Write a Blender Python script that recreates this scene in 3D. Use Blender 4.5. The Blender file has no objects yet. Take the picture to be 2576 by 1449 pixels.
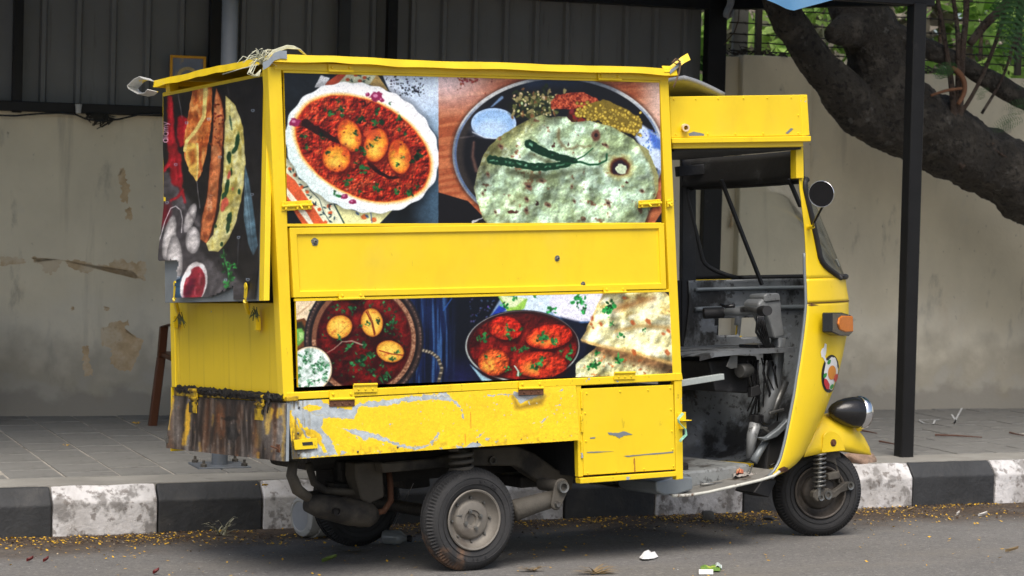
import bpy, bmesh, math, random
import numpy as np
from mathutils import Vector, Matrix, noise as mnoise
from mathutils.bvhtree import BVHTree

# ------------------------------------------------------------------ camera, sky, sun, exposure
scene = bpy.context.scene
FOC, CX, CY = 5350.0, 1288.0, 724.5          # focal length and picture centre, in units of a 2576 px wide picture
HOR, ROLL, CAMH = 490.0, .026, 1.55
YAW, PITCH = math.radians(20.9), math.radians(1.2)
PY = HOR + FOC * math.tan(PITCH)
FW = Vector((math.sin(YAW) * math.cos(PITCH), math.cos(YAW) * math.cos(PITCH), -math.sin(PITCH)))
_r0 = Vector((math.cos(YAW), -math.sin(YAW), 0)); _d0 = FW.cross(_r0)
RT = _r0 * math.cos(ROLL) - _d0 * math.sin(ROLL)
DN = _r0 * math.sin(ROLL) + _d0 * math.cos(ROLL)
CAM = Vector((0, 0, CAMH))
cd = bpy.data.cameras.new('camera'); cam = bpy.data.objects.new('camera', cd); scene.collection.objects.link(cam)
cd.sensor_width = 23.5; cd.lens = 23.5 * FOC / 2576.0
cd.shift_y = (PY - CY) / 2576.0
cd.clip_start = .1; cd.clip_end = 400
_m = Matrix.Identity(4)
for i in range(3):
    _m[i][0] = RT[i]; _m[i][1] = -DN[i]; _m[i][2] = -FW[i]; _m[i][3] = CAM[i]
cam.matrix_world = _m
cd.dof.use_dof = True; cd.dof.focus_distance = 8.9; cd.dof.aperture_fstop = 4.0
scene.camera = cam

SUN_EL, SUN_AZ = 58.0, 198.0                  # degrees; azimuth of the sun, clockwise from +Y
world = bpy.data.worlds.new('World'); scene.world = world; world.use_nodes = True
_n = world.node_tree.nodes; _l = world.node_tree.links
_sky = _n.new('ShaderNodeTexSky'); _sky.sky_type = 'NISHITA'; _sky.sun_disc = False
_sky.sun_elevation = math.radians(SUN_EL); _sky.sun_rotation = math.radians(SUN_AZ)
_sky.air_density = 1.0; _sky.dust_density = 4.0; _sky.ozone_density = .6
_bg = _n['Background']; _bg.inputs['Strength'].default_value = .075
_l.new(_sky.outputs[0], _bg.inputs['Color'])
sd = bpy.data.lights.new('sun', 'SUN'); sun = bpy.data.objects.new('sun', sd); scene.collection.objects.link(sun)
sd.energy = 1.5; sd.angle = math.radians(40); sd.color = (1, .95, .88)
_az, _el = math.radians(SUN_AZ), math.radians(SUN_EL)
_sv = Vector((math.sin(_az) * math.cos(_el), math.cos(_az) * math.cos(_el), math.sin(_el)))
sun.rotation_euler = _sv.to_track_quat('Z', 'Y').to_euler()
scene.view_settings.view_transform = 'Standard'; scene.view_settings.look = 'None'
scene.view_settings.exposure = 1.08; scene.view_settings.gamma = 1.0
scene.render.film_transparent = False
scene.cycles.max_bounces = 6; scene.cycles.use_denoising = True

# ------------------------------------------------------------------ measuring the place
def ray(x, y): return (FW * FOC + RT * (x - CX) + DN * (y - PY)).normalized()
def hit(x, y, p, n):
    r = ray(x, y); return CAM + r * ((Vector(p) - CAM).dot(n) / r.dot(n))
def proj(P):
    q = Vector(P) - CAM; z = q.dot(FW); return CX + FOC * q.dot(RT) / z, PY + FOC * q.dot(DN) / z
UP = Vector((0, 0, 1))
ROAD_P, ROAD_N = Vector((0, 8.1768, 0)), Vector((0, .055, 1))       # road falls towards the kerb
def RD(x, y): return hit(x, y, ROAD_P, ROAD_N)
def road_z(Y): return -.055 * (Y - 8.1768) if Y > 7.6 else -.055 * (7.6 - 8.1768)
KA = Vector((1.318, 9.978, 0)); KT = Vector((.99969, .02493, 0)).normalized(); KN = Vector((-KT.y, KT.x, 0))
def K(x, y, off=0.0): return hit(x, y, KA + KN * off, KN)           # plane parallel to the kerb
def KP(s, off, z): return KA + KT * s + KN * off + UP * z
def G(x, y, z): return hit(x, y, (0, 0, z), UP)
PAVE = .12
WA = KP(.5, 3.08, 0); WB = KP(7.3, 2.62, 0); WT = (WB - WA).normalized(); WN = Vector((-WT.y, WT.x, 0))
def WL(x, y, off=0.0): return hit(x, y, WA + WN * off, WN)          # plane of the compound wall
def WP(s, off, z): return WA + WT * s + WN * off + UP * z
# the cart's own frame: u forward, v away from the street side, w up; origin where the street-side rear tyre stands
CA = ray(10000, 470); CB = ray(-2000, 730); CB = (CB - CA * CB.dot(CA)).normalized(); CC = CA.cross(CB)
CO = RD(1195, 1437)
CM = Matrix.Identity(4)
for i in range(3): CM[i][0] = CA[i]; CM[i][1] = CB[i]; CM[i][2] = CC[i]; CM[i][3] = CO[i]
VS = -.05
def loc(P): q = P - CO; return Vector((q.dot(CA), q.dot(CB), q.dot(CC)))
def S(x, y, v=VS): return loc(hit(x, y, CO + CB * v, CB))
def Q(x, y, u): return loc(hit(x, y, CO + CA * u, CA))
def cw(P): return CM @ Vector(P)
U0 = S(712, 600)[0]

# ------------------------------------------------------------------ objects
COL = scene.collection
def empty(name, at, parent=None):
    o = bpy.data.objects.new(name, None); COL.objects.link(o); o.empty_display_size = .1
    if isinstance(at, Matrix): o.matrix_world = at
    else: o.location = at
    o.parent = parent; return o
def tag(o, label=None, cat=None, group=None, kind=None):
    for k, v in (('label', label), ('category', cat), ('group', group), ('kind', kind)):
        if v: o[k] = v
    return o
class MB:
    """collects faces; build() links them as one mesh object"""
    def __init__(s): s.v = []; s.f = []; s.uv = None; s.mi = []
    def add(s, vs, fs, mi=0):
        b = len(s.v); s.v += [Vector(p) for p in vs]; s.f += [tuple(b + i for i in f) for f in fs]; s.mi += [mi] * len(fs); return s
    def prism(s, poly, ext, mi=0):
        n = len(poly); ext = Vector(ext); poly = [Vector(p) for p in poly]
        return s.add(poly + [p + ext for p in poly], [tuple(range(n)), tuple(range(2 * n - 1, n - 1, -1))] +
                     [(i, i + n, (i + 1) % n + n, (i + 1) % n) for i in range(n)], mi)
    def box(s, c, d, X=(1, 0, 0), Y=(0, 1, 0), Z=(0, 0, 1), mi=0):
        c = Vector(c); X = Vector(X) * d[0] / 2; Y = Vector(Y) * d[1] / 2; Z = Vector(Z) * d[2] / 2
        return s.prism([c - X - Y - Z, c + X - Y - Z, c + X + Y - Z, c - X + Y - Z], Z * 2, mi)
    def tube(s, pts, r, n=10, cap=True, mi=0):
        pts = [Vector(p) for p in pts]; m = len(pts); rs = r if isinstance(r, (list, tuple)) else [r] * m
        rings = []; ref = None
        for i, p in enumerate(pts):
            t = (pts[min(i + 1, m - 1)] - pts[max(i - 1, 0)])
            t = t.normalized() if t.length > 1e-9 else Vector((0, 0, 1))
            if ref is None: ref = Vector((0, 0, 1)) if abs(t.z) < .9 else Vector((1, 0, 0))
            a = (ref - t * ref.dot(t))
            a = a.normalized() if a.length > 1e-6 else t.orthogonal().normalized()
            b = t.cross(a); ref = a
            rings.append([p + (a * math.cos(k * 2 * math.pi / n) + b * math.sin(k * 2 * math.pi / n)) * rs[i] for k in range(n)])
        fs = [(i * n + k, i * n + (k + 1) % n, (i + 1) * n + (k + 1) % n, (i + 1) * n + k) for i in range(m - 1) for k in range(n)]
        if cap: fs += [tuple(range(n - 1, -1, -1)), tuple((m - 1) * n + k for k in range(n))]
        return s.add([p for q in rings for p in q], fs, mi)
    def lathe(s, prof, o, ax, n=32, mi=0, lug=None, X=None):
        """prof: (radius, along) pairs round the axis ax through o; lug: {index: (dr, da)} moves every second segment"""
        o = Vector(o); ax = Vector(ax).normalized(); X = (Vector(X) if X else ax.orthogonal()).normalized(); Y = ax.cross(X); m = len(prof); vs = []
        for k in range(n):
            c = X * math.cos(2 * math.pi * k / n) + Y * math.sin(2 * math.pi * k / n)
            for i, (r, a) in enumerate(prof):
                if lug and i in lug and k % 2: r += lug[i][0]; a += lug[i][1]
                vs.append(o + c * r + ax * a)
        fs = [(k * m + i, k * m + i + 1, ((k + 1) % n) * m + i + 1, ((k + 1) % n) * m + i) for k in range(n) for i in range(m - 1)]
        return s.add(vs, fs, mi)
    def grid(s, fn, nu, nv, mi=0):
        vs = [fn(i / nu, j / nv) for j in range(nv + 1) for i in range(nu + 1)]
        return s.add(vs, [(j * (nu + 1) + i, j * (nu + 1) + i + 1, (j + 1) * (nu + 1) + i + 1, (j + 1) * (nu + 1) + i) for j in range(nv) for i in range(nu)], mi)
    def build(s, name, mats, parent=None, bev=0, smooth=False, base=None, uvfn=None, thick=0, fix=True):
        """parent an Empty at a place without turn: vertices are taken as world points; the cart: as cart points"""
        mats = mats if isinstance(mats, (list, tuple)) else [mats]
        me = bpy.data.meshes.new(name)
        org = Vector(base) if base is not None else Vector((0, 0, 0))
        if parent is not None and parent.get('_at') is not None: org = Vector(parent['_at'])
        me.from_pydata([tuple(v - org) for v in s.v], [], s.f)
        for m in mats: me.materials.append(m)
        if len(mats) > 1: me.polygons.foreach_set('material_index', s.mi)
        if uvfn:
            uv = me.uv_layers.new(name='UVMap')
            for lp in me.loops: uv.data[lp.index].uv = uvfn(me.vertices[lp.vertex_index].co + org)
        if fix or bev or thick:
            bm = bmesh.new(); bm.from_mesh(me)
            if fix: bmesh.ops.recalc_face_normals(bm, faces=bm.faces)
            if thick: bmesh.ops.solidify(bm, geom=list(bm.faces), thickness=thick)
            if bev:
                es = [e for e in bm.edges if len(e.link_faces) == 2 and e.calc_face_angle(0) > .5]
                bmesh.ops.bevel(bm, geom=es, offset=bev, segments=2 if bev > .006 else 1, affect='EDGES', clamp_overlap=True, profile=.5)
            bm.to_mesh(me); bm.free()
        if smooth: me.polygons.foreach_set('use_smooth', [True] * len(me.polygons))
        me.update()
        if smooth and smooth != 'all': me.set_sharp_from_angle(angle=math.radians(40))
        o = bpy.data.objects.new(name, me); COL.objects.link(o); o.location = (0, 0, 0) if parent is not None else org
        o.parent = parent; return o
def thing(name, at, label, cat, group=None, kind=None):
    e = empty(name, at); e['_at'] = tuple(at); return tag(e, label, cat, group, kind)
def solid(name, poly, ext, mat, parent, bev=.002, smooth=False): return MB().prism(poly, ext).build(name, mat, parent, bev, smooth)
def copy_obj(o, parent=None):
    c = o.copy(); COL.objects.link(c); c.parent = parent; return c
def copy_tree(o, parent=None):
    c = copy_obj(o, parent)
    for ch in o.children: copy_tree(ch, c)
    return c
rnd = random.Random(7)
def nz(x, y=0, z=0): return mnoise.noise(Vector((x, y, z)))

# ------------------------------------------------------------------ materials
def lin(c): return tuple(((x / 255) / 12.92 if x <= 10.3 else ((x / 255 + .055) / 1.055) ** 2.4) for x in c)
def M(name, col, rough=.55, metal=0., var=.12, vs=5., bump=.1, bs=60., layers=(), coat=0., spec=.5, trans=0., img=None, alpha=1., imgrough=None, sub=None, bdist=.01):
    """procedural material. layers: (colour, scale, low, high, stretch, strength, rough) laid over by noise threshold"""
    m = bpy.data.materials.new(name); m.use_nodes = True; nt = m.node_tree; N = nt.nodes; Lk = nt.links; p = N['Principled BSDF']
    tc = N.new('ShaderNodeTexCoord'); oc = tc.outputs['Object']
    def nodes_noise(scale, stretch=(1, 1, 1), detail=5, rough_=.6, dist=0.):
        mp = N.new('ShaderNodeMapping'); mp.inputs['Scale'].default_value = stretch; Lk.new(oc, mp.inputs[0])
        t = N.new('ShaderNodeTexNoise'); t.inputs['Scale'].default_value = scale; t.inputs['Detail'].default_value = detail
        t.inputs['Roughness'].default_value = rough_; t.inputs['Distortion'].default_value = dist; Lk.new(mp.outputs[0], t.inputs['Vector']); return t
    if img is not None:
        it = N.new('ShaderNodeTexImage'); it.image = img; it.extension = 'EXTEND'; cur = it.outputs['Color']
        uvn = N.new('ShaderNodeUVMap'); Lk.new(uvn.outputs[0], it.inputs[0])
    else:
        r = N.new('ShaderNodeRGB'); r.outputs[0].default_value = (*col, 1); cur = r.outputs[0]
    rcur = None
    if var:
        t = nodes_noise(vs, detail=8); mr = N.new('ShaderNodeMapRange'); mr.inputs[1].default_value = .25; mr.inputs[2].default_value = .75
        mr.inputs[3].default_value = 1 - var; mr.inputs[4].default_value = 1 + var; Lk.new(t.outputs[0], mr.inputs[0])
        mx = N.new('ShaderNodeMix'); mx.data_type = 'RGBA'; mx.blend_type = 'MULTIPLY'; mx.inputs[0].default_value = 1
        Lk.new(cur, mx.inputs[6]); Lk.new(mr.outputs[0], mx.inputs[7]); cur = mx.outputs[2]
    for ly in layers:
        c2, sc, lo, hi = ly[:4]; st = ly[4] if len(ly) > 4 else (1, 1, 1); stg = ly[5] if len(ly) > 5 else 1.; r2 = ly[6] if len(ly) > 6 else None
        t = nodes_noise(sc, st, 7, .62); mr = N.new('ShaderNodeMapRange'); mr.interpolation_type = 'SMOOTHSTEP'
        mr.inputs[1].default_value = lo; mr.inputs[2].default_value = hi; mr.inputs[3].default_value = 0; mr.inputs[4].default_value = stg
        Lk.new(t.outputs[0], mr.inputs[0]); mx = N.new('ShaderNodeMix'); mx.data_type = 'RGBA'; mx.inputs[7].default_value = (*c2, 1)
        Lk.new(mr.outputs[0], mx.inputs[0]); Lk.new(cur, mx.inputs[6]); cur = mx.outputs[2]
        if r2 is not None:
            mm = N.new('ShaderNodeMix'); mm.inputs[3].default_value = r2; Lk.new(mr.outputs[0], mm.inputs[0])
            if rcur is None: mm.inputs[2].default_value = rough
            else: Lk.new(rcur, mm.inputs[2])
            rcur = mm.outputs[0]
    Lk.new(cur, p.inputs['Base Color'])
    p.inputs['Roughness'].default_value = rough; p.inputs['Metallic'].default_value = metal; p.inputs['Specular IOR Level'].default_value = spec
    if rcur is not None: Lk.new(rcur, p.inputs['Roughness'])
    p.inputs['Coat Weight'].default_value = coat; p.inputs['Coat Roughness'].default_value = .15
    p.inputs['Transmission Weight'].default_value = trans; p.inputs['Alpha'].default_value = alpha
    if sub: p.inputs['Subsurface Weight'].default_value = sub; p.inputs['Subsurface Radius'].default_value = (.02, .03, .01)
    if bump:
        t = nodes_noise(bs, detail=6); b = N.new('ShaderNodeBump'); b.inputs['Strength'].default_value = bump; b.inputs['Distance'].default_value = bdist
        Lk.new(t.outputs[0], b.inputs['Height']); Lk.new(b.outputs[0], p.inputs['Normal'])
    return m
GREYP = lin((158, 166, 172)); RUST = (.10, .035, .012); SOOT = (.012, .011, .010)
YCOL = (.88, .622, .012)
Mt = {}
Mt['yellow'] = M('yellow_paint', YCOL, .42, var=.07, vs=2.2, bump=.35, bs=3.2, bdist=.012, coat=.15, layers=[
    ((.50, .30, .012), 3.5, .48, .85, (1.2, 1.2, .5), .38), ((.62, .46, .12), 1.6, .5, .8, (1, 1, 1), .3, .65), ((.30, .20, .02), 30, .66, .74, (1, 1, .4), .35), (lin((95, 80, 20)), 55, .72, .76, (1, 1, 1), .8),
    (GREYP, 16, .735, .745, (1, 1, 1), 1, .6)])
Mt['yellow_worn'] = M('yellow_paint_worn', YCOL, .45, var=.06, vs=3, bump=.15, bs=12, layers=[
    ((.38, .22, .012), 4, .5, .8, (1.5, 1.5, .4), .45), (GREYP, 11, .66, .672, (1, 1, 1), 1, .6), (RUST, 18, .64, .72, (1, 1, .7), .85, .8), ((.05, .035, .015), 60, .62, .7, (1, 1, 1), .5)])
Mt['yellow_rear'] = M('yellow_paint_streaked_shaded', (.80, .565, .012), .45, var=.06, vs=3, bump=.1, bs=12, layers=[  # base colour lowered for the rear's shade; the drip streaks are its own
    ((.33, .19, .01), 9, .54, .78, (3, 3, .12), .55), ((.10, .06, .01), 26, .66, .74, (3, 3, .05), .6), (GREYP, 14, .72, .73, (1, 1, 1), 1, .6)])
Mt['yellow_tar'] = M('yellow_paint_tarred', (.62, .40, .01), .5, var=.2, vs=12, bump=.4, bs=40, layers=[
    ((.06, .03, .01), 14, .42, .6, (1, 1, .6), .9, .6), (SOOT, 9, .52, .58, (1, 1, 1), 1, .5)])
Mt['galv'] = M('galvanised_sheet', lin((132, 139, 143)), .5, .35, var=.15, vs=7, bump=.1, bs=20, layers=[((.09, .085, .08), 6, .55, .8, (1, 1, 1), .6)])
Mt['cabgrey'] = M('cab_grey_paint', lin((122, 126, 129)), .36, .15, var=.28, vs=5, bump=.35, bs=22, layers=[
    ((.014, .013, .012), 5, .48, .60, (1, 1, .7), .9, .7), ((.02, .018, .016), 30, .58, .63, (1, 1, 1), .75, .7), ((.05, .05, .05), 2.2, .45, .7, (1, 1, 1), .5), (lin((150, 157, 165)), 7, .60, .66, (1, 1, 1), .55), (RUST, 15, .70, .76, (1, 1, 1), .7)])
Mt['cabdark'] = M('cab_dark_paint', (.026, .026, .027), .6, .1, var=.3, vs=6, bump=.2, bs=30, layers=[(lin((88, 90, 92)), 6, .60, .72, (1, 1, 1), .6)])
Mt['blackrub'] = M('black_rubber', (.014, .014, .015), .6, var=.25, vs=10, bump=.15, bs=60)
Mt['blackpl'] = M('black_plastic', (.014, .014, .015), .22, var=.15, vs=8, bump=.05, bs=80, spec=.5)
Mt['steel'] = M('worn_steel', lin((125, 125, 122)), .42, .75, var=.25, vs=12, bump=.2, bs=45, layers=[((.06, .045, .035), 14, .55, .72, (1, 1, 1), .7, .75)])
Mt['chrome'] = M('chrome', (.85, .86, .88), .10, 1., var=0, bump=0)
Mt['dust_tyre'] = M('dusty_tyre', (.030, .030, .031), .8, var=.25, vs=9, bump=.25, bs=70, layers=[
    (lin((112, 108, 102)), 6, .52, .85, (1, 1, 1), .38), (lin((150, 108, 72)), 3.1, .60, .72, (1, 1, 1), .55)])
Mt['tyre'] = M('black_tyre', (.022, .022, .023), .78, var=.25, vs=9, bump=.25, bs=70, layers=[(lin((95, 92, 88)), 7, .55, .9, (1, 1, 1), .3)])
Mt['rim'] = M('dusty_rim', lin((122, 117, 109)), .6, .25, var=.16, vs=14, bump=.15, bs=50, layers=[((.09, .07, .055), 9, .52, .75, (1, 1, 1), .7)])
Mt['rimdark'] = M('dark_rim', lin((86, 80, 74)), .6, .25, var=.2, vs=14, bump=.15, bs=50, layers=[((.03, .026, .022), 9, .48, .68, (1, 1, 1), .8)])
Mt['under'] = M('dusty_chassis', lin((84, 80, 73)), .8, .1, var=.25, vs=10, bump=.35, bs=45, layers=[((.03, .027, .024), 6, .45, .65, (1, 1, 1), .8)])
Mt['underdark'] = M('greasy_engine', (.018, .016, .014), .7, .2, var=.4, vs=12, bump=.5, bs=45, layers=[(lin((70, 62, 52)), 9, .60, .76, (1, 1, 1), .4)])
Mt['under2'] = M('shaded_brown_chassis', lin((80, 74, 64)), .8, .1, var=.3, vs=10, bump=.35, bs=45, layers=[((.012, .011, .010), 5, .42, .62, (1, 1, 1), .85), (lin((96, 84, 66)), 12, .62, .74, (1, 1, 1), .4)])  # browner chassis copy, darkened in colour for the shade under the cart
Mt['rust'] = M('rusty_iron', (.13, .055, .028), .8, .2, var=.35, vs=20, bump=.4, bs=60, layers=[((.25, .16, .09), 25, .6, .75, (1, 1, 1), .6)])
Mt['grease'] = M('caked_grease', (.012, .010, .009), .45, var=.4, vs=40, bump=1., bs=90, layers=[((.10, .06, .03), 50, .64, .72, (1, 1, 1), .6)])
# ------------------------------------------------------------------ prints: pictures drawn by code on the panels
def _hash(ix, iy, seed):
    h = (ix.astype(np.int64) * 374761393 + iy.astype(np.int64) * 668265263 + seed * 974634541) & 0x7fffffff
    h = ((h ^ (h >> 13)) * 1274126177) & 0x7fffffff
    return ((h ^ (h >> 16)) & 0xffff) / 65535.0
def vnoise(X, Y, seed):
    ix = np.floor(X); iy = np.floor(Y); fx = X - ix; fy = Y - iy; fx = fx * fx * (3 - 2 * fx); fy = fy * fy * (3 - 2 * fy)
    a = _hash(ix, iy, seed); b = _hash(ix + 1, iy, seed); c = _hash(ix, iy + 1, seed); d = _hash(ix + 1, iy + 1, seed)
    return (a * (1 - fx) + b * fx) * (1 - fy) + (c * (1 - fx) + d * fx) * fy
def fbm(X, Y, sc, seed, oct=4):
    r = 0; a = .5; t = 0
    for k in range(oct):
        r = r + a * vnoise(X / sc, Y / sc, seed + k * 17); t += a; a *= .55; sc /= 2.03
    return r / t
def sm(lo, hi, x):
    t = np.clip((x - lo) / (hi - lo), 0, 1); return t * t * (3 - 2 * t)
class Paint:
    """a picture on a flat panel, drawn in the coordinates of a measuring frame (X, Y)"""
    def __init__(s, corners, W, H, frame):
        tl, tr, br, bl = [cw(c) for c in corners]
        u = (np.arange(W) + .5) / W; v = (np.arange(H) + .5) / H; U, V = np.meshgrid(u, v)
        P = [(tl[i] * (1 - U) + tr[i] * U) * (1 - V) + (bl[i] * (1 - U) + br[i] * U) * V - CAM[i] for i in range(3)]
        z = sum(P[i] * FW[i] for i in range(3))
        s.PX = (CX + FOC * sum(P[i] * RT[i] for i in range(3)) / z) * 1.5007; s.PYY = (PY + FOC * sum(P[i] * DN[i] for i in range(3)) / z) * 1.5007
        s.img = np.zeros((H, W, 3)); s.W, s.H = W, H; s.rs = random.Random(3); s.frame(*frame)
    def frame(s, ox, oy, sc): s.X = (s.PX - ox) * sc; s.Y = (s.PYY - oy) * sc; s.sc = sc; s.aa = 1.1 * sc
    def win(s, x0, x1, y0, y1):
        m = (s.X >= x0) & (s.X <= x1) & (s.Y >= y0) & (s.Y <= y1); r = np.where(m.any(1))[0]; c = np.where(m.any(0))[0]
        if len(r) == 0 or len(c) == 0: return None
        return slice(r[0], r[-1] + 1), slice(c[0], c[-1] + 1)
    def lay(s, w, m, col):
        col = np.asarray(col, float) / 255 if not isinstance(col, np.ndarray) else col
        m = m[..., None]; s.img[w] = s.img[w] * (1 - m) + col * m
    def fill(s, col): s.img[:] = np.asarray(col, float) / 255
    def ell(s, cx, cy, rx, ry, col, rot=0, edge=None, wob=0, wsc=40, op=1., seed=1, rad=None, clip=None):
        R = max(rx, ry) * 1.3 + 5; w = s.win(cx - R, cx + R, cy - R, cy + R)
        if w is None: return
        X = s.X[w] - cx; Y = s.Y[w] - cy; c, sn = math.cos(math.radians(rot)), math.sin(math.radians(rot))
        a = (X * c + Y * sn) / rx; b = (-X * sn + Y * c) / ry; r = np.sqrt(a * a + b * b)
        if wob: r = r * (1 + wob * (fbm(s.X[w], s.Y[w], wsc, seed, 3) - .5) * 2)
        e = (edge or s.aa * 1.5) / min(rx, ry); m = (1 - sm(1 - e, 1 + e, r)) * op
        if clip is not None: m = m * clip[w]
        if rad:   # rad: list of (r, colour) stops
            rr = np.clip(r, 0, 1); st = [q[0] for q in rad]; cc = np.stack([np.interp(rr, st, [q[1][k] / 255 for q in rad]) for k in range(3)], -1); s.lay(w, m, cc)
        else: s.lay(w, m, col)
        return w, r, m
    def quad(s, cx, cy, sxx, syy, sxy, k=1.):
        X = s.X - cx; Y = s.Y - cy; d = sxx * syy - sxy * sxy; return np.sqrt(np.maximum((syy * X * X - 2 * sxy * X * Y + sxx * Y * Y) / d, 0)) / k
    def pmask(s, w, pts, edge=None, wob=0, wsc=40, seed=5):
        X = s.X[w]; Y = s.Y[w]
        if wob: X = X + (fbm(X, Y, wsc, seed, 3) - .5) * 2 * wob; Y = Y + (fbm(s.X[w], Y, wsc, seed + 91, 3) - .5) * 2 * wob
        ins = np.zeros(X.shape, bool); dm = np.full(X.shape, 1e9); n = len(pts)
        for i in range(n):
            x1, y1 = pts[i]; x2, y2 = pts[(i + 1) % n]
            if y1 != y2: ins ^= ((y1 > Y) != (y2 > Y)) & (X < (x2 - x1) * (Y - y1) / (y2 - y1) + x1)
            dx, dy = x2 - x1, y2 - y1; t = np.clip(((X - x1) * dx + (Y - y1) * dy) / (dx * dx + dy * dy + 1e-9), 0, 1)
            dm = np.minimum(dm, np.hypot(X - x1 - t * dx, Y - y1 - t * dy))
        sd_ = np.where(ins, dm, -dm); e = edge or s.aa; return sm(-e, e, sd_), sd_
    def poly(s, pts, col, edge=None, wob=0, wsc=40, op=1., seed=5):
        xs = [p[0] for p in pts]; ys = [p[1] for p in pts]; g = 10 + wob * 2 + (edge or 0); w = s.win(min(xs) - g, max(xs) + g, min(ys) - g, max(ys) + g)
        if w is None: return
        m, d = s.pmask(w, pts, edge, wob, wsc, seed); s.lay(w, m * op, col); return w, m, d
    def stroke(s, pts, w0, w1, col, edge=None, wob=0, wsc=30, op=1., seed=9, hi=None):
        xs = [p[0] for p in pts]; ys = [p[1] for p in pts]; g = max(w0, w1) + 8 + wob; w = s.win(min(xs) - g, max(xs) + g, min(ys) - g, max(ys) + g)
        if w is None: return
        X = s.X[w]; Y = s.Y[w]
        if wob: X = X + (fbm(X, Y, wsc, seed, 3) - .5) * 2 * wob; Y = Y + (fbm(X, Y, wsc, seed + 5, 3) - .5) * 2 * wob
        L = [0]
        for a, b in zip(pts, pts[1:]): L.append(L[-1] + math.hypot(b[0] - a[0], b[1] - a[1]))
        best = np.full(X.shape, -1e9)
        for i in range(len(pts) - 1):
            x1, y1 = pts[i]; x2, y2 = pts[i + 1]; dx, dy = x2 - x1, y2 - y1
            t = np.clip(((X - x1) * dx + (Y - y1) * dy) / (dx * dx + dy * dy + 1e-9), 0, 1)
            wd = (w0 + (w1 - w0) * (L[i] + t * (L[i + 1] - L[i])) / L[-1]) / 2
            best = np.maximum(best, wd - np.hypot(X - x1 - t * dx, Y - y1 - t * dy))
        e = edge or s.aa; m = sm(-e, e, best) * op; s.lay(w, m, col)
        if hi: s.lay(w, sm(.25, .5, best / max(w0, w1)) * sm(.5, .66, fbm(X, Y, max(w0, w1) * .5, seed + 3, 2)) * m, hi)
    def herb(s, x, y, z, col=(28, 92, 45), dark=False):
        r = s.rs
        for k in range(r.randint(6, 10)):
            a = r.uniform(0, 6.28); d = r.uniform(0, z * .72); q = z * r.uniform(.13, .34); f = r.uniform(.4, 1.45) * (.55 if dark else 1)
            s.ell(x + d * math.cos(a), y + d * math.sin(a), q, q * r.uniform(.4, .8), tuple(min(255, c * f) for c in col), r.uniform(0, 180), wob=.5, wsc=q * 1.2, seed=r.randint(1, 999))
    def specks(s, n, box, r0, r1, col, jit=20, clip=None, asp=1.6, op=1.):
        for k in range(n):
            x = s.rs.uniform(box[0], box[1]); y = s.rs.uniform(box[2], box[3])
            c = tuple(max(0, min(255, v + s.rs.uniform(-jit, jit))) for v in col); q = s.rs.uniform(r0, r1)
            s.ell(x, y, q * s.rs.uniform(1, asp), q, c, s.rs.uniform(0, 180), clip=clip, op=op)
    def mix(s, m, col, w=None):
        s.lay(w or (slice(None), slice(None)), m, col)
    def relief(s, m, sc, amp, seed, w=None, oct=4):
        w = w or (slice(None), slice(None)); X, Y = s.X[w], s.Y[w]; d = fbm(X, Y, sc, seed, oct) - fbm(X + sc * .16, Y + sc * .16, sc, seed, oct)
        s.img[w] *= (1 + m * np.clip(d * amp * 2.2, -.5, .5))[..., None]
    def blur(s, k=1):
        for _ in range(k): p = np.pad(s.img, ((1, 1), (1, 1), (0, 0)), 'edge'); s.img = (p[1:-1, 1:-1] * 4 + (p[:-2, 1:-1] + p[2:, 1:-1] + p[1:-1, :-2] + p[1:-1, 2:]) * 2 + p[:-2, :-2] + p[:-2, 2:] + p[2:, :-2] + p[2:, 2:]) / 16
    def grain(s, a1=.10, a2=.08, bl=3):
        s.blur(bl)
        L = s.img.mean(-1, keepdims=True); s.img = np.clip(L + (s.img - L) * .87, 0, 2); X, Y = s.PX, s.PYY
        s.img *= (1 + a1 * (fbm(X, Y, 9, 311, 3) - .5) * 2 + a2 * (vnoise(X / 2.1, Y / 2.1, 77) - .5) * 2)[..., None]
        s.img = np.clip((s.img - .5) * 1.10 + .5, 0, 1)
    def tint(s, amp, sc, seed):
        s.img *= (1 + amp * (fbm(s.X, s.Y, sc, seed, 4) - .5) * 2)[..., None]
    def glyphs(s, txt, x, y, h, col, rot=0, w=.16, op=1.):
        """lower-case letters as strokes; x, y the left foot, h the x-height"""
        A = [(.75, .8), (.55, 1.), (.25, .98), (.05, .75), (.05, .3), (.25, .03), (.55, 0), (.75, .25)]
        GL = {'a': [A, [(.75, 1), (.75, 0)]], 'l': [[(.1, 1.5), (.1, 0)]], 'm': [[(.05, 1), (.05, 0)], [(.05, .7), (.3, 1), (.5, .8), (.5, 0)], [(.5, .7), (.75, 1), (.95, .8), (.95, 0)]], 'y': [[(0, 1), (.35, 0)], [(.7, 1), (.35, 0), (.15, -.4)]]}
        AD = {'a': 1., 'l': .4, 'm': 1.25, 'y': .9}; c, sn = math.cos(math.radians(rot)), math.sin(math.radians(rot)); t = 0
        for ch in txt:
            for st in GL[ch]:
                s.stroke([(x + (t + px) * h * c + (py * h) * sn, y + (t + px) * h * sn - (py * h) * c) for px, py in st], h * w, h * w, col, op=op)
            t += AD[ch]
    def image(s, name, gain=1.):
        im = bpy.data.images.new(name, s.W, s.H); a = np.ones((s.H, s.W, 4), np.float32); a[..., :3] = np.clip(s.img * gain, 0, 1)[::-1]
        im.pixels.foreach_set(a.ravel()); im.update(); im.pack(); return im

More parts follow.
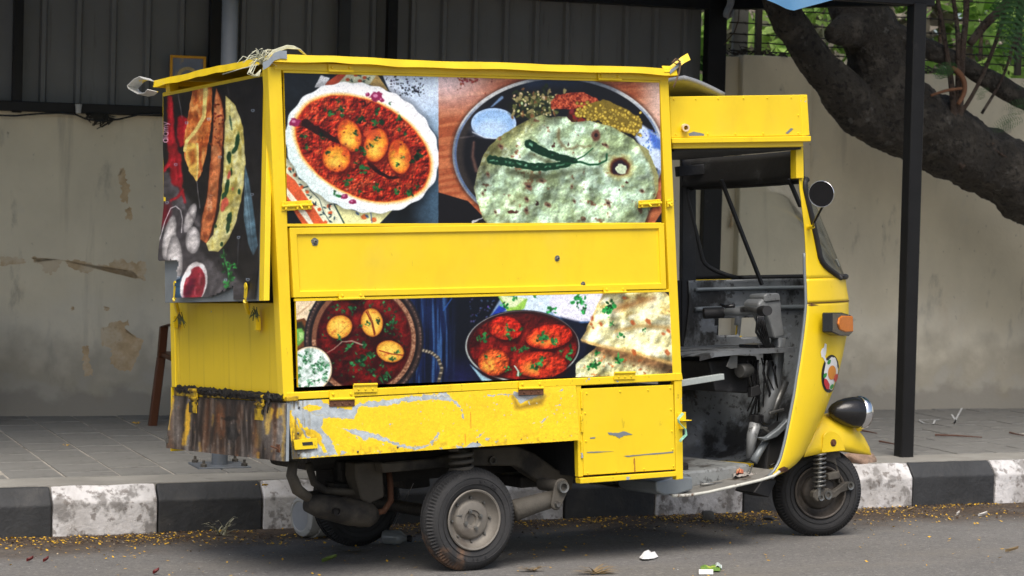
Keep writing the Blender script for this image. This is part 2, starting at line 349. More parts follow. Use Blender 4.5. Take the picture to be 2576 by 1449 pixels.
def paint_upper(corners):
    p = Paint(corners, 1416, 552, (480, 140, 1.9585)); X, Y = p.X, p.Y
    p.fill((24, 31, 38)); p.tint(.5, 120, 3)
    # cloths behind the white plate
    p.poly([(1870, 240), (2310, 240), (2310, 760), (2190, 600), (1935, 395)], (214, 226, 246))
    w, m, d = p.poly([(1990, 240), (2310, 240), (2310, 760), (2190, 600), (2010, 440)], (190, 212, 238), edge=60, op=.6)
    p.mix(sm(400, 700, Y) * sm(2050, 2290, X) * (X < 2310) * .55, (96, 140, 176)); p.specks(70, (1890, 2200, 285, 440), 2, 6, (30, 32, 45), 12)
    p.specks(25, (2030, 2160, 370, 420), 3, 7, (20, 22, 30), 8)
    p.poly([(1790, 350), (1845, 270), (1930, 395), (1860, 400)], (198, 164, 92), edge=4)
    p.poly([(1545, 350), (1640, 255), (1850, 270), (1790, 352)], (222, 228, 190)); p.poly([(1440, 360), (1590, 250), (1645, 250), (1550, 350)], (224, 82, 44))
    p.poly([(1385, 375), (1430, 285), (1500, 300), (1455, 365)], (224, 228, 234), wob=8)
    for x, y in ((1630, 315), (1755, 300), (1690, 280), (1720, 325)): p.ell(x, y, 16, 12, (214, 88, 40)); p.stroke([(x + 10, y), (x + 40, y + 18)], 4, 3, (40, 70, 60)); p.herb(x + 28, y + 4, 16, (36, 70, 66))
    p.poly([(1150, 870), (1300, 1010), (1480, 1170), (1640, 1395), (1150, 1395)], (228, 232, 196))
    p.poly([(1150, 985), (1240, 1060), (1470, 1395), (1150, 1395)], (222, 92, 48)); p.poly([(1150, 1080), (1330, 1300), (1385, 1395), (1350, 1395), (1150, 1135)], (232, 226, 204))
    p.poly([(1150, 1160), (1300, 1395), (1150, 1395)], (24, 26, 32))
    for x, y in ((1200, 975), (1240, 1020), (1290, 1110), (1330, 1145), (1380, 1240), (1420, 1275), (1490, 1250), (1500, 1300), (1465, 1370)):
        p.ell(x, y, 15, 14, (226, 98, 48), wob=.3, wsc=14)
        for k in range(3): p.ell(x + p.rs.uniform(-30, 40), y + p.rs.uniform(-34, 40), 13, 5, (26, 56, 66), p.rs.uniform(0, 180))
    p.stroke([(1350, 1130), (1420, 1200), (1450, 1290), (1500, 1370)], 5, 5, (40, 64, 76))
    p.poly([(1530, 1235), (1700, 1290), (1960, 1280), (1850, 1395), (1620, 1395)], (236, 236, 164)); p.stroke([(1530, 1240), (1610, 1390)], 10, 10, (34, 66, 60))
    for x, y in ((1750, 1330), (1820, 1350)): p.ell(x, y, 22, 20, (226, 116, 56), wob=.3, wsc=16); p.ell(x - 48, y - 25, 16, 8, (60, 96, 150), 40)
    p.stroke([(1800, 1300), (1810, 1380)], 7, 6, (70, 110, 170))
    # the scalloped plate and its curry
    q = p.quad(1735, 818, 324900, 233289, 45900); ang = np.arctan2(Y - 818, X - 1735); e = .006
    q = q * (1 + .012 * np.cos(ang * 22)) * np.where(X < 2306, 1, 9)
    p.mix(sm(1.12, 1.0, q) * .35 * (X < 2306), (12, 14, 18)); m = 1 - sm(1 - e, 1 + e, q); pl = np.stack([np.interp(X + (Y - 818) * -.6, [1100, 1500, 2300], [a / 255, b / 255, c / 255]) for a, b, c in ((206, 240, 249), (232, 246, 249), (228, 249, 253))], -1)
    p.mix(m, pl); p.mix(m * sm(.93, .985, q) * .22, (190, 205, 215))
    q2 = p.quad(1740, 823, 255025, 158404, 67660) * (1 + .03 * (fbm(X, Y, 90, 11) - .5))
    p.mix((1 - sm(.985, 1.07, q2)) * m, (244, 190, 90)); p.mix(1 - sm(.975, 1.012, q2), (232, 96, 30))
    n1 = fbm(X, Y, 34, 21, 4); n2 = fbm(X, Y, 95, 22, 3); cur = 1 - sm(.955, .995, q2)
    p.mix(cur, (186, 40, 20)); p.mix(cur * sm(.50, .70, n1), (216, 76, 40)); p.mix(cur * sm(.52, .30, n1) * .75, (128, 20, 12)); p.mix(cur * sm(.62, .82, n2) * .5, (206, 64, 30)); p.mix(cur * sm(.76, .84, fbm(X, Y, 17, 29, 3)), (240, 158, 128))
    cl = cur; p.relief(cur, 30, 1.5, 401); p.relief(cur, 12, .9, 402)
    p.img *= (1 - .16 * cur)[..., None]
    p.stroke([(1320, 640), (1400, 690), (1470, 725), (1570, 775)], 62, 30, (46, 14, 12), wob=10); p.stroke([(1795, 940), (1870, 1010), (1940, 1040), (2005, 1040)], 34, 18, (44, 12, 14), wob=5)
    p.stroke([(1720, 480), (1755, 475), (1760, 505), (1735, 512)], 14, 10, (60, 16, 12))
    for cx, cy, rx, ry, rt in ((1642, 730, 86, 122, -18), (1838, 800, 88, 126, 14), (2010, 885, 84, 126, -8), (1545, 895, 104, 102, 30)):
        p.ell(cx + 14, cy + 16, rx * 1.16, ry * 1.14, (92, 14, 8), rt, edge=26, op=.75)
        w, r, mm = p.ell(cx, cy, rx, ry, None, rt, wob=.04, wsc=60, seed=int(cx), rad=[(0, (250, 178, 46)), (.55, (242, 152, 36)), (.85, (222, 104, 26)), (1, (176, 52, 14))])
        nn = fbm(X[w], Y[w], 46, int(cx) + 4, 3); p.lay(w, mm * sm(.52, .68, nn) * .8, (208, 74, 26)); hx = np.exp(-(((X[w] - cx + rx * .1) / (rx * .55)) ** 2 + ((Y[w] - cy - ry * .3) / (ry * .4)) ** 2)); p.lay(w, mm * hx * .85, (255, 214, 74))
    p.relief((q2 < .97) * 1., 60, .35, 403); p.ell(1820, 720, 62, 40, (214, 74, 36), wob=.3, op=.75); p.ell(1990, 800, 26, 34, (196, 66, 26), op=.8)
    for h in ((1500, 560, 62), (1590, 540, 60), (1555, 470, 26), (1840, 545, 36), (1860, 625, 60), (2010, 600, 40), (2010, 680, 26), (2060, 715, 26), (1310, 740, 45), (1325, 815, 36), (1480, 850, 38), (1690, 710, 30), (1845, 740, 36), (1790, 810, 36), (1725, 850, 50), (1740, 970, 62), (1690, 930, 34), (1630, 1060, 52), (1850, 1110, 50), (2005, 1140, 40), (2080, 1150, 48), (2145, 1105, 26), (1725, 1145, 30), (1550, 1160, 44), (2000, 945, 32), (2030, 890, 26), (1940, 490, 18), (1830, 640, 34)): p.herb(*h)
    for h in ((1720, 595, 62), (2140, 870, 76), (1440, 730, 44), (2110, 920, 40)): p.herb(*h, dark=True)
    p.specks(60, (1260, 2220, 470, 1180), 3, 7, (92, 14, 10), 20, clip=cl)
    for x, y, z in ((1235, 630, 36), (1840, 440, 44), (1778, 425, 16), (1665, 1220, 22), (1605, 1180, 24), (1880, 465, 18)): p.ell(x, y, z, z * .8, (150, 32, 84), wob=.5, wsc=20); p.ell(x - 6, y - 6, z * .4, z * .3, (216, 130, 170))
    # right picture: steel plate on a board
    R = np.where(p.PX >= 1654.5, 1., 0.); p.frame(1580, 180, 2.0696); X, Y = p.X, p.Y; ALL = (slice(None), slice(None))
    p.mix(R, (22, 19, 24))
    wood = R * (1 - p.pmask(ALL, [(60, 1110), (160, 1132), (385, 1198), (600, 1420), (2000, 1420), (2000, 1300), (1895, 1290), (1700, 1600), (60, 1600)], 3)[0])
    g = fbm(X * .25, Y * 2.2 + X * .25, 60, 31, 4); p.mix(wood, (176, 92, 54)); p.mix(wood * sm(.45, .65, g) * .6, (204, 122, 76)); p.mix(wood * sm(.5, .35, g) * .5, (150, 66, 36))
    p.mix(wood * sm(620, 230, Y) * sm(820, 200, X) * .9, (226, 206, 214)); p.mix(wood * sm(1650, 1880, X) * sm(900, 420, Y) * .75, (232, 214, 206))
    p.specks(40, (320, 460, 235, 290), 3, 8, (160, 60, 50), 20); p.specks(14, (300, 640, 235, 420), 2, 5, (120, 50, 40), 20)
    r = np.sqrt(((X - 1090) / 826) ** 2 + ((Y - 830) / 604) ** 2); pm = R * (1 - sm(.998, 1.006, r)); p.mix(R * (1 - sm(.99, 1.05, r)) * .6, (40, 24, 20))
    p.mix(pm, (120, 128, 140)); an = np.arctan2(Y - 830, X - 1090); p.mix(pm * sm(-.1, .5, np.cos(an * 3 + 1.)) * .7, (226, 228, 224)); p.mix(pm * sm(.955, .97, r) * (1 - sm(.975, .99, r)) * sm(.2, .8, np.cos(an * 2)) * .6, (60, 92, 150))
    ins = R * (1 - sm(.955, .968, r)); p.mix(ins, (20, 18, 24)); p.mix(ins * sm(.8, .95, r) * sm(-2.2, -1.9, an) * sm(-1.0, -1.5, an), (30, 44, 70)); p.mix(ins * sm(.87, .93, r) * sm(2.4, 2.9, abs(an)) * .45, (92, 80, 68))
    p.stroke([(560, 470), (650, 390)], 10, 24, (130, 170, 220), edge=8, op=.8); p.stroke([(325, 705), (430, 690)], 14, 8, (120, 110, 110), edge=8, op=.5)
    p.stroke([(430, 740), (420, 850), (450, 960)], 18, 30, (140, 100, 84), edge=12, op=.6)
    p.poly([(1740, 600), (1890, 700), (1890, 960), (1830, 930), (1690, 700)], (196, 216, 244), edge=14); p.poly([(1790, 640), (1890, 720), (1890, 800), (1830, 780)], (50, 96, 200), edge=16, op=.85); p.specks(40, (1740, 1850, 640, 800), 2, 6, (60, 100, 200), 20)
    p.ell(585, 592, 184, 128, (18, 24, 44)); p.ell(585, 592, 176, 120, None, rad=[(0, (160, 198, 240)), (.8, (140, 182, 232)), (1, (176, 206, 240))]); p.ell(560, 640, 130, 62, (190, 216, 246), edge=30, op=.7); p.stroke([(420, 660), (520, 705), (640, 712)], 8, 8, (214, 222, 230), op=.7)
    p.ell(900, 450, 190, 110, (26, 30, 16), wob=.3, wsc=60, edge=20)
    for k in range(170):
        x = p.rs.gauss(900, 100); y = p.rs.gauss(445, 62)
        if x < 730 or x > 1150: continue
        c = p.rs.choice([(40, 52, 28), (28, 36, 20), (92, 98, 50), (140, 130, 84), (60, 64, 30), (120, 84, 50)]); p.ell(x, y, p.rs.uniform(10, 32), p.rs.uniform(6, 16), c, p.rs.uniform(0, 180), wob=.4, wsc=16)
    p.specks(40, (740, 1080, 340, 540), 4, 9, (196, 190, 140), 20)
    p.poly([(1180, 430), (1240, 420), (1300, 500), (1200, 590), (1160, 560)], (62, 18, 14), edge=10)
    w, m, d = p.poly([(1025, 430), (1070, 375), (1160, 352), (1290, 352), (1390, 395), (1410, 430), (1290, 470), (1180, 480), (1040, 475)], (166, 60, 34), wob=12, wsc=30)
    nn = fbm(X[w], Y[w], 13, 41, 3); p.lay(w, m * sm(.5, .68, nn), (206, 98, 62)); p.lay(w, m * sm(.5, .34, nn), (108, 30, 20)); p.specks(20, (1180, 1290, 480, 580), 8, 16, (120, 40, 26), 25)
    w, m, d = p.poly([(1215, 520), (1330, 440), (1450, 400), (1600, 470), (1720, 540), (1738, 610), (1690, 690), (1560, 650), (1450, 580), (1330, 560)], (124, 104, 30), wob=10)
    for k in range(330):
        x = p.rs.uniform(1230, 1735); y = p.rs.uniform(420, 690); lo = 440 + (x - 1330) * .22; hi2 = 560 + max(0, x - 1300) * .33
        if y < lo - 30 + p.rs.uniform(0, 50) or y > hi2: continue
        z = p.rs.uniform(12, 18); f = p.rs.uniform(.75, 1.1); p.ell(x, y, z, z * .82, None, p.rs.uniform(0, 180), rad=[(0, (226 * f, 204 * f, 96 * f)), (.7, (190 * f, 160 * f, 46 * f)), (1, (110 * f, 88 * f, 20 * f))])
    ro = [(790, 600), (870, 553), (960, 530), (1010, 545), (1150, 540), (1190, 582), (1330, 570), (1500, 612), (1680, 720), (1740, 800), (1800, 900), (1840, 1000), (1848, 1150), (1800, 1260), (1755, 1420), (560, 1420), (500, 1330), (470, 1230), (452, 1200), (430, 1100), (455, 980), (490, 880), (540, 780), (620, 700), (720, 640)]
    p.poly([(a + 14, b + 16) for a, b in ro], (16, 16, 18), edge=18, op=.6); p.poly([(1700, 740), (1790, 800), (1875, 1000), (1870, 1120), (1800, 1280)], (150, 150, 96), wob=8)
    w, m, d = p.poly(ro, (192, 214, 192), wob=9, wsc=60)
    Xw, Yw = X[w], Y[w]; n1 = fbm(Xw, Yw, 150, 51, 5); n2 = fbm(Xw, Yw, 46, 52, 4); n3 = fbm(Xw, Yw, 260, 53, 3)
    p.lay(w, m * sm(.46, .66, n1) * .75, (158, 172, 130)); p.lay(w, m * sm(900, 560, Yw + (Xw - 800) * .9) * .9, (142, 132, 76)); p.lay(w, m * sm(.56, .72, n2) * .5, (224, 236, 220)); p.lay(w, m * sm(.5, .36, n2) * .42, (120, 132, 92)); p.lay(w, m * sm(.55, .7, n3) * .4, (136, 148, 98)); p.img[w] *= 1 + m[..., None] * np.array([-.04, .01, -.02])
    p.lay(w, m * sm(.70, .78, fbm(Xw, Yw, 64, 55, 4)) * .85, (120, 76, 54)); p.lay(w, m * sm(.79, .84, fbm(Xw, Yw, 58, 57, 3)), (70, 40, 34)); p.lay(w, m * sm(26, 0, d) * .35, (120, 110, 60))
    p.relief(m, 230, .9, 411, w, 3); p.relief(m, 60, .45, 412, w, 3); p.relief(m, 16, .25, 413, w); p.lay(w, m * sm(.58, .74, fbm(Xw, Yw, 200, 415, 3)) * sm(1250, 600, Xw) * .55, (92, 92, 52))
    p.stroke([(1090, 640), (1090, 720), (1150, 800), (1240, 770), (1340, 770)], 26, 14, (112, 92, 58), edge=14, wob=14, op=.75); p.ell(1380, 690, 34, 44, (106, 66, 52), wob=.4, edge=12); p.ell(1384, 684, 14, 16, (40, 24, 28))
    for x, y, z in ((640, 770, 30), (540, 990, 22), (860, 1085, 40), (960, 1040, 34), (845, 1185, 26), (1215, 1200, 18), (1480, 1215, 30), (600, 1285, 20), (1745, 1120, 24), (840, 1270, 26), (1195, 1085, 18), (1010, 1230, 30), (500, 1140, 16), (1460, 760, 24)): p.ell(x, y, z, z * .6, (118, 76, 58), p.rs.uniform(0, 90), wob=.5, wsc=18, edge=8, op=.8); p.ell(x, y, z * .4, z * .25, (62, 36, 34), 20, wob=.5, wsc=9)
    p.stroke([(700, 960), (850, 1000), (1000, 1010), (1150, 980), (1290, 950)], 60, 40, (58, 64, 40), edge=26, op=.65); p.stroke([(880, 830), (1000, 890), (1130, 910)], 34, 30, (70, 70, 40), edge=18, op=.6)
    p.stroke([(560, 875), (640, 885), (760, 905), (900, 932), (1040, 930), (1160, 905)], 64, 54, (14, 56, 34), wob=9, wsc=24, hi=(126, 182, 146)); p.stroke([(1160, 905), (1260, 892), (1330, 915), (1400, 912), (1465, 880), (1468, 832)], 18, 13, (26, 84, 50))
    p.stroke([(862, 752), (930, 795), (1010, 830), (1110, 862), (1215, 882)], 72, 46, (12, 52, 32), wob=9, wsc=24, hi=(120, 176, 142)); p.stroke([(1215, 882), (1290, 845), (1360, 785)], 12, 7, (30, 86, 50))
    p.ell(1572, 938, 112, 92, (190, 176, 96), wob=.2, edge=26, op=.75); p.ell(1572, 934, 82, 72, (84, 40, 24), wob=.25, edge=16); p.ell(1570, 940, 62, 54, (40, 22, 40), wob=.3, wsc=26, edge=8); p.ell(1576, 950, 46, 38, (196, 214, 180), wob=.45, wsc=24)
    p.stroke([(420, 1362), (500, 1332)], 20, 8, (226, 230, 232), wob=6, op=.8); p.grain(.12, .10)
    return p.image('food_print_upper', PGAIN)
def paint_lower(corners):
    p = Paint(corners, 1416, 330, (560, 820, 1.958)); X, Y = p.X, p.Y; ALL = (slice(None), slice(None))
    p.fill((16, 22, 40)); pk = fbm(X * 3., Y * .12, 60, 61, 3); p.mix(sm(1850, 1960, X) * .9, (18, 34, 78)); p.mix(sm(1850, 1960, X) * sm(.6, .74, pk) * .7, (64, 112, 170)); p.mix(sm(1850, 1960, X) * sm(.5, .34, pk) * .7, (8, 14, 30))
    p.mix(sm(1300, 1240, X), (112, 66, 36)); p.poly([(1060, 590), (1330, 590), (1250, 800), (1212, 832), (1150, 745), (1060, 770)], (232, 210, 172)); p.stroke([(1100, 720), (1190, 650), (1215, 610)], 10, 6, (176, 136, 96), edge=5, op=.8); p.ell(1200, 690, 14, 8, (60, 90, 50), wob=.4)
    p.poly([(1060, 790), (1130, 770), (1160, 830), (1090, 860)], (40, 44, 30), edge=10); p.poly([(1060, 830), (1130, 820), (1172, 880), (1110, 950), (1060, 960)], (104, 176, 72), edge=8); p.poly([(1110, 850), (1140, 850), (1150, 890), (1110, 920)], (168, 214, 128), edge=8)
    cy = 905
    for rx, c in ((442, (34, 32, 38)), (428, (66, 50, 46)), (405, (36, 28, 30)), (385, (126, 80, 58)), (352, (74, 36, 30))): p.ell(1590, cy, rx, rx * 1.07, c)
    an = np.arctan2(Y - cy, X - 1590); rr = np.hypot((X - 1590), (Y - cy) / 1.07); p.mix((rr > 356) * (rr < 383) * sm(.3, .7, vnoise(an * 40, rr * .12, 5)) * sm(-2.2, -1., an) * .6, (206, 160, 124)); p.mix((rr > 415) * (rr < 428) * sm(.5, .8, vnoise(an * 60, rr * 0, 7)) * .6, (150, 120, 110))
    w, r, m = p.ell(1590, cy, 345, 372, (92, 10, 14)); n = fbm(X[w], Y[w], 110, 63, 4); p.lay(w, m * sm(.48, .68, n) * .8, (136, 20, 18)); p.lay(w, m * sm(.5, .3, n) * .8, (48, 6, 12)); p.lay(w, m * sm(.8, 1., r) * .5, (40, 8, 12)); p.relief(m, 60, .7, 421, w)
    for k in range(140):
        a = p.rs.uniform(0, 6.28); d = 330 * p.rs.random() ** .5; x = 1590 + d * math.cos(a); y = cy + d * math.sin(a) * 1.05; p.ell(x, y, p.rs.uniform(5, 14), p.rs.uniform(3, 7), p.rs.choice([(26, 62, 36), (40, 96, 52), (60, 120, 70), (34, 44, 30)]), p.rs.uniform(0, 180), wob=.4, wsc=8)
    for cx, c2, rx, ry, rt in ((1410, 812, 97, 86, -25), (1650, 778, 82, 106, -6), (1785, 992, 104, 80, 14)):
        p.ell(cx + 6, c2 + 10, rx * 1.12, ry * 1.12, (40, 4, 8), rt, edge=22, op=.8); w, r, m = p.ell(cx, c2, rx, ry, None, rt, rad=[(0, (250, 206, 84)), (.6, (244, 192, 66)), (.88, (224, 156, 46)), (1, (160, 84, 26))]); n = fbm(X[w], Y[w], 26, int(cx), 3); p.lay(w, m * sm(.62, .74, n) * .7, (214, 110, 40))
    p.stroke([(1610, 700), (1650, 780), (1670, 870)], 10, 10, (130, 40, 20)); p.stroke([(1620, 690), (1655, 770), (1675, 860)], 4, 4, (90, 24, 12)); p.stroke([(1705, 985), (1790, 1010), (1880, 1020)], 8, 8, (150, 46, 20)); p.stroke([(1390, 880), (1430, 840), (1480, 790)], 4, 4, (196, 130, 50))
    for h in ((1380, 665, 40), (1510, 670, 42), (1440, 690, 30), (1640, 655, 20), (1740, 650, 36), (1780, 680, 28), (1790, 790, 60), (1820, 780, 40), (1750, 830, 30), (1620, 780, 34), (1700, 760, 34), (1410, 890, 34), (1480, 955, 60), (1590, 940, 44), (1560, 1060, 66), (1620, 1020, 40), (1500, 1080, 44), (1660, 1020, 50), (1730, 1085, 30), (1650, 1140, 50), (1750, 1180, 54), (1720, 1200, 34), (1800, 1045, 36), (1840, 1000, 34), (1560, 800, 26), (1330, 740, 20)): p.herb(*h, col=(38, 108, 60))
    p.stroke([(1310, 1008), (1370, 970), (1430, 920), (1500, 915), (1580, 945)], 6, 12, (176, 160, 140), wob=6, op=.8)
    p.stroke([(2030, 985), (2090, 1000), (2140, 1040), (2168, 1120), (2140, 1235)], 26, 26, (72, 66, 58)); 
    for k in range(12): t = k / 11; x = np.interp(t, [0, .25, .5, .75, 1], [2030, 2090, 2140, 2168, 2140]); y = np.interp(t, [0, .25, .5, .75, 1], [985, 1000, 1040, 1120, 1235]); p.ell(x, y, 6, 12, (170, 158, 136), 30 + t * 70)
    p.ell(1195, 1122, 166, 172, (40, 30, 26)); p.ell(1195, 1122, 160, 166, (226, 206, 170)); w, r, m = p.ell(1195, 1122, 150, 156, (206, 226, 218)); n = fbm(X[w], Y[w], 30, 71, 3); p.lay(w, m * sm(.5, .66, n), (240, 250, 248)); p.lay(w, m * sm(.46, .32, n) * .7, (120, 150, 130))
    for k in range(46): p.herb(p.rs.uniform(1080, 1330), p.rs.uniform(1000, 1265), 22, (52, 128, 76)) if p.rs.random() < .8 else None
    p.mix((rr < 0) * 1., (0, 0, 0))
    # right-hand picture
    R = sm(1662, 1668, p.PX); p.frame(1600, 1040, 1.906); X, Y = p.X, p.Y
    L = np.clip(sm(130, 260, X), 0, 1); p.mix(L, (13, 17, 32)); p.mix(L * sm(520, 760, Y) * sm(520, 240, X) * .8, (26, 30, 84)); p.stroke([(140, 250), (200, 165)], 12, 8, (40, 90, 170), op=.8)
    p.specks(50, (330, 520, 170, 380), 3, 8, (70, 92, 130), 30, op=.7)
    p.poly([(470, 300), (560, 150), (1320, 110), (1200, 330), (900, 330)], (150, 184, 220), edge=10, op=.95); p.poly([(480, 290), (540, 215), (600, 240), (520, 300)], (30, 60, 170), edge=8)
    p.ell(840, 170, 190, 96, (206, 226, 244), wob=.05); p.ell(1105, 200, 205, 142, (214, 216, 238), wob=.03); p.ell(1105, 200, 180, 120, (228, 228, 244), edge=20)
    p.stroke([(950, 300), (1080, 340), (1180, 335)], 16, 12, (60, 96, 150), edge=6); p.poly([(525, 140), (745, 168), (722, 238), (650, 268), (600, 258)], (150, 204, 76), edge=5); p.poly([(540, 140), (730, 165), (660, 225), (600, 232)], (222, 238, 184), edge=8)
    p.poly([(985, 300), (1110, 330), (1180, 400), (1160, 560), (1120, 600)], (20, 26, 48), edge=14)
    p.ell(707, 510, 416, 262, (30, 28, 36)); p.ell(707, 510, 410, 256, (176, 190, 186)); p.ell(709, 506, 402, 250, (52, 20, 24))
    p.poly([(330, 640), (420, 715), (560, 790), (440, 790)], (150, 196, 214), edge=6)
    w, r, m = p.ell(712, 512, 384, 236, (112, 16, 16)); n = fbm(X[w], Y[w], 90, 81, 4); p.lay(w, m * sm(.5, .7, n), (156, 30, 20)); p.lay(w, m * sm(.46, .28, n) * .9, (58, 10, 14)); p.lay(w, m * sm(420, 270, Y[w]) * .6, (40, 14, 20)); p.relief(m, 50, .8, 422, w)
    for cx, c2, rx, ry, rt, cc, yc in ((585, 378, 122, 84, 8, (186, 32, 18), .35), (900, 440, 166, 88, -8, (202, 42, 20), .8), (500, 622, 112, 96, 0, (196, 74, 28), 1.), (842, 642, 182, 96, 0, (186, 44, 22), .7)):
        p.ell(cx + 6, c2 + 16, rx * 1.06, ry * 1.1, (46, 6, 10), rt, edge=20, op=.8); w, r, m = p.ell(cx, c2, rx, ry, cc, rt, wob=.05, wsc=60); n = fbm(X[w], Y[w], 40, int(cx) + 2, 4); p.lay(w, m * sm(.48, .66, n) * .6, tuple(min(255, q * 1.25) for q in cc)); p.lay(w, m * sm(.8, 1., r) * .5, (90, 10, 10)); p.relief(m, 46, 1.1, 430, w); p.relief(m, 16, .6, 431, w)
        yy = np.exp(-(((X[w] - cx + rx * .25) / (rx * .5)) ** 2 + ((Y[w] - c2 - ry * .25) / (ry * .5)) ** 2)); p.lay(w, m * np.clip(yy * 1.2, 0, 1) * sm(.36, .6, n) * yc, (244, 178, 60))
    for x, y, z in ((430, 450, 54), (395, 460, 30), (600, 390, 40), (630, 395, 40), (615, 440, 44), (700, 390, 30), (840, 450, 60), (860, 440, 50), (930, 480, 46), (1060, 540, 60), (820, 640, 60), (790, 655, 44), (540, 580, 28), (640, 540, 34), (740, 530, 44), (700, 540, 34), (600, 680, 40), (680, 700, 40), (980, 545, 30), (440, 580, 26), (600, 355, 26), (1040, 590, 40), (850, 590, 30)): p.herb(x, y, z, (42, 128, 62))
    p.stroke([(650, 650), (680, 690), (676, 720)], 10, 12, (190, 214, 200), wob=5)
    low = [(1090, 640), (1255, 500), (1810, 640), (1810, 740), (1090, 740)]; w, m, d = p.poly(low, (206, 208, 152), wob=6); n = fbm(X[w], Y[w], 60, 91, 4); p.lay(w, m * sm(.5, .66, n) * .7, (232, 236, 196)); p.lay(w, m * sm(.46, .3, n) * .7, (156, 150, 92)); p.lay(w, m * sm(620, 530, Y[w] - (X[w] - 1255) * .26) * .8, (122, 74, 40)); p.lay(w, m * sm(.68, .76, fbm(X[w], Y[w], 36, 95, 3)) * .8, (184, 96, 44)); p.lay(w, m * sm(1640, 1800, X[w]) * .7, (44, 40, 30)); p.relief(m, 70, .7, 425, w)
    up = [(1122, 462), (1150, 420), (1295, 110), (1700, 95), (1810, 180), (1810, 648), (1500, 560), (1180, 492)]; w, m, d = p.poly(up, (232, 226, 162), wob=6); Xw, Yw = X[w], Y[w]; n = fbm(Xw + Yw * .3, Yw * 1.6, 90, 101, 4)
    p.lay(w, m * sm(.5, .68, n) * .8, (246, 246, 206)); p.lay(w, m * sm(.47, .3, n) * .75, (196, 170, 92)); p.lay(w, m * sm(.30, .22, n) * .6, (150, 100, 50)); p.lay(w, m * sm(30, 4, d) * .45, (190, 140, 70)); p.relief(m, 150, 1.1, 423, w, 3); p.relief(m, 30, .3, 424, w)
    p.stroke([(1385, 235), (1520, 200), (1650, 165)], 56, 40, (150, 98, 52), edge=30, op=.7); p.stroke([(1380, 400), (1560, 360), (1800, 380)], 20, 30, (172, 128, 60), edge=20, op=.7); p.stroke([(1480, 300), (1600, 262), (1790, 310)], 22, 16, (250, 250, 222), edge=16, op=.8); p.stroke([(1140, 470), (1320, 520), (1500, 555), (1800, 640)], 20, 26, (216, 170, 96), edge=12, op=.7)
    for x, y, z in ((1210, 310, 16), (1200, 350, 14), (1270, 350, 18), (1500, 340, 22), (1610, 330, 24), (1510, 552, 24), (1750, 555, 26), (1760, 400, 18), (1720, 420, 14), (1215, 378, 12), (1440, 160, 14)): p.ell(x, y, z, z * .65, (186, 84, 36), p.rs.uniform(0, 90), wob=.4, wsc=14, edge=6, op=.85)
    for x, y, z in ((1340, 240, 76), (1350, 215, 50), (1320, 270, 50), (1120, 170, 56), (1100, 205, 50), (1160, 185, 40), (930, 240, 46), (900, 250, 36), (1150, 245, 36), (1350, 345, 30), (1420, 435, 40), (1590, 395, 26), (1240, 560, 36), (1230, 640, 50), (1200, 655, 40), (1390, 600, 46), (1420, 610, 36), (580, 215, 36), (660, 165, 34), (800, 150, 26), (1110, 140, 40)): p.herb(x, y, z, (34, 142, 62))
    p.grain(.12, .10)
    return p.image('food_print_lower', PGAIN)
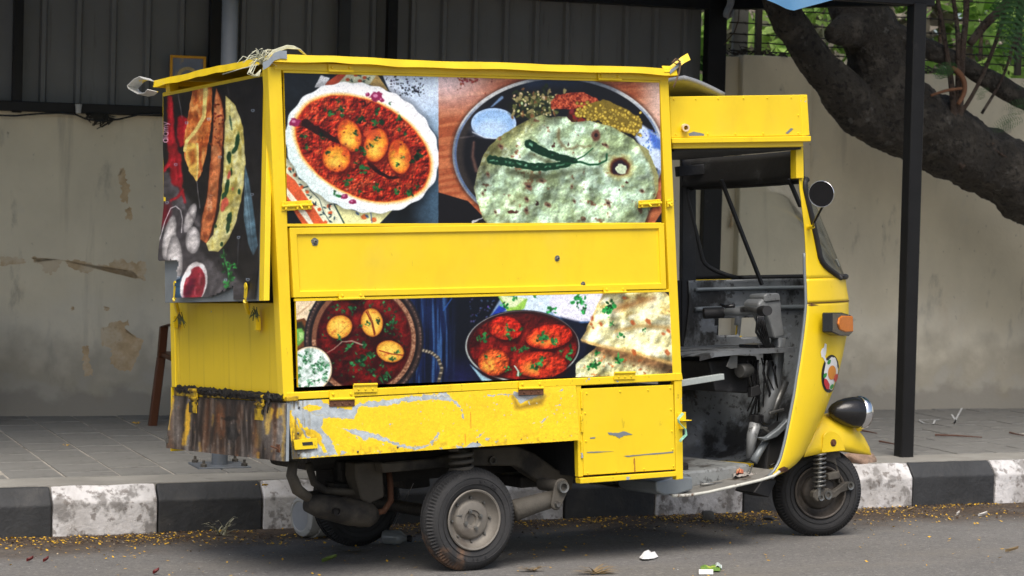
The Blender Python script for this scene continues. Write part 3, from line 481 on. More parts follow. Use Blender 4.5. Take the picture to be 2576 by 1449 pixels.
def paint_banner(corners):
    p = Paint(corners, 420, 900, (540, 160, 1.4206)); X, Y = p.X, p.Y; ALL = (slice(None), slice(None))
    p.fill((31, 29, 31)); p.tint(.25, 160, 3); n = fbm(X, Y, 90, 5, 4)
    p.poly([(60, 640), (130, 720), (260, 850), (420, 1100), (520, 1260), (660, 1420), (60, 1420)], (72, 68, 71), edge=26); p.poly([(110, 690), (150, 700), (300, 960), (260, 980)], (104, 98, 102), edge=22, op=.8); p.poly([(330, 1120), (420, 1160), (540, 1300), (400, 1390), (330, 1240)], (92, 88, 90), edge=26, op=.8); p.poly([(230, 860), (330, 1040), (420, 1120), (500, 1260), (480, 1280), (300, 1100)], (38, 36, 38), edge=18, op=.8)
    p.poly([(60, 880), (150, 860), (150, 960), (90, 1010)], (110, 22, 36), edge=24)
    for pts, a, b in (([(148, 300), (152, 420), (160, 520), (172, 640), (188, 740)], 30, 66), ([(210, 415), (205, 500), (205, 550)], 44, 20), ([(190, 610), (200, 700), (200, 760), (228, 860)], 36, 8), ([(115, 690), (150, 640), (172, 560)], 14, 40), ([(226, 420), (222, 540)], 40, 30), ([(150, 850), (190, 830), (215, 790)], 10, 16)): p.stroke(pts, a, b, (158, 18, 32), edge=7, wob=6); p.stroke([(x + 5, y) for x, y in pts], a * .3, b * .3, (206, 40, 52), edge=7, op=.6)
    w, m, d = p.poly([(275, 215), (375, 215), (372, 420), (345, 600), (318, 698), (292, 748), (255, 690), (225, 610), (222, 520), (240, 430)], (206, 112, 48), wob=5); n = fbm(X[w] * 2.2, Y[w] * .8, 40, 7, 4); p.lay(w, m * sm(.52, .68, n) * .8, (232, 158, 84)); p.lay(w, m * sm(.46, .3, n) * .8, (150, 64, 26))
    p.poly([(225, 560), (262, 540), (300, 545), (304, 690), (290, 748), (252, 690)], (236, 186, 80), wob=6); p.poly([(246, 590), (280, 570), (290, 640), (262, 660)], (176, 84, 30), edge=12, op=.8); p.stroke([(296, 545), (300, 640), (294, 740)], 12, 5, (246, 214, 120)); p.stroke([(342, 215), (330, 400), (290, 470), (240, 530), (228, 580)], 22, 18, (236, 208, 116), wob=4); p.stroke([(312, 640), (322, 690)], 14, 8, (190, 90, 40))
    p.poly([(398, 245), (428, 300), (444, 400), (440, 520), (425, 700), (405, 900), (382, 1010), (352, 1082), (318, 1060), (322, 960), (345, 830), (365, 650), (380, 450), (388, 300)], (70, 34, 20), edge=8); w, m, d = p.poly([(398, 245), (424, 310), (438, 400), (432, 520), (415, 700), (396, 900), (374, 1010), (348, 1078), (318, 1056), (324, 960), (347, 830), (366, 650), (380, 450), (390, 300)], (204, 114, 62), wob=4); n = fbm(X[w], Y[w] * .5, 26, 8, 4); p.lay(w, m * sm(.54, .7, n) * .7, (228, 148, 92)); p.lay(w, m * sm(.44, .3, n) * .8, (150, 70, 36)); p.lay(w, m * sm(10, 0, d) * .5, (130, 60, 30)); p.specks(26, (370, 440, 330, 560), 3, 6, (110, 44, 24), 10, asp=2.4)
    w, m, d = p.poly([(448, 285), (500, 340), (543, 460), (553, 620), (542, 780), (505, 960), (462, 1065), (412, 1122), (362, 1117), (345, 1078), (382, 1030), (412, 900), (432, 750), (440, 550), (446, 400)], (220, 210, 128), wob=5); n = fbm(X[w] * 1.6, Y[w] * .7, 40, 9, 4); p.lay(w, m * sm(.52, .68, n) * .8, (242, 236, 170)); p.lay(w, m * sm(.46, .3, n) * .8, (186, 164, 66)); p.lay(w, m * sm(14, 0, d) * .4, (150, 130, 60))
    for x, y, a, b, rt in ((510, 530, 12, 46, 8), (496, 575, 10, 22, 30), (466, 616, 11, 30, 0), (478, 695, 6, 22, 0), (455, 770, 12, 40, 10), (440, 820, 12, 26, 30), (468, 945, 14, 34, 6), (462, 990, 10, 36, 6), (520, 800, 8, 16, 0), (475, 430, 5, 40, -8), (395, 985, 8, 10, 0), (430, 1080, 8, 12, 0)): p.ell(x, y, a, b, (30, 74, 40), rt, wob=.35, wsc=16)
    for x, y, a, b in ((466, 712, 9, 22), (442, 862, 20, 26), (432, 890, 12, 16), (485, 785, 5, 8)): p.ell(x, y, a, b, (222, 96, 72), 14, wob=.35, wsc=16, edge=4)
    w, m, d = p.poly([(552, 660), (572, 730), (626, 1090), (600, 1142), (575, 1080), (545, 940)], (78, 108, 124), edge=3); p.lay(w, m * sm(.52, .62, vnoise((X[w] - Y[w] * .14) / 7, Y[w] * 0, 4)) * .7, (118, 148, 162)); p.lay(w, m * sm(900, 1000, Y[w] - (X[w] - 560) * 2) * .4, (40, 58, 70))
    for x, y, a, b, rt in ((163, 1050, 32, 122, 4), (196, 1160, 38, 124, -4), (262, 940, 28, 80, 14), (282, 1060, 36, 72, 0)): w, r, m = p.ell(x, y, a, b, None, rt, wob=.06, rad=[(0, (214, 208, 204)), (.6, (196, 190, 188)), (1, (120, 116, 116))]); p.lay(w, m * sm(.56, .7, fbm(X[w], Y[w], 60, 12, 3)) * .4, (150, 146, 148))
    p.stroke([(240, 900), (310, 980)], 10, 14, (112, 106, 108), edge=10, op=.7); p.poly([(205, 1270), (240, 1250), (250, 1390), (205, 1390)], (40, 66, 88), edge=8)
    p.ell(292, 1282, 62, 106, (226, 218, 216), 8, wob=.06); w, r, m = p.ell(295, 1294, 48, 92, (152, 34, 50), 8, wob=.08); p.lay(w, m * sm(.5, .66, fbm(X[w] * 2, Y[w] * .6, 40, 15, 3)) * .7, (196, 84, 96)); p.ell(272, 1320, 18, 60, (92, 20, 44), 12, edge=12); p.ell(262, 1240, 10, 22, (236, 228, 226), 20)
    p.stroke([(440, 1110), (450, 1180), (470, 1230), (480, 1300)], 5, 5, (60, 150, 70)); 
    for h in ((440, 1140, 24), (452, 1190, 26), (475, 1200, 26), (480, 1240, 34), (505, 1200, 24), (470, 1290, 36), (498, 1260, 26), (460, 1310, 24), (445, 1225, 18)): p.herb(*h, col=(52, 150, 66))
    p.stroke([(105, 1130), (130, 960), (152, 890), (180, 878), (208, 900), (222, 950), (222, 1020)], 4, 4, (206, 200, 202)); p.stroke([(192, 270), (214, 405)], 3, 3, (120, 116, 118)); p.stroke([(292, 745), (312, 890)], 3, 3, (140, 136, 138)); p.stroke([(455, 230), (468, 290)], 2, 2, (90, 88, 90)); p.stroke([(522, 1050), (520, 1190)], 2, 2, (110, 110, 112))
    p.glyphs('alamy', 140, 536, 25, (222, 168, 190), rot=-90); p.glyphs('alamy', 372, 900, 20, (236, 190, 160), rot=-90, op=.6); p.glyphs('alamy', 482, 470, 15, (200, 206, 180), rot=-90, op=.6)
    for x, y in ((600, 372), (245, 438), (364, 418), (187, 662), (426, 622), (596, 822), (140, 866), (528, 1052), (466, 1280), (578, 1278), (655, 588), (222, 1268)): p.glyphs('a', x, y, 15, (150, 168, 188), rot=-90, w=.2)
    p.relief(np.ones(p.X.shape), 70, .5, 441, None, 3); p.grain(.12, .08)
    return p.image('food_print_rear', PGAIN)
def paint_skirt(corners):
    """yellow paint peeled from the galvanised lower flap"""
    p = Paint(corners, 1100, 240, (560, 820, 1.958)); X, Y = p.X, p.Y
    p.fill((250, 205, 24)); p.tint(.04, 200, 4); G1 = (172, 182, 188)
    def pl(pts, c=G1, wob=9, **k):
        sd_ = int(abs(pts[0][0])) + 3; xs = [q[0] for q in pts]; ys = [q[1] for q in pts]; w = p.win(min(xs) - 30, max(xs) + 30, min(ys) - 30, max(ys) + 30)
        if w is None: return
        m, d = p.pmask(w, pts, 2, wob * 1.5, 26, sd_); d = d + (fbm(p.X[w], p.Y[w], 11, sd_, 3) - .5) * 10 + (fbm(p.X[w], p.Y[w], 34, sd_ + 2, 3) - .5) * 18 - 4.5
        p.lay(w, sm(-3.5, -1, d) * .8, (232, 214, 150)); g = fbm(p.X[w], p.Y[w], 60, sd_ + 9, 4); col = np.stack([(q + (g - .5) * 60) / 255 for q in c], -1); p.lay(w, sm(-.6, 1.2, d), col); p.lay(w, sm(-.6, 1.2, d) * sm(5, 1, d) * .45, (120, 124, 126))
    Y8 = (250, 205, 24)
    pl([(1000, 1330), (1250, 1330), (1330, 1390), (1500, 1420), (1540, 1370), (1900, 1330), (2200, 1290), (2250, 1330), (1900, 1370), (1760, 1400), (1560, 1400), (1520, 1500), (1200, 1480), (1090, 1410), (1000, 1560)])
    p.poly([(1130, 1410), (1190, 1385), (1280, 1400), (1270, 1420), (1190, 1440)], Y8, wob=6); p.poly([(1000, 1420), (1060, 1430), (1120, 1449), (1100, 1600), (1000, 1590)], Y8, wob=9); p.poly([(1090, 1500), (1200, 1450), (1290, 1500), (1300, 1640), (1250, 1700), (1150, 1600)], Y8, wob=9)
    # coordinates of the lower crop
    p.frame(1000, 1600, 1.9815)
    pl([(200, -200), (330, -90), (440, -60), (430, 40), (500, 120), (550, 230), (470, 240), (400, 60), (260, 20), (240, -40), (300, 60), (350, 110), (320, 120), (240, 20), (200, -60)])
    pl([(490, 0), (560, 30), (700, 40), (850, 80), (960, 130), (1110, 170), (1230, 150), (1290, 60), (1310, 70), (1250, 160), (1130, 200), (1000, 180), (900, 140), (780, 110), (760, 140), (730, 110), (620, 60), (500, 20)])
    pl([(390, 120), (440, 200), (500, 240), (210, 270), (200, 190)], wob=12)
    for q in ([(560, 230), (570, 200), (620, 205), (590, 235)], [(830, 210), (840, 190), (860, 200), (850, 220)], [(1570, 110), (1640, 50), (1650, 70), (1590, 110)], [(1640, 105), (1690, 100), (1680, 125), (1650, 120)], [(1430, 150), (1500, 170), (1560, 130), (1640, 160), (1710, 160), (1560, 185), (1420, 190)], [(1300, 175), (1340, 180), (1330, 190), (1300, 190)], [(670, 80), (690, 90), (700, 120), (680, 110)], [(1320, 40), (1345, 45), (1330, 60)], [(1940, 150), (2000, 135), (2010, 142), (1950, 156)]): pl(q, wob=5)
    p.frame(1600, 1040, 1.906)
    for q in ([(-20, 850), (170, 870), (240, 900), (280, 960), (290, 1040), (280, 1040), (262, 960), (200, 905), (60, 895), (-20, 905)], [(450, 860), (560, 850), (640, 850), (690, 830), (700, 860), (560, 865), (470, 875)], [(640, 860), (690, 930), (760, 890), (870, 860), (860, 820), (640, 830)], [(770, 1055), (840, 1050), (900, 1000), (890, 1020), (850, 1065), (780, 1070)], [(1060, 855), (1075, 855), (1070, 872), (1060, 870)], [(960, 825), (1000, 815), (1000, 830), (970, 835)], [(930, 935), (980, 925), (980, 940), (935, 942)], [(80, 1200), (110, 1130), (118, 1135), (100, 1190), (0, 1240), (-10, 1225)], [(500, 965), (512, 965), (508, 975)], [(900, 975), (920, 975), (915, 990)]): pl(q, wob=6)
    p.poly([(640, 870), (690, 940), (770, 905), (870, 880), (850, 930), (700, 960), (660, 960)], (90, 66, 30), edge=26, op=.6); p.ell(760, 860, 110, 34, (92, 88, 84), edge=14, op=.7, wob=.3)
    p.stroke([(335, 985), (338, 1100)], 5, 4, (214, 120, 30), op=.9); p.stroke([(296, 1140), (300, 1215)], 5, 4, (214, 120, 30), op=.9); p.specks(30, (-300, 1100, 800, 1240), 2, 6, (176, 182, 186), 8)
    p.frame(1000, 1600, 1.9815); n = fbm(p.X, p.Y, 60, 9, 4); edge_ = sm(480, 210, p.X) * sm(-60, 200, p.Y); p.mix(edge_ * sm(.48, .6, n) * .8, (60, 54, 48)); p.mix(sm(420, 200, p.X) * sm(.52, .66, fbm(p.X * 3, p.Y * .3, 50, 19, 3)) * .5, (92, 70, 30)); p.mix(sm(.70, .85, fbm(p.X, p.Y, 14, 77, 3)) * .2, (150, 140, 90)); p.mix(sm(.80, .81, fbm(p.X, p.Y, 26, 79, 4)), (170, 178, 182)); p.mix(sm(150, 260, p.Y - (p.X - 210) * -.066) * sm(.55, .7, fbm(p.X, p.Y, 30, 80, 3)) * .25, (96, 80, 50)); p.grain(.05, .05, 1)
    return p.image('peeled_paint', PGAIN)
def paint_tailgate(corners):
    p = Paint(corners, 520, 300, (600, 1300, 3.15)); X, Y = p.X, p.Y
    p.fill((88, 76, 68)); sx = X - (Y - 950) * -.06
    f = fbm(sx * 1., Y * .06, 70, 3, 4); g = fbm(sx, Y * .05, 150, 6, 3); h = fbm(sx, Y * .1, 28, 8, 3)
    p.mix(sm(.46, .70, f), (138, 132, 127)); p.mix(sm(.52, .32, f), (40, 32, 28)); p.mix(sm(.50, .70, g) * sm(600, 800, Y) * .75, (116, 64, 28)); p.mix(sm(.58, .8, h) * .35, (24, 19, 17)); p.mix(sm(.56, .42, fbm(X, Y, 40, 14, 4)) * .3, (52, 40, 32))
    Yl = (226, 172, 40)
    for pts, a, b, o in (([(375, 720), (350, 900), (310, 1170)], 50, 40, .9), ([(345, 1000), (320, 1100)], 40, 30, .9), ([(1330, 790), (1300, 920), (1290, 1060)], 60, 34, .92), ([(1450, 800), (1420, 860)], 60, 26, .85), ([(165, 640), (130, 900), (118, 1000)], 30, 20, .9), ([(1480, 720), (1500, 1000), (1480, 1370)], 20, 24, .5), ([(495, 1180), (500, 1260)], 24, 30, .7), ([(1190, 1300), (1180, 1370)], 30, 20, .8), ([(650, 840), (640, 960)], 20, 10, .4), ([(1200, 860), (1180, 1200)], 50, 60, .25)): p.stroke(pts, a * 1.35, b * 1.35, Yl, edge=14, wob=18, wsc=50, op=min(1, o * 1.1))
    for pts, a, b in (([(600, 660), (560, 1000), (540, 1230)], 70, 110), ([(1170, 850), (1150, 1080), (1160, 1300)], 60, 80), ([(960, 880), (950, 930)], 90, 60), ([(700, 700), (690, 900)], 30, 20)): p.stroke(pts, a, b, (108, 56, 20), edge=40, wob=20, op=.5)
    p.mix(sm(640, 700, X) * sm(1260, 1180, X) * sm(.4, .6, fbm(X, Y * .3, 120, 33, 3)) * .55, (34, 26, 23))
    p.mix(sm(.62, .7, fbm(X * 1.2, Y * .07, 22, 44, 3)) * .45, (150, 142, 136)); p.stroke([(435, 640), (420, 900), (390, 1240)], 6, 6, (24, 20, 18))
    for k in range(70): p.ell(p.rs.uniform(100, 1500), p.rs.uniform(650, 1370), p.rs.uniform(2, 5), p.rs.uniform(3, 10), p.rs.choice([(220, 160, 60), (200, 190, 180), (24, 20, 18), (170, 90, 40)]), p.rs.uniform(-20, 20))
    p.ell(880, 1050, 70, 90, (18, 15, 14), wob=.6, wsc=40, edge=14, op=.9); p.ell(840, 880, 80, 26, (20, 17, 15), wob=.6, wsc=30, edge=10, op=.8); p.stroke([(1380, 1030), (1400, 1000), (1440, 995)], 5, 4, (190, 180, 160), op=.8)
    p.mix(sm(.45, .75, fbm(X, Y * .35, 180, 66, 3)) * .4, (150, 145, 140)); p.mix(sm(.50, .72, fbm(X * 1.3, Y * .06, 44, 67, 3)) * .3, (28, 23, 20)); p.grain(.10, .08, 8)
    return p.image('stained_tailgate', PGAIN)
PGAIN = .97
# ------------------------------------------------------------------ setting: road, kerb, pavement, ground beyond
Mt['asphalt'] = M('asphalt', (.150, .145, .138), .9, var=.22, vs=1.1, bump=.6, bs=95, layers=[
    ((.26, .25, .232), 44, .53, .64, (1, 1, 1), .65), ((.06, .058, .055), 34, .56, .66, (1, 1, 1), .6), ((.05, .046, .042), 3.1, .66, .72, (1, 1, 1), .5), ((.27, .26, .245), 120, .54, .64, (1, 1, 1), .6), ((.05, .048, .046), 105, .56, .66, (1, 1, 1), .65), ((.20, .185, .16), .9, .48, .7, (1, 2.5, 1), .5), ((.07, .066, .06), 1.7, .60, .72, (1, 1, 1), .5)])
def road_mat():
    """asphalt with a strip of brown gutter dirt along the kerb"""
    m = Mt['asphalt']; nt = m.node_tree; N = nt.nodes; Lk = nt.links; p = N['Principled BSDF']; src = p.inputs['Base Color'].links[0].from_socket
    tc = N.new('ShaderNodeTexCoord'); sx = N.new('ShaderNodeSeparateXYZ'); Lk.new(tc.outputs['Object'], sx.inputs[0])
    ns = N.new('ShaderNodeTexNoise'); ns.inputs['Scale'].default_value = 2.2; ns.inputs['Detail'].default_value = 8; Lk.new(tc.outputs['Object'], ns.inputs['Vector'])
    ma = N.new('ShaderNodeMath'); ma.operation = 'MULTIPLY_ADD'; ma.inputs[1].default_value = 1.1; Lk.new(ns.outputs[0], ma.inputs[0]); Lk.new(sx.outputs[1], ma.inputs[2])
    mr = N.new('ShaderNodeMapRange'); mr.interpolation_type = 'SMOOTHSTEP'; mr.inputs[1].default_value = 9.55; mr.inputs[2].default_value = 10.35; Lk.new(ma.outputs[0], mr.inputs[0])
    n2 = N.new('ShaderNodeTexNoise'); n2.inputs['Scale'].default_value = 45; n2.inputs['Detail'].default_value = 5; Lk.new(tc.outputs['Object'], n2.inputs['Vector'])
    cr = N.new('ShaderNodeValToRGB'); cr.color_ramp.elements[0].position = .35; cr.color_ramp.elements[0].color = (.028, .02, .014, 1); cr.color_ramp.elements[1].position = .7; cr.color_ramp.elements[1].color = (.115, .078, .05, 1); Lk.new(n2.outputs[0], cr.inputs[0])
    mx = N.new('ShaderNodeMix'); mx.data_type = 'RGBA'; Lk.new(mr.outputs[0], mx.inputs[0]); Lk.new(src, mx.inputs[6]); Lk.new(cr.outputs[0], mx.inputs[7]); Lk.new(mx.outputs[2], p.inputs['Base Color'])
road_mat()
mb = MB(); xs = [-80, -30, -8, -2, 0, 2, 4, 6, 8, 10, 16, 40, 120]; ys = [-60, -20, -4, 3, 6, 7.2, 7.6, 8.0, 8.6, 9.2, 9.8, 10.6, 13, 16.0]
mb.grid(lambda a, b: Vector((xs[round(a * 12)], ys[round(b * 13)], road_z(min(ys[round(b * 13)], 10.8)))), 12, 13)
tag(mb.build('road', Mt['asphalt']), 'grey asphalt road with brown dirt along its gutter', None, None, 'structure')

Mt['concrete'] = M('pavement_concrete', (.26, .25, .225), .9, var=.22, vs=2.5, bump=.3, bs=60, layers=[((.30, .29, .265), 5, .52, .7, (1, 1, 1), .6), ((.09, .085, .08), 4, .55, .75, (1, 1, 1), .6)])
Mt['tile'] = M('paving_tile', (.185, .182, .17), .85, var=.22, vs=2.2, bump=.2, bs=60, layers=[((.085, .083, .08), 3, .48, .7, (1, 1, 1), .7), ((.27, .26, .24), 4, .56, .72, (1, 1, 1), .5), ((.10, .09, .08), 30, .58, .7, (1, 1, 1), .4)])
Mt['mortar'] = M('tile_mortar', (.36, .335, .29), .95, var=.3, vs=6, bump=.3, bs=90, layers=[((.10, .08, .06), 5, .5, .66, (1, 1, 1), .8)])
Mt['kerb_white'] = M('kerb_white_paint', (.62, .61, .61), .85, var=.15, vs=7, bump=.7, bs=30, layers=[((.33, .315, .30), 4, .42, .66, (1, 1, 1), .7), ((.15, .14, .13), 9, .50, .60, (1, 1, .8), .75), ((.12, .10, .085), 22, .54, .64, (1, 1, 1), .7)])
Mt['kerb_black'] = M('kerb_black_paint', (.030, .032, .035), .7, var=.3, vs=6, bump=.45, bs=35, layers=[((.06, .058, .055), 5, .5, .75, (1, 1, 1), .8), ((.15, .145, .14), 12, .66, .73, (1, 1, 1), .55)])
pav = empty('pavement', (0, 0, 0)); tag(pav, 'grey tiled pavement between kerb and wall', None, None, 'structure')
MB().prism([KP(-30, .10, -.3), KP(60, .10, -.3), KP(60, 6, -.3), KP(-30, 6, -.3)], (0, 0, .3 + PAVE + .006)).build('pavement_bed', Mt['mortar'], pav)
MB().prism([KP(-30, .075, -.3), KP(60, .075, -.3), KP(60, .34, -.3), KP(-30, .34, -.3)], (0, 0, .3 + PAVE + .010)).build('concrete_edge', Mt['concrete'], pav)
TW, TD = .268, .30; tmesh = None; ntile = 0
for ci in range(-3, 36):
    for ri in range(11):
        s0 = .361 + ci * TW; o0 = .345 + ri * TD + (TD * .5 if ci % 2 else 0) - TD * .5
        o1 = min(o0 + TD - .009, 3.3); o0 = max(o0, .347)
        if o1 - o0 < .05 or 5.5 < s0 and o0 > 2.75: continue
        if ntile >= 298: continue
        c = KP(s0 + TW / 2, (o0 + o1) / 2, PAVE + .002 + rnd.uniform(-.0015, .0035)); sx_, sy_ = proj(c)
        if sx_ < -60 or sx_ > 2640 or 760 < sx_ < 1700: continue
        m_ = MB().box((0, 0, 0), (TW - .012, o1 - o0 - .003, .016), KT, KN); o = m_.build('paving_tile', Mt['tile'], pav, bev=.003)
        o.location = c; o.rotation_euler = (rnd.uniform(-.004, .004), rnd.uniform(-.004, .004), 0); ntile += 1
kerb = empty('kerb', (0, 0, 0)); tag(kerb, 'kerb of black and white painted blocks along the gutter', None, None, 'structure')
marks = [-1.81, -1.30, -.78, -.27, .237, .736, 1.252, 1.77, 2.30, 2.847, 3.360, 3.884, 4.40, 4.936, 5.475, 6.01, 6.54, 7.07, 7.6]
for i, (s0, s1) in enumerate(zip(marks, marks[1:])):
    wht = (i % 2 == 0) if s0 > 1 else (i % 2 == 0)
    j = rnd.uniform(-.006, .006); z0 = -.25; e = .052 + rnd.uniform(-.004, .004); t = PAVE + .006
    prof = [(0, z0), (0, e), (.062, t), (.15, t), (.15, z0)]; mb = MB(); n = 9; vs = []
    for k in range(n + 1):
        s = s0 + .004 + (s1 - s0 - .008) * k / n
        for q, (o_, z_) in enumerate(prof):
            d = .004 * nz(s * 9, q * 3.1, 2); vs.append(KP(s, o_ + j + d, z_ + (.004 * nz(s * 7, q, 5) if q in (1, 2) else 0)))
    m_ = len(prof); mb.add(vs, [(k * m_ + q, k * m_ + (q + 1) % m_, (k + 1) * m_ + (q + 1) % m_, (k + 1) * m_ + q) for k in range(n) for q in range(m_)] + [tuple(range(m_)), tuple(n * m_ + q for q in range(m_ - 1, -1, -1))])
    mb.build('kerb_stone', Mt['kerb_white' if wht else 'kerb_black'], kerb, bev=.007)
# the right-hand end of the kerb goes on out of view as plain stone
MB().prism([KP(7.6, 0, -.25), KP(60, 0, -.25), KP(60, .1, -.25), KP(7.6, .1, -.25)], (0, 0, .36)).build('kerb_run', Mt['kerb_black'], kerb)
MB().prism([KP(-30, 0, -.25), KP(-1.81, 0, -.25), KP(-1.81, .1, -.25), KP(-30, .1, -.25)], (0, 0, .36)).build('kerb_run', Mt['kerb_black'], kerb)
Mt['soil'] = M('leafy_soil', (.07, .055, .035), .95, var=.4, vs=3, bump=.6, bs=20, layers=[((.05, .09, .02), 2, .5, .6, (1, 1, 1), .7)])
MB().prism([WP(-40, .35, -.2), WP(80, .35, -.2), WP(80, 120, -.2), WP(-40, 120, -.2)], (0, 0, .3)).build('garden_ground', Mt['soil'])
tag(bpy.data.objects['garden_ground'], 'leafy soil of the garden behind the wall', None, None, 'structure')

# ------------------------------------------------------------------ compound wall
def wall_mat():
    m = M('stained_plaster', (.68, .61, .455), .9, var=.14, vs=1.2, bump=.35, bs=22, layers=[
        ((.50, .45, .34), 1.4, .42, .7, (1, 1, .5), .6), ((.20, .185, .15), 7, .58, .72, (1, 1, .35), .5), ((.42, .27, .115), 1.1, .62, .74, (1, 1, .7), .5), ((.16, .145, .12), 26, .66, .72, (1, 1, .7), .6), ((.58, .545, .45), 3.2, .58, .7, (1, 1, .6), .4), ((.25, .22, .165), 2.1, .56, .70, (2.2, 2.2, .18), .45)])
    nt = m.node_tree; N = nt.nodes; Lk = nt.links; p = N['Principled BSDF']; cur = p.inputs['Base Color'].links[0].from_socket
    tc = N.new('ShaderNodeTexCoord'); sx = N.new('ShaderNodeSeparateXYZ'); Lk.new(tc.outputs['Object'], sx.inputs[0])
    def band(sock, z0, z1, nscale, namp, col, stg, stretch=(1, 1, 1)):
        mp = N.new('ShaderNodeMapping'); mp.inputs['Scale'].default_value = stretch; Lk.new(tc.outputs['Object'], mp.inputs[0])
        ns = N.new('ShaderNodeTexNoise'); ns.inputs['Scale'].default_value = nscale; ns.inputs['Detail'].default_value = 8; Lk.new(mp.outputs[0], ns.inputs['Vector'])
        ma = N.new('ShaderNodeMath'); ma.operation = 'MULTIPLY_ADD'; ma.inputs[1].default_value = namp; Lk.new(ns.outputs[0], ma.inputs[0]); Lk.new(sx.outputs[2], ma.inputs[2])
        mr = N.new('ShaderNodeMapRange'); mr.interpolation_type = 'SMOOTHSTEP'; mr.inputs[1].default_value = z1 + namp * .5; mr.inputs[2].default_value = z0 + namp * .5; mr.inputs[3].default_value = 0; mr.inputs[4].default_value = stg; Lk.new(ma.outputs[0], mr.inputs[0])
        mx = N.new('ShaderNodeMix'); mx.data_type = 'RGBA'; mx.inputs[7].default_value = (*col, 1); Lk.new(mr.outputs[0], mx.inputs[0]); Lk.new(sock, mx.inputs[6]); return mx.outputs[2]
    cur = band(cur, .50, .85, 2.5, .7, (.66, .63, .54), .5)         # paler lower wall
    cur = band(cur, .22, .62, 5.0, .7, (.17, .145, .105), .5)       # damp band
    cur = band(cur, .12, .30, 5.0, .8, (.44, .42, .37), .6)      # repaired plaster along the foot
    cur = band(cur, .12, .20, 7.0, .3, (.18, .165, .14), .45)
    Lk.new(cur, p.inputs['Base Color']); return m
Mt['plaster'] = wall_mat()
def wz(x, y, off=0): return WL(x, y, off).z
def ws(x, y, off=0): return (WL(x, y, off) - WA).dot(WT)
zb = wz(200, 285)                              # underside of the shelter's rail
s_end = ws(1822, 400); s_p0 = ws(1859, 300); s_p1 = ws(2034, 300)
wall = thing('compound_wall', WP(3.5, .1, PAVE), 'stained beige plaster wall behind the pavement, running the width of the picture', 'wall')
MB().prism([WP(-14, 0, PAVE - .3), WP(s_end, 0, PAVE - .3), WP(s_end, .2, PAVE - .3), WP(-14, .2, PAVE - .3)], (0, 0, zb + .02 - PAVE + .3)).build('wall_section', Mt['plaster'], wall)
zt1 = wz(1930, 146); zt2 = wz(2450, 192)
MB().prism([WP(s_end - .001, .03, PAVE - .3), WP(s_p0, .03, PAVE - .3), WP(s_p0, .2, PAVE - .3), WP(s_end - .001, .2, PAVE - .3)], (0, 0, zt1 - PAVE + .3)).build('wall_recess', Mt['plaster'], wall)
MB().prism([WP(s_p0, -.05, PAVE - .3), WP(s_p1, -.05, PAVE - .3), WP(s_p1, .2, PAVE - .3), WP(s_p0, .2, PAVE - .3)], (0, 0, zt1 + .012 - PAVE + .3)).build('pilaster', Mt['plaster'], wall, bev=.006)
MB().prism([WP(s_p1, -.012, PAVE - .3), WP(40, -.012, PAVE - .3), WP(40, .2, PAVE - .3), WP(s_p1, .2, PAVE - .3)], (0, 0, zt2 - PAVE + .3)).build('wall_section', Mt['plaster'], wall, bev=.004)
# flaked patches: plaster fallen off, the ochre coat showing
Mt['ochre'] = M('ochre_undercoat', (.56, .41, .24), .95, var=.25, vs=14, bump=.6, bs=40, layers=[((.62, .55, .41), 7, .44, .64, (1, 1, 1), .7), ((.36, .26, .16), 24, .60, .72, (1, 1, 1), .5)])
Mt['greycoat'] = M('bare_cement', (.23, .225, .21), .95, var=.2, vs=9, bump=.4, bs=50)
def blob(pts, sub=4, amp=4, seed=0):
    out = []
    for i, (x, y) in enumerate(pts):
        x2, y2 = pts[(i + 1) % len(pts)]
        for k in range(sub):
            t = k / sub; out.append((x + (x2 - x) * t + amp * nz(i * 1.7 + t * 3, seed, 1), y + (y2 - y) * t + amp * nz(i * 1.3 + t * 3, seed, 7)))
    return out
def patch(pts, mat, seed, off=-.0012, amp=4):
    MB().prism([WL(x + 2.5 * nz(i * 2.3, seed, 3), y + 2.5 * nz(i * 2.9, seed, 9), off) for i, (x, y) in enumerate(blob(pts, 12, 8, seed))], WN * .003).build('flaked_patch', mat, wall)
for i, (pts, mt) in enumerate((
    ([(0, 648), (40, 645), (62, 652), (60, 664), (0, 668)], 'ochre'), ([(80, 648), (130, 650), (155, 655), (150, 672), (130, 690), (112, 686), (105, 668), (85, 656)], 'ochre'),
    ([(160, 655), (200, 652), (240, 668), (275, 665), (290, 650), (330, 660), (368, 658), (366, 704), (345, 700), (330, 682), (290, 680), (240, 672), (222, 688), (200, 684), (175, 672)], 'ochre'),
    ([(300, 425), (312, 422), (318, 450), (326, 475), (322, 510), (305, 505), (304, 470), (298, 450)], 'ochre'), ([(316, 525), (330, 524), (332, 552), (317, 553)], 'ochre'),
    ([(252, 830), (285, 810), (322, 805), (318, 835), (360, 855), (350, 890), (330, 935), (300, 930), (278, 915), (278, 880), (255, 865)], 'ochre'), ([(208, 872), (222, 868), (226, 910), (232, 945), (212, 945), (208, 905)], 'ochre'),
    ([(180, 770), (188, 775), (180, 780)], 'ochre'), ([(262, 772), (276, 776), (268, 783)], 'ochre'), ([(2232, 684), (2250, 668), (2278, 682), (2272, 700), (2250, 692)], 'ochre'), ([(1838, 540), (1842, 530), (1845, 568), (1836, 572)], 'ochre'),
    ([(2345, 960), (2375, 965), (2368, 985), (2350, 990)], 'greycoat'))):
    patch(pts, Mt[mt], i)
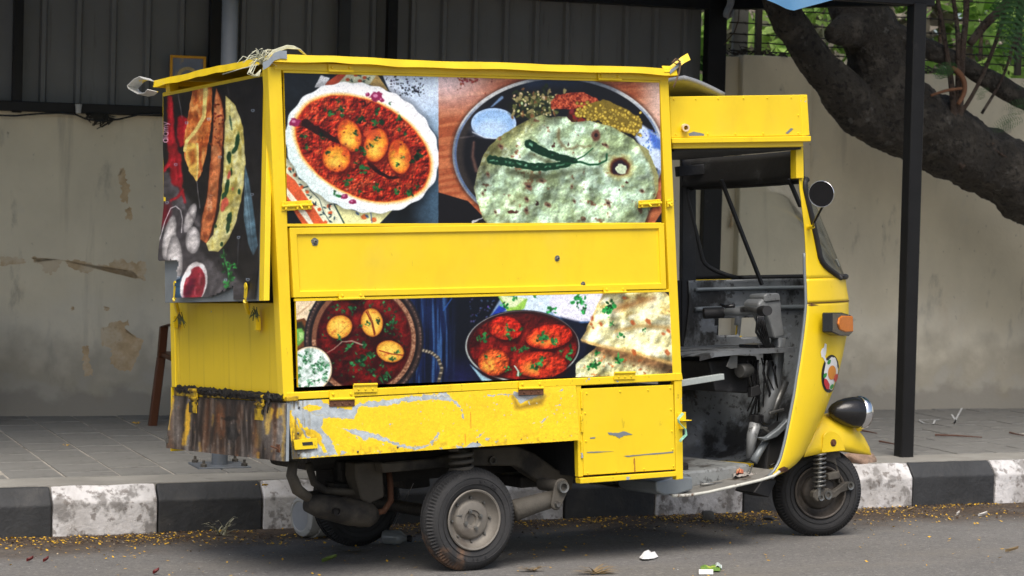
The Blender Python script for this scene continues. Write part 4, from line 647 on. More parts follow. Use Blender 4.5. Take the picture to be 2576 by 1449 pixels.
# ------------------------------------------------------------------ shelter: corrugated cladding, rails, posts, roof
Mt['clad'] = M('grey_cladding', (.19, .192, .19), .6, .2, var=.10, vs=2, bump=.05, bs=20, layers=[((.10, .095, .085), 12, .58, .75, (3, 3, .25), .6), ((.06, .05, .045), 8, .70, .74, (1, 1, .4), .8)])
Mt['blacksteel'] = M('black_painted_steel', (.009, .009, .0095), .5, .0, spec=.3, var=.25, vs=8, bump=.1, bs=40, layers=[((.055, .05, .047), 9, .62, .78, (1, 1, 1), .6)])
Mt['bluesheet'] = M('blue_roof_sheet', (.16, .42, .80), .45, .05, var=.1, vs=5, bump=.05, bs=30)
Mt['bluefilm'] = M('blue_plastic_film', (.22, .52, .92), .5, 0, var=.08, vs=6, bump=0)
_nt = Mt['bluefilm'].node_tree; _t = _nt.nodes.new('ShaderNodeBsdfTranslucent'); _t.inputs[0].default_value = (.22, .55, .95, 1); _x = _nt.nodes.new('ShaderNodeMixShader'); _x.inputs[0].default_value = .7; _nt.links.new(_nt.nodes['Principled BSDF'].outputs[0], _x.inputs[1]); _nt.links.new(_t.outputs[0], _x.inputs[2]); _nt.links.new(_x.outputs[0], _nt.nodes['Material Output'].inputs[0])
sh = thing('street_shelter', WP(2.5, -1.4, PAVE), 'dark shelter of grey corrugated sheets and black steel frame over the pavement', 'shelter')
CO_ = .03; zr = wz(200, 265) ; ztop = 3.75
colx = [(-420, -390), (33, 58), (527, 580), (974, 998), (1776, 1822)]
colS = [(ws(a, 100, -.02), ws(b, 100, -.02)) for a, b in colx]
def corrugated(s0, s1):
    mb = MB(); pr = []; s = s0; P_ = .21
    while s < s1 - 1e-6:
        for ds, d in ((0, 0), (P_ * .62, 0), (P_ * .68, -.028), (P_ * .80, -.028), (P_ * .86, 0)):
            if s + ds < s1: pr.append((s + ds, d))
        s += P_
    pr.append((s1, 0)); n = len(pr)
    vs = [WP(a, .08 + d, zr - .02) for a, d in pr] + [WP(a, .08 + d, ztop) for a, d in pr]
    return mb.add(vs, [(i, i + 1, n + i + 1, n + i) for i in range(n - 1)])
edges_ = [-6.0] + [(a + b) / 2 for a, b in colS[1:4]] + [colS[4][0] + .01]
for a, b in zip(edges_, edges_[1:]): corrugated(a + .004, b - .004).build('cladding_sheet', Mt['clad'], sh)
for k, (a, b) in enumerate(colS):
    z0 = PAVE if k == 4 else zb - .01
    MB().box(WP((a + b) / 2, -.005 + (.0 if k != 4 else -.012), (z0 + ztop) / 2), (b - a, .075 if k != 4 else .09, ztop - z0), WT, WN).build('column', Mt['blacksteel'], sh, bev=.004)
MB().box(WP((s_end - 6) / 2, -.01, (zb + zr) / 2 + .004), (s_end + 6 - .05, .10, zr - zb + .012), WT, WN).build('rail', Mt['blacksteel'], sh, bev=.004)
ztr = wz(1780, 26, -.03)
MB().box(WP((s_end - 6) / 2, -.012, ztr + .06), (s_end + 6, .09, .11), WT, WN).build('top_rail', Mt['blacksteel'], sh, bev=.004)
# inner cladding stiffener seen behind the cart
MB().box(WP(ws(865, 80), .0, (zr + ztop) / 2), (.075, .045, ztop - zr - .05), WT, WN).build('stiffener', M('grey_black_steel', (.035, .037, .038), .6, var=.2, vs=6), sh, bev=.003)
# front posts and roof frame
pb = G(2283, 1155, PAVE); ptop = hit(2312, 6, pb, KN).z
PS = .082
MB().box(pb + UP * (ptop - PAVE) / 2 + KN * PS / 2, (PS, PS, ptop - PAVE), KT, KN).build('front_post', Mt['blacksteel'], sh, bev=.005)
MB().box(pb + UP * .004 + KN * PS / 2, (.12, .12, .008), KT, KN).build('post_foot', Mt['concrete'], sh)
a_ = pb + KN * PS / 2 + UP * (ptop - PAVE + .03); b_ = WP(s_end - .03, 0, ztr + .06); d_ = (b_ - a_).normalized()
mb = MB(); mb.box((a_ + b_) / 2, ((b_ - a_).length + .05, .06, .09), d_, d_.cross(UP).normalized(), UP); mb.build('cross_beam', Mt['blacksteel'], sh, bev=.004)
e_ = pb + KN * PS / 2 + UP * (ptop - PAVE + .03)
MB().box(e_ - KT * 3.6, (7.4, .06, .09), KT, KN, UP).build('front_beam', Mt['blacksteel'], sh, bev=.004)
# roof sheet over the frame, torn blue corner hanging over the cross beam
rz0 = ptop + .10; rz1 = ztop - .05
MB().grid(lambda a, b: WP(-6, .2, rz1 + .1).lerp(WP(s_end + .02, .2, ztr + .17), a).lerp(KP(-4.5, .10, rz0 + .03).lerp(KP(5.12, .16, rz0 + .01), a), b) + UP * .012 * math.cos(a * 420), 120, 4).build('roof_sheet', Mt['bluesheet'], sh, thick=.003)
fpl = pb - KN * .22
def flap_fn(a, b):
    x = 1902 + 172 * a; dep = np.interp(a, [0, .3, .42, .62, 1], [2, 26, 30, 20, 2]); P = hit(x, -40 + (40 + dep) * b, fpl, KN); return P - KN * (.10 * b + .012 * math.sin(a * 9))
MB().grid(flap_fn, 14, 6).build('torn_roof_sheet', Mt['bluefilm'], sh)
# ------------------------------------------------------------------ the food cart
cart = empty('food_cart', CM)
tag(cart, 'yellow three-wheeled food cart with food pictures on its panels, parked by the kerb', 'food cart')
Yv, Yr, Yw, Gv = Mt['yellow'], Mt['yellow_rear'], Mt['yellow_worn'], Mt['galv']
VF = 1.10                                   # far side of the box
def V(dv): return Vector((0, dv, 0))
def side(name, pts, v0, th, mat, parent=cart, bev=.002): return solid(name, [S(x, y, v0) for x, y in pts], V(th), mat, parent, bev)
wt = S(1000, 160)[2]; wb_ = S(1200, 975)[2]
UF = S(1690, 600)[0]
# posts and rails of the frame
side('corner_post', [(674, 166), (708, 170), (741, 1002), (714, 1005)], VS, .055, Mt['yellow'], bev=.003)
side('corner_post', [(1660, 198), (1682, 198), (1716, 955), (1694, 955)], VS - .001, .05, Mt['yellow'], bev=.003)
side('top_rail', [(690, 155), (1683, 183), (1683, 203), (690, 176)], VS - .004, .045, Yv, bev=.003)
side('bottom_rail', [(722, 988), (1716, 938), (1719, 957), (722, 1007)], VS - .006, .05, Yw, bev=.003)
# far posts, far side, floor, front bulkhead (closed box)
for u in (U0 + .02, UF - .02): MB().box((u, VF - .025, (wt + wb_) / 2), (.045, .045, wt - wb_)).build('corner_post', Yv, cart, .003)
MB().box(((U0 + UF) / 2, VF - .012, (wt + wb_) / 2), (UF - U0 - .09, .012, wt - wb_ - .02)).build('side_panel', Yv, cart, .002)
MB().box(((U0 + UF) / 2, (VS + VF) / 2, wb_ + .005), (UF - U0 - .05, VF - VS - .09, .012)).build('box_floor', Mt['underdark'], cart)
MB().box((UF - .012, (VS + VF) / 2 + .01, (wt + wb_) / 2), (.01, VF - VS - .12, wt - wb_ - .06)).build('front_bulkhead', Mt['cabdark'], cart)
MB().box((U0 + .3, (VS + VF) / 2, (wt + wb_) / 2 + .1), (.01, VF - VS - .12, wt - wb_ - .3)).build('inner_partition', Mt['cabdark'], cart)
# printed panels
def printed(name, px, v0, th, paintfn, mname, parent=cart, rough=.32, border=None):
    c = [S(x, y, v0) for x, y in px]; im = paintfn(c); m = M(mname, (1, 1, 1), rough, img=im, var=.03, vs=3, bump=.05, bs=8, coat=.08, spec=.4)
    b = side(name, px, v0 + .0008, th, border or Yv, parent, 0.)
    mb = MB(); tl, tr, br, bl = c; mb.grid(lambda a, t: tl.lerp(tr, a).lerp(bl.lerp(br, a), t) - V(.0012 + .0035 * math.sin(math.pi * t) * (.5 + .5 * nz(a * 3, 4))), 24, 8)
    me = mb.build('food_picture', m, b, smooth='all', fix=False)
    uv = me.data.uv_layers.new(name='UVMap'); 
    for lp in me.data.loops:
        i = lp.vertex_index; uv.data[lp.index].uv = ((i % 25) / 24, 1 - (i // 25) / 8)
    return b
printed('printed_hatch', [(714, 181), (1658, 207), (1664, 562), (723, 564)], VS + .006, .012, paint_upper, 'food_print_a')
printed('printed_panel', [(744, 757), (1688, 734), (1695, 940), (750, 974)], VS + .004, .012, paint_lower, 'food_print_b')
side('panel_edge', [(741, 751), (1687, 728), (1687, 735), (742, 759)], VS + .002, .014, Yv)
# thin yellow rim round the upper hatch
side('hatch_rim', [(712, 177), (1659, 203), (1659, 208), (713, 183)], VS + .001, .02, Yv, bev=.001)
side('hatch_rim', [(722, 563), (1664, 560), (1664, 566), (722, 570)], VS + .001, .02, Yv, bev=.001)
# fold-down counter
cf = MB(); fo = [(729, 573), (1671, 561), (1677, 727), (739, 749)]; fi = [(747, 590), (1658, 575), (1663, 713), (755, 733)]
O_ = [S(x, y, VS - .002) for x, y in fo]; I_ = [S(x, y, VS - .002) for x, y in fi]; Ib = [p + V(.010) for p in I_]; Ob = [p + V(.03) for p in O_]
fs = []
for i in range(4):
    j = (i + 1) % 4; fs += [(i, j, 4 + j, 4 + i), (4 + i, 4 + j, 8 + j, 8 + i), (12 + i, 12 + j, j, i)]
cf.add(O_ + I_ + Ib + Ob, fs + [(8, 9, 10, 11), (15, 14, 13, 12)]); counter = cf.build('folding_counter', Yv, cart, .002)
Mt['rawmark'] = M('scraped_metal', lin((120, 122, 118)), .6, .4, var=.3, vs=60, bump=.5, bs=120, layers=[((.03, .026, .02), 60, .52, .62, (1, 1, 1), .9)])
for x, y, r in ((792, 608, .016), (1402, 650, .013), (1467, 715, .012)):
    c = S(x, y, VS + .006); mb = MB(); n = 14
    mb.add([c] + [c + Vector((math.cos(k * 2 * math.pi / n), 0, math.sin(k * 2 * math.pi / n))) * r * (1 + .35 * nz(k * 1.3, x)) for k in range(n)], [(0, k + 1, (k + 1) % n + 1) for k in range(n)])
    mb.lathe([(r * .5, .001), (r * .5, -.006), (r * .3, -.008), (r * .28, -.002), (0, -.002)], c, (0, 1, 0), 12); mb.build('scraped_bolt', Mt['rawmark'], counter)
# hinges: two leaves, a knuckle and bolts
def hinge(x0, x1, y, up, mat, mat2=None, dn=0.0, vv=VS - .006, slope=-.025):
    mb = MB(); a = S(x0, y, vv); b = S(x1, y + (x1 - x0) * slope, vv); X = (b - a); L = X.length; X.normalize(); Z = Vector((0, 0, 1)); c = (a + b) / 2
    if up: mb.box(c + Z * up / 2, (L, .003, up), X, (0, 1, 0), Z)
    if dn: mb.box(c - Z * dn / 2, (L * 1.02, .003, dn), X, (0, 1, 0), Z, mi=1 if mat2 else 0)
    mb.tube([a - V(.003), b - V(.003)], .0052, 8)
    for t in (.14, .86):
        if up: mb.lathe([(0, -.006), (.005, -.005), (.0065, 0)], a.lerp(b, t) + Z * up * .55 - V(.002), (0, 1, 0), 8)
    for t in (.2, .5, .8):
        if dn: mb.lathe([(0, -.004), (.004, -.003), (.005, 0)], a.lerp(b, t) - Z * dn * .6 - V(.002), (0, 1, 0), 6, mi=1 if mat2 else 0)
    return mb.build('hinge', [mat, mat2] if mat2 else mat, cart)
for x0, x1, y, sl in ((826, 888, 178, .028), (1504, 1562, 199, .028)): hinge(x0, x1, y, .026, Yv, slope=sl, vv=VS - .010)
for x0, x1, y in ((852, 916, 752), (1518, 1575, 736)): hinge(x0, x1, y, .022, Yv, vv=VS - .008)
hinge(889, 948, 968, 0, Yv, dn=.03, vv=VS - .012); hinge(1545, 1597, 938, 0, Yv, dn=.028, vv=VS - .012)
hinge(829, 891, 1004, .034, Yw, Mt['rust'], .03, vv=VS - .012); hinge(1305, 1366, 977, .03, Yw, Mt['rust'], .028, vv=VS - .012)
# bolts that hold the upper hatch
def latch(x0, x1, y, h, kx):
    mb = MB(); a = S(x0, y, VS - .004); b = S(x1, y - 4, VS - .004); X = (b - a).normalized(); mb.box((a + b) / 2, ((b - a).length, .003, h), X)
    mb.tube([a - V(.006), b - V(.006)], .006, 8); k = S(kx, y - 2, VS - .012); mb.tube([k, k - V(.02) - Vector((0, 0, .014))], .004, 6)
    for t in (.12, .5, .88): mb.box(a.lerp(b, t) - V(.005), (.008, .010, h * .8), X)
    return mb.build('latch', Yv, cart, .0008)
latch(708, 784, 519, .036, 756); latch(1606, 1662, 514, .032, 1632); latch(1676, 1690, 513, .034, 1684)
# lower flap with peeled paint, cabinet beside it
sk = [(722, 1010), (1448, 969), (1459, 1107), (737, 1155)]
skv = [VS - .004, VS - .004, VS - .03, VS - .03]; c = [S(x, y, v) for (x, y), v in zip(sk, skv)]
skm = M('peeling_paint', (1, 1, 1), .5, img=paint_skirt(c), var=.05, vs=4, bump=.12, bs=25, spec=.4)
b = MB().prism([q + V(.001) for q in c], V(.010)).build('skirt_flap', Gv, cart, .001)
mb = MB(); tl, tr, br, bl = c; mb.grid(lambda a, t: tl.lerp(tr, a).lerp(bl.lerp(br, a), t) - V(.001 + .004 * nz(a * 6, t * 3) ** 2), 24, 6); me = mb.build('painted_face', skm, b, smooth='all', fix=False)
uv = me.data.uv_layers.new(name='UVMap')
for lp in me.data.loops: i = lp.vertex_index; uv.data[lp.index].uv = ((i % 25) / 24, 1 - (i // 25) / 6)
# worn yellow hasp on the flap's rear corner
hs = [S(x, y, VS - .036) for x, y in ((739, 1107), (798, 1102), (800, 1128), (742, 1132))]
b = solid('flap_hasp', hs, V(.004), Mt['yellow_worn'], cart, .001); sl = [S(x, y, VS - .0375) for x, y in ((760, 1113), (786, 1111), (788, 1119), (762, 1121))]; solid('hasp_slot', sl, V(.001), Mt['cabdark'], b, 0)
def rivets(pts, vf, mat, par, r=.005):
    src = None
    for x, y in pts:
        c = S(x, y, vf(x, y))
        if src is None: src = MB().lathe([(0, -.0045), (r * .65, -.004), (r, 0)], (0, 0, 0), (0, 1, 0), 8).build('rivet', mat, par); src.location = c
        else: o = copy_obj(src, par); o.location = c
rivets(((752, 1025), (750, 1090), (752, 1142), (900, 1136), (1000, 1125), (1200, 1112), (1310, 1106), (1430, 1098), (1436, 1046), (1440, 985)), lambda x, y: VS - .006 - .026 * (y - 1000) / 140, Mt['rawmark'], b)
door = side('cabinet_door', [(1463, 978), (1694, 968), (1700, 1181), (1469, 1196)], VS - .003, .012, Yv, bev=.002)
rivets(((1476, 990), (1560, 985), (1630, 981), (1686, 976), (1688, 1030), (1690, 1085), (1692, 1130), (1694, 1172), (1620, 1180), (1550, 1186), (1478, 1190), (1474, 1110), (1472, 1040)), lambda x, y: VS - .003, Yv, door)
def scratch(pts, m, v=VS - .0042, nm='bare_scratch', par=None): return solid(nm, [S(x, y, v) for x, y in blob(pts, 4, 1.6, int(pts[0][0]))], V(.0008), m, par or door, 0)
scratch([(1529, 1088), (1555, 1089), (1570, 1085), (1592, 1093), (1570, 1096), (1558, 1103), (1548, 1096), (1532, 1094)], Gv); scratch([(1484, 1101), (1498, 1099), (1496, 1103), (1485, 1104)], Gv)
scratch([(1476, 1137), (1500, 1136), (1545, 1135), (1500, 1139), (1478, 1140)], Gv); scratch([(1570, 1147), (1600, 1144), (1694, 1136), (1694, 1139), (1600, 1147), (1578, 1150)], Gv)
scratch([(1594, 1156), (1597, 1150), (1599, 1186), (1596, 1188)], M('rust_run', (.42, .17, .02), .7, var=.2, vs=30))
side('cabinet_stile', [(1449, 966), (1462, 966), (1468, 1198), (1456, 1200)], VS - .001, .03, Yv)
side('cabinet_stile', [(1697, 957), (1716, 956), (1719, 1205), (1701, 1207)], VS - .002, .03, Yw)
side('cabinet_sill', [(1460, 1203), (1703, 1186), (1704, 1198), (1461, 1217)], VS - .012, .04, Yw)
ub = S(1456, 1050)[0]; zc0 = S(1590, 1205)[2]
MB().box(((ub + UF) / 2 + .02, VS + .27, (zc0 + wb_) / 2 - .01), (UF - ub - .03, .46, wb_ - zc0 - .06)).build('cabinet_box', Mt['cabdark'], cart)
for y in (985, 1045, 1110): MB().tube([S(1463, y, VS - .004), S(1464, y + 42, VS - .004)], .006, 8).build('door_hinge', Yw, cart)
# hasp with padlock tongue at the cabinet's front edge
mb = MB(); a = S(1716, 1040, VS - .01); mb.box(a + Vector((.0, .004, -.012)), (.045, .003, .034)); mb.box(a + Vector((.004, -.014, -.03)), (.05, .034, .003)); mb.box(a + Vector((.0, .0, -.052)), (.03, .02, .03)); mb.build('cabinet_hasp', Yw, cart, .001)
# underside of the front cabinet: galvanised bar standing out of the box
solid('bare_bar', [S(x, y, VS + .07) for x, y in ((1712, 957), (1822, 940), (1823, 955), (1712, 973))], V(.03), M('bare_metal', lin((175, 182, 178)), .5, .3, var=.12, vs=20), cart, .002)

# ------------------------------------------------------------------ rear of the box
def rq(px, us): us = us if isinstance(us, (list, tuple)) else [us] * len(px); return [Q(x, y, u) for (x, y), u in zip(px, us)]
RX = Vector((1, 0, 0))
rl = rq([(432, 762), (703, 762), (716, 992), (442, 972)], U0 + .004); solid('rear_panel', rl, RX * .012, Yr, cart, .002)
solid('corner_post', rq([(410, 232), (428, 229), (452, 985), (438, 985)], U0 + .002), RX * .04, Yr, cart, .003)
solid('rear_rail', rq([(437, 974), (722, 998), (722, 1010), (437, 996)], U0 - .008), RX * .05, Mt['yellow_tar'], cart, .003)
solid('rear_top_rail', rq([(408, 234), (690, 176), (690, 196), (409, 250)], U0 - .002), RX * .04, Yr, cart, .003)
# tar packed in the joint
a = Q(446, 978, U0 - .010); b_e = Q(714, 1002, U0 - .010); mb = MB()
mb.grid(lambda t, h: a.lerp(b_e, t) + Vector((-.016 * math.sin(math.pi * h) * (.6 + .9 * nz(t * 40, h * 4, 1)), 0, (h - .5) * .034 * (1 + .8 * nz(t * 26, 3)) + .006 * nz(t * 70, h * 9))), 140, 8)
mb.tube([Q(680, 990, U0 - .015), Q(676, 1015, U0 - .02), Q(672, 1040, U0 - .03)], [.008, .006, .003], 6)
mb.build('packed_tar', Mt['grease'], cart, smooth='all')
# stained tailgate, hanging a little outwards
tgp = [(435, 995), (722, 1014), (719, 1161), (418, 1127)]; tgu = [U0 - .004, U0 - .004, U0 - .05, U0 - .05]; c = rq(tgp, tgu)
tgm = M('tailgate_stain', (1, 1, 1), .6, img=paint_tailgate(c), var=.08, vs=8, bump=.2, bs=40)
tg = MB().prism([q + RX * .001 for q in c], RX * .012).build('tailgate', Gv, cart, .001)
mb = MB(); tl, tr, br, bl = c; mb.grid(lambda a, t: tl.lerp(tr, a).lerp(bl.lerp(br, a), t) - RX * (.0015 + .004 * abs(nz(a * 7, t * 2))), 20, 8); me = mb.build('stained_face', tgm, tg, smooth='all', fix=False); uv = me.data.uv_layers.new(name='UVMap')
for lp in me.data.loops: i = lp.vertex_index; uv.data[lp.index].uv = ((i % 21) / 20, 1 - (i // 21) / 8)
def rhinge(x, y):
    mb = MB(); c = Q(x, y, U0 - .016); mb.box(c + Vector((0, 0, .0)), (.004, .075, .07)); mb.tube([c + Vector((-.004, -.04, .028)), c + Vector((-.004, .04, .028))], .007, 8); mb.tube([c + Vector((-.004, -.04, -.006)), c + Vector((-.004, .04, -.006))], .007, 8)
    mb.box(c + Vector((-.006, 0, -.045)), (.004, .08, .045)); return mb.build('hinge', Mt['yellow_tar'], cart, .001)
rhinge(488, 998); rhinge(654, 1014)
mb = MB(); c = Q(700, 1128, U0 - .052); mb.tube([c + Vector((-.006, .05, .005)), c + Vector((-.01, -.02, .0))], .004, 6); mb.box(c, (.006, .022, .03)); mb.build('tailgate_pin', Mt['rust'], cart)
mb = MB(); c = Q(420, 1105, U0 - .05); mb.tube([c + Vector((-.006, .06, .004)), c + Vector((-.006, -.01, .0))], .004, 6); mb.box(c, (.006, .022, .03)); mb.build('tailgate_pin', Mt['steel'], cart)
# upper rear flap, ajar at the bottom, with its torn banner
fp = [(411, 246), (673, 194), (662, 757), (415, 762)]; fu = [U0 - .012, U0 - .012, U0 - .10, U0 - .10]; fc = rq(fp, fu)
fl = MB().prism([q + RX * .0 for q in fc], RX * .018).build('rear_flap', Gv, cart, .002)
edge = rq([(662, 196), (674, 193), (664, 757), (651, 757)], [U0 - .013, U0 - .013, U0 - .101, U0 - .101]); solid('flap_edge', edge, RX * .024, Yv, fl, .002)
solid('flap_edge', rq([(409, 247), (415, 246), (418, 640), (412, 640)], [U0 - .014, U0 - .014, U0 - .084, U0 - .084]), RX * .022, Yv, fl, .002)
tl, tr, br, bl = rq([(412, 243), (664, 192), (651, 757), (415, 762)], fu)
bn = paint_banner([tl, tr, br, bl]); bnm = M('food_banner', (1, 1, 1), .42, img=bn, var=.04, vs=4, bump=.12, bs=14, spec=.45)
NU, NV = 80, 130; mb = MB(); vid = {}
def bpos(a, t):
    p = tl.lerp(tr, a).lerp(bl.lerp(br, a), t); d = .003 + .004 * abs(nz(a * 4, t * 6))
    if t > .55: d += .02 * (1 - a) ** 2 * math.sin((t - .55) * 5) + .012 * max(0, math.sin(a * 9 + t * 8)) * (t - .55) * 2
    d += max(0, t - .86) * .18 * max(0, math.sin(a * 6.5 + .4)); return p - RX * d + Vector((0, .035 * max(0, (t - .52)) * 2 * max(0, .25 - a) * 4 * (1 if t < .8 else 0), 0))
def inside(a, t):
    if a < .20 + .03 * nz(t * 30): return t < .80 + .012 * nz(a * 40, 3) - .0
    if a < .40: return t < .978
    if a < .78: return t < .978 - .045 * max(0, (a - .52)) / .26 + .010 * nz(a * 40, 9)
    return t < .995
vs = []; fs = []
for j in range(NV + 1):
    for i in range(NU + 1): vs.append(bpos(i / NU, j / NV))
for j in range(NV):
    for i in range(NU):
        if inside((i + .5) / NU, (j + .5) / NV): fs.append((j * (NU + 1) + i, j * (NU + 1) + i + 1, (j + 1) * (NU + 1) + i + 1, (j + 1) * (NU + 1) + i))
mb.add(vs, fs); me = mb.build('food_banner', bnm, fl, smooth='all', fix=False); uv = me.data.uv_layers.new(name='UVMap')
for lp in me.data.loops: i = lp.vertex_index; uv.data[lp.index].uv = ((i % (NU + 1)) / NU, 1 - (i // (NU + 1)) / NV)
# hasps that close the flap, hanging on the rear panel
def rhasp(x, y, w_, big):
    mb = MB(); a = Q(x, y - 38, U0 - .105); b = Q(x - 2, y, U0 - .10); mb.box((a + b) / 2, (.004, .026, (a - b).length), Z=(a - b).normalized()); mb.lathe([(0, -.004), (.013, -.004), (.013, 0), (0, 0)], a, (1, 0, 0), 12)
    c = Q(x + 6, y + 30, U0 - .045); d = Q(x + big * 14, y + 58, U0 - .02); mb.tube([b, c], .010, 6); mb.box(d, (.022, .022, .05)); mb.box(d + Vector((.008, .012, .012)), (.004, .03, .09)); return mb.build('flap_hasp', Mt['yellow_worn'], cart, .001)
rhasp(441, 752, .02, 0); rhasp(619, 757, .02, 2)

# ------------------------------------------------------------------ roof sheet of the box
wr = S(1000, 148)[2]; LIP = .03
def roof_edge(t):
    pass
mb = MB(); oU0, oU1, oV0, oV1 = U0 - .045, UF + .02, VS - .035, VF + .02
def rtop(a, b): return Vector((oU0 + (oU1 - oU0) * a, oV0 + (oV1 - oV0) * b, wr + .006 * nz(a * 4, b * 3) + .0022 * nz(a * 16, b * 9) - .004))
mb.grid(rtop, 40, 16)
def lipf(e0, e1, n, out):
    vs = []
    for k in range(n + 1):
        t = k / n; a = e0[0] + (e1[0] - e0[0]) * t; b = e0[1] + (e1[1] - e0[1]) * t; p = rtop(a, b)
        vs += [p, p + Vector(out) * (.006 + .004 * nz(t * 20, 7)) - Vector((0, 0, LIP * (.95 + .16 * nz(t * 12, out[0] * 5))))]
    mb.add(vs, [(2 * k, 2 * k + 2, 2 * k + 3, 2 * k + 1) for k in range(n)])
lipf((0, 0), (1, 0), 60, (0, -1, 0)); lipf((0, 0), (0, 1), 40, (-1, 0, 0)); lipf((0, 1), (1, 1), 30, (0, 1, 0)); lipf((1, 0), (1, 1), 20, (1, 0, 0))
roof = mb.build('roof_sheet', Mt['yellow'], cart, thick=.0025)
Mt['bentgalv'] = M('bent_galvanised', lin((165, 172, 178)), .4, .5, var=.15, vs=18, bump=.1, bs=40, layers=[(YCOL, 9, .6, .66, (1, 1, 1), .8)])
def strip(pts, wdir, w, nm, mat=None):
    mb = MB(); vs = []
    for i, p in enumerate(pts): p = Vector(p); q = Vector(wdir) * w * (1 + .25 * nz(i * 1.3)); vs += [p, p + q]
    mb.add(vs, [(2 * i, 2 * i + 2, 2 * i + 3, 2 * i + 1) for i in range(len(pts) - 1)]); return mb.build(nm, mat or Mt['bentgalv'], roof, thick=.003)
strip([S(x, y, VS - .045) for x, y in ((662, 176), (676, 168), (690, 152), (705, 147), (722, 148))], (0, .0, .03), 1, 'bent_corner')
strip([S(x, y, VS - .042) for x, y in ((1672, 181), (1692, 180), (1706, 170), (1722, 158), (1737, 150))], (0, .02, .03), .95, 'upturned_end', Yv)
strip([S(x, y, VS - .044) for x, y in ((1686, 186), (1698, 176), (1712, 165))], (0, .0, .02), .8, 'upturned_end')
ce = Vector((oU0 - .01, oV1 - .0, wr - .02)); pts = [Q(x, y, U0 - .05) for x, y in ((398, 232), (388, 240), (372, 243), (350, 230), (347, 222), (362, 205), (378, 198), (388, 204))]
strip(pts, (-.05, 0, .01), 1, 'crumpled_corner', M('torn_edge', lin((205, 205, 200)), .5, .3, var=.2, vs=20, layers=[(YCOL, 12, .56, .6)]))
def round_poly(px, r, n=5):
    out = []; m = len(px)
    for i in range(m):
        p = Vector((*px[i], 0)); a = (Vector((*px[i - 1], 0)) - p); b = (Vector((*px[(i + 1) % m], 0)) - p); ri = r[i] if isinstance(r, (list, tuple)) else r
        a = p + a.normalized() * ri; b = p + b.normalized() * ri
        for k in range(n + 1): t = k / n; q = a * (1 - t) ** 2 + p * 2 * t * (1 - t) + b * t * t; out.append((q.x, q.y))
    return out
# ------------------------------------------------------------------ wheels
def wheel(name, hub, R, wid, rimr, tm, rm, near=True, nuts=4):
    """hub: centre of the outer face; the axle runs along +v"""
    w = empty(name, hub, cart); w['_at'] = tuple(hub); ax = (0, 1, 0); X = (1, 0, 0); h = wid
    prof = [(rimr, .018), (rimr + .008, .006), (rimr + .02, .0015), (rimr + .045, -.004), (R - .035, -.003), (R - .022, .004), (R - .012, .013), (R - .002, .024), (R, .030), (R + .002, h * .5), (R, h - .030), (R - .002, h - .024), (R - .012, h - .013), (R - .022, h - .004), (R - .035, h + .003), (rimr + .02, h), (rimr, h - .018)]
    mb = MB(); mb.lathe(prof, hub, ax, 176, lug={5: (-.0035, .002), 6: (-.006, .004), 7: (-.006, .003), 8: (-.004, .0), 10: (-.004, 0), 11: (-.006, -.003), 12: (-.006, -.004)}, X=X)
    for g in (-.014, .014): mb.lathe([(R + .0022, h * .5 + g - .003), (R - .004, h * .5 + g), (R + .0022, h * .5 + g + .003)], hub, ax, 64, X=X)
    for rr in (rimr + .030, R - .040): mb.lathe([(rr - .0015, -.003), (rr, -.0062), (rr + .0015, -.003)], hub, ax, 72, X=X)
    mb.build('tyre', tm, w, smooth=True)
    rp = [(rimr + .006, .004), (rimr + .008, -.003), (rimr + .004, -.006), (rimr - .002, -.003), (rimr - .006, .012), (rimr - .016, .022), (rimr - .022, .030), (rimr - .034, .033), (rimr - .037, .027), (rimr - .043, .018), (rimr - .050, .014), (.040, .012), (.036, .018), (.024, .020), (.021, .030), (0, .030)]
    mb = MB(); mb.lathe(rp, hub, ax, 64, X=X); rim = mb.build('rim', rm, w, smooth=True)
    if nuts:
        for k in range(nuts):
            a = math.radians(20 + 360 / nuts * k); c = Vector(hub) + Vector((math.cos(a) * .038, .012, math.sin(a) * .038)); m2 = MB(); m2.lathe([(0, -.014), (.005, -.014), (.005, -.008), (.009, -.008), (.009, .003)], c, ax, 6); m2.build('wheel_nut', Mt['steel'], w)
        for k in range(8):
            a = math.radians(360 / 8 * k); c = Vector(hub) + Vector((math.cos(a) * (rimr - .028), .028, math.sin(a) * (rimr - .028))); m2 = MB(); m2.lathe([(0, -.007), (.004, -.007), (.006, -.003), (.006, .006)], c, ax, 6); m2.build('rim_bolt', Mt['steel'], w)
        m2 = MB(); a = math.radians(165); c = Vector(hub) + Vector((math.cos(a) * .075, .02, math.sin(a) * .075)); m2.tube([c, c + Vector((.02, -.014, .004))], .003, 6); m2.build('valve', Mt['steel'], w)
    return w
RW = .209; zc = S(1193, 1308, 0)
hub_n = Vector((zc.x, 0, zc.z)); RW = hub_n.z + .002
nearw = wheel('rear_wheel', hub_n, RW, .105, .118, Mt['dust_tyre'], Mt['rim'])
farw = wheel('rear_wheel', Vector((hub_n.x, 1.0, hub_n.z)), RW, .105, .118, Mt['tyre'], Mt['rimdark'], nuts=0)
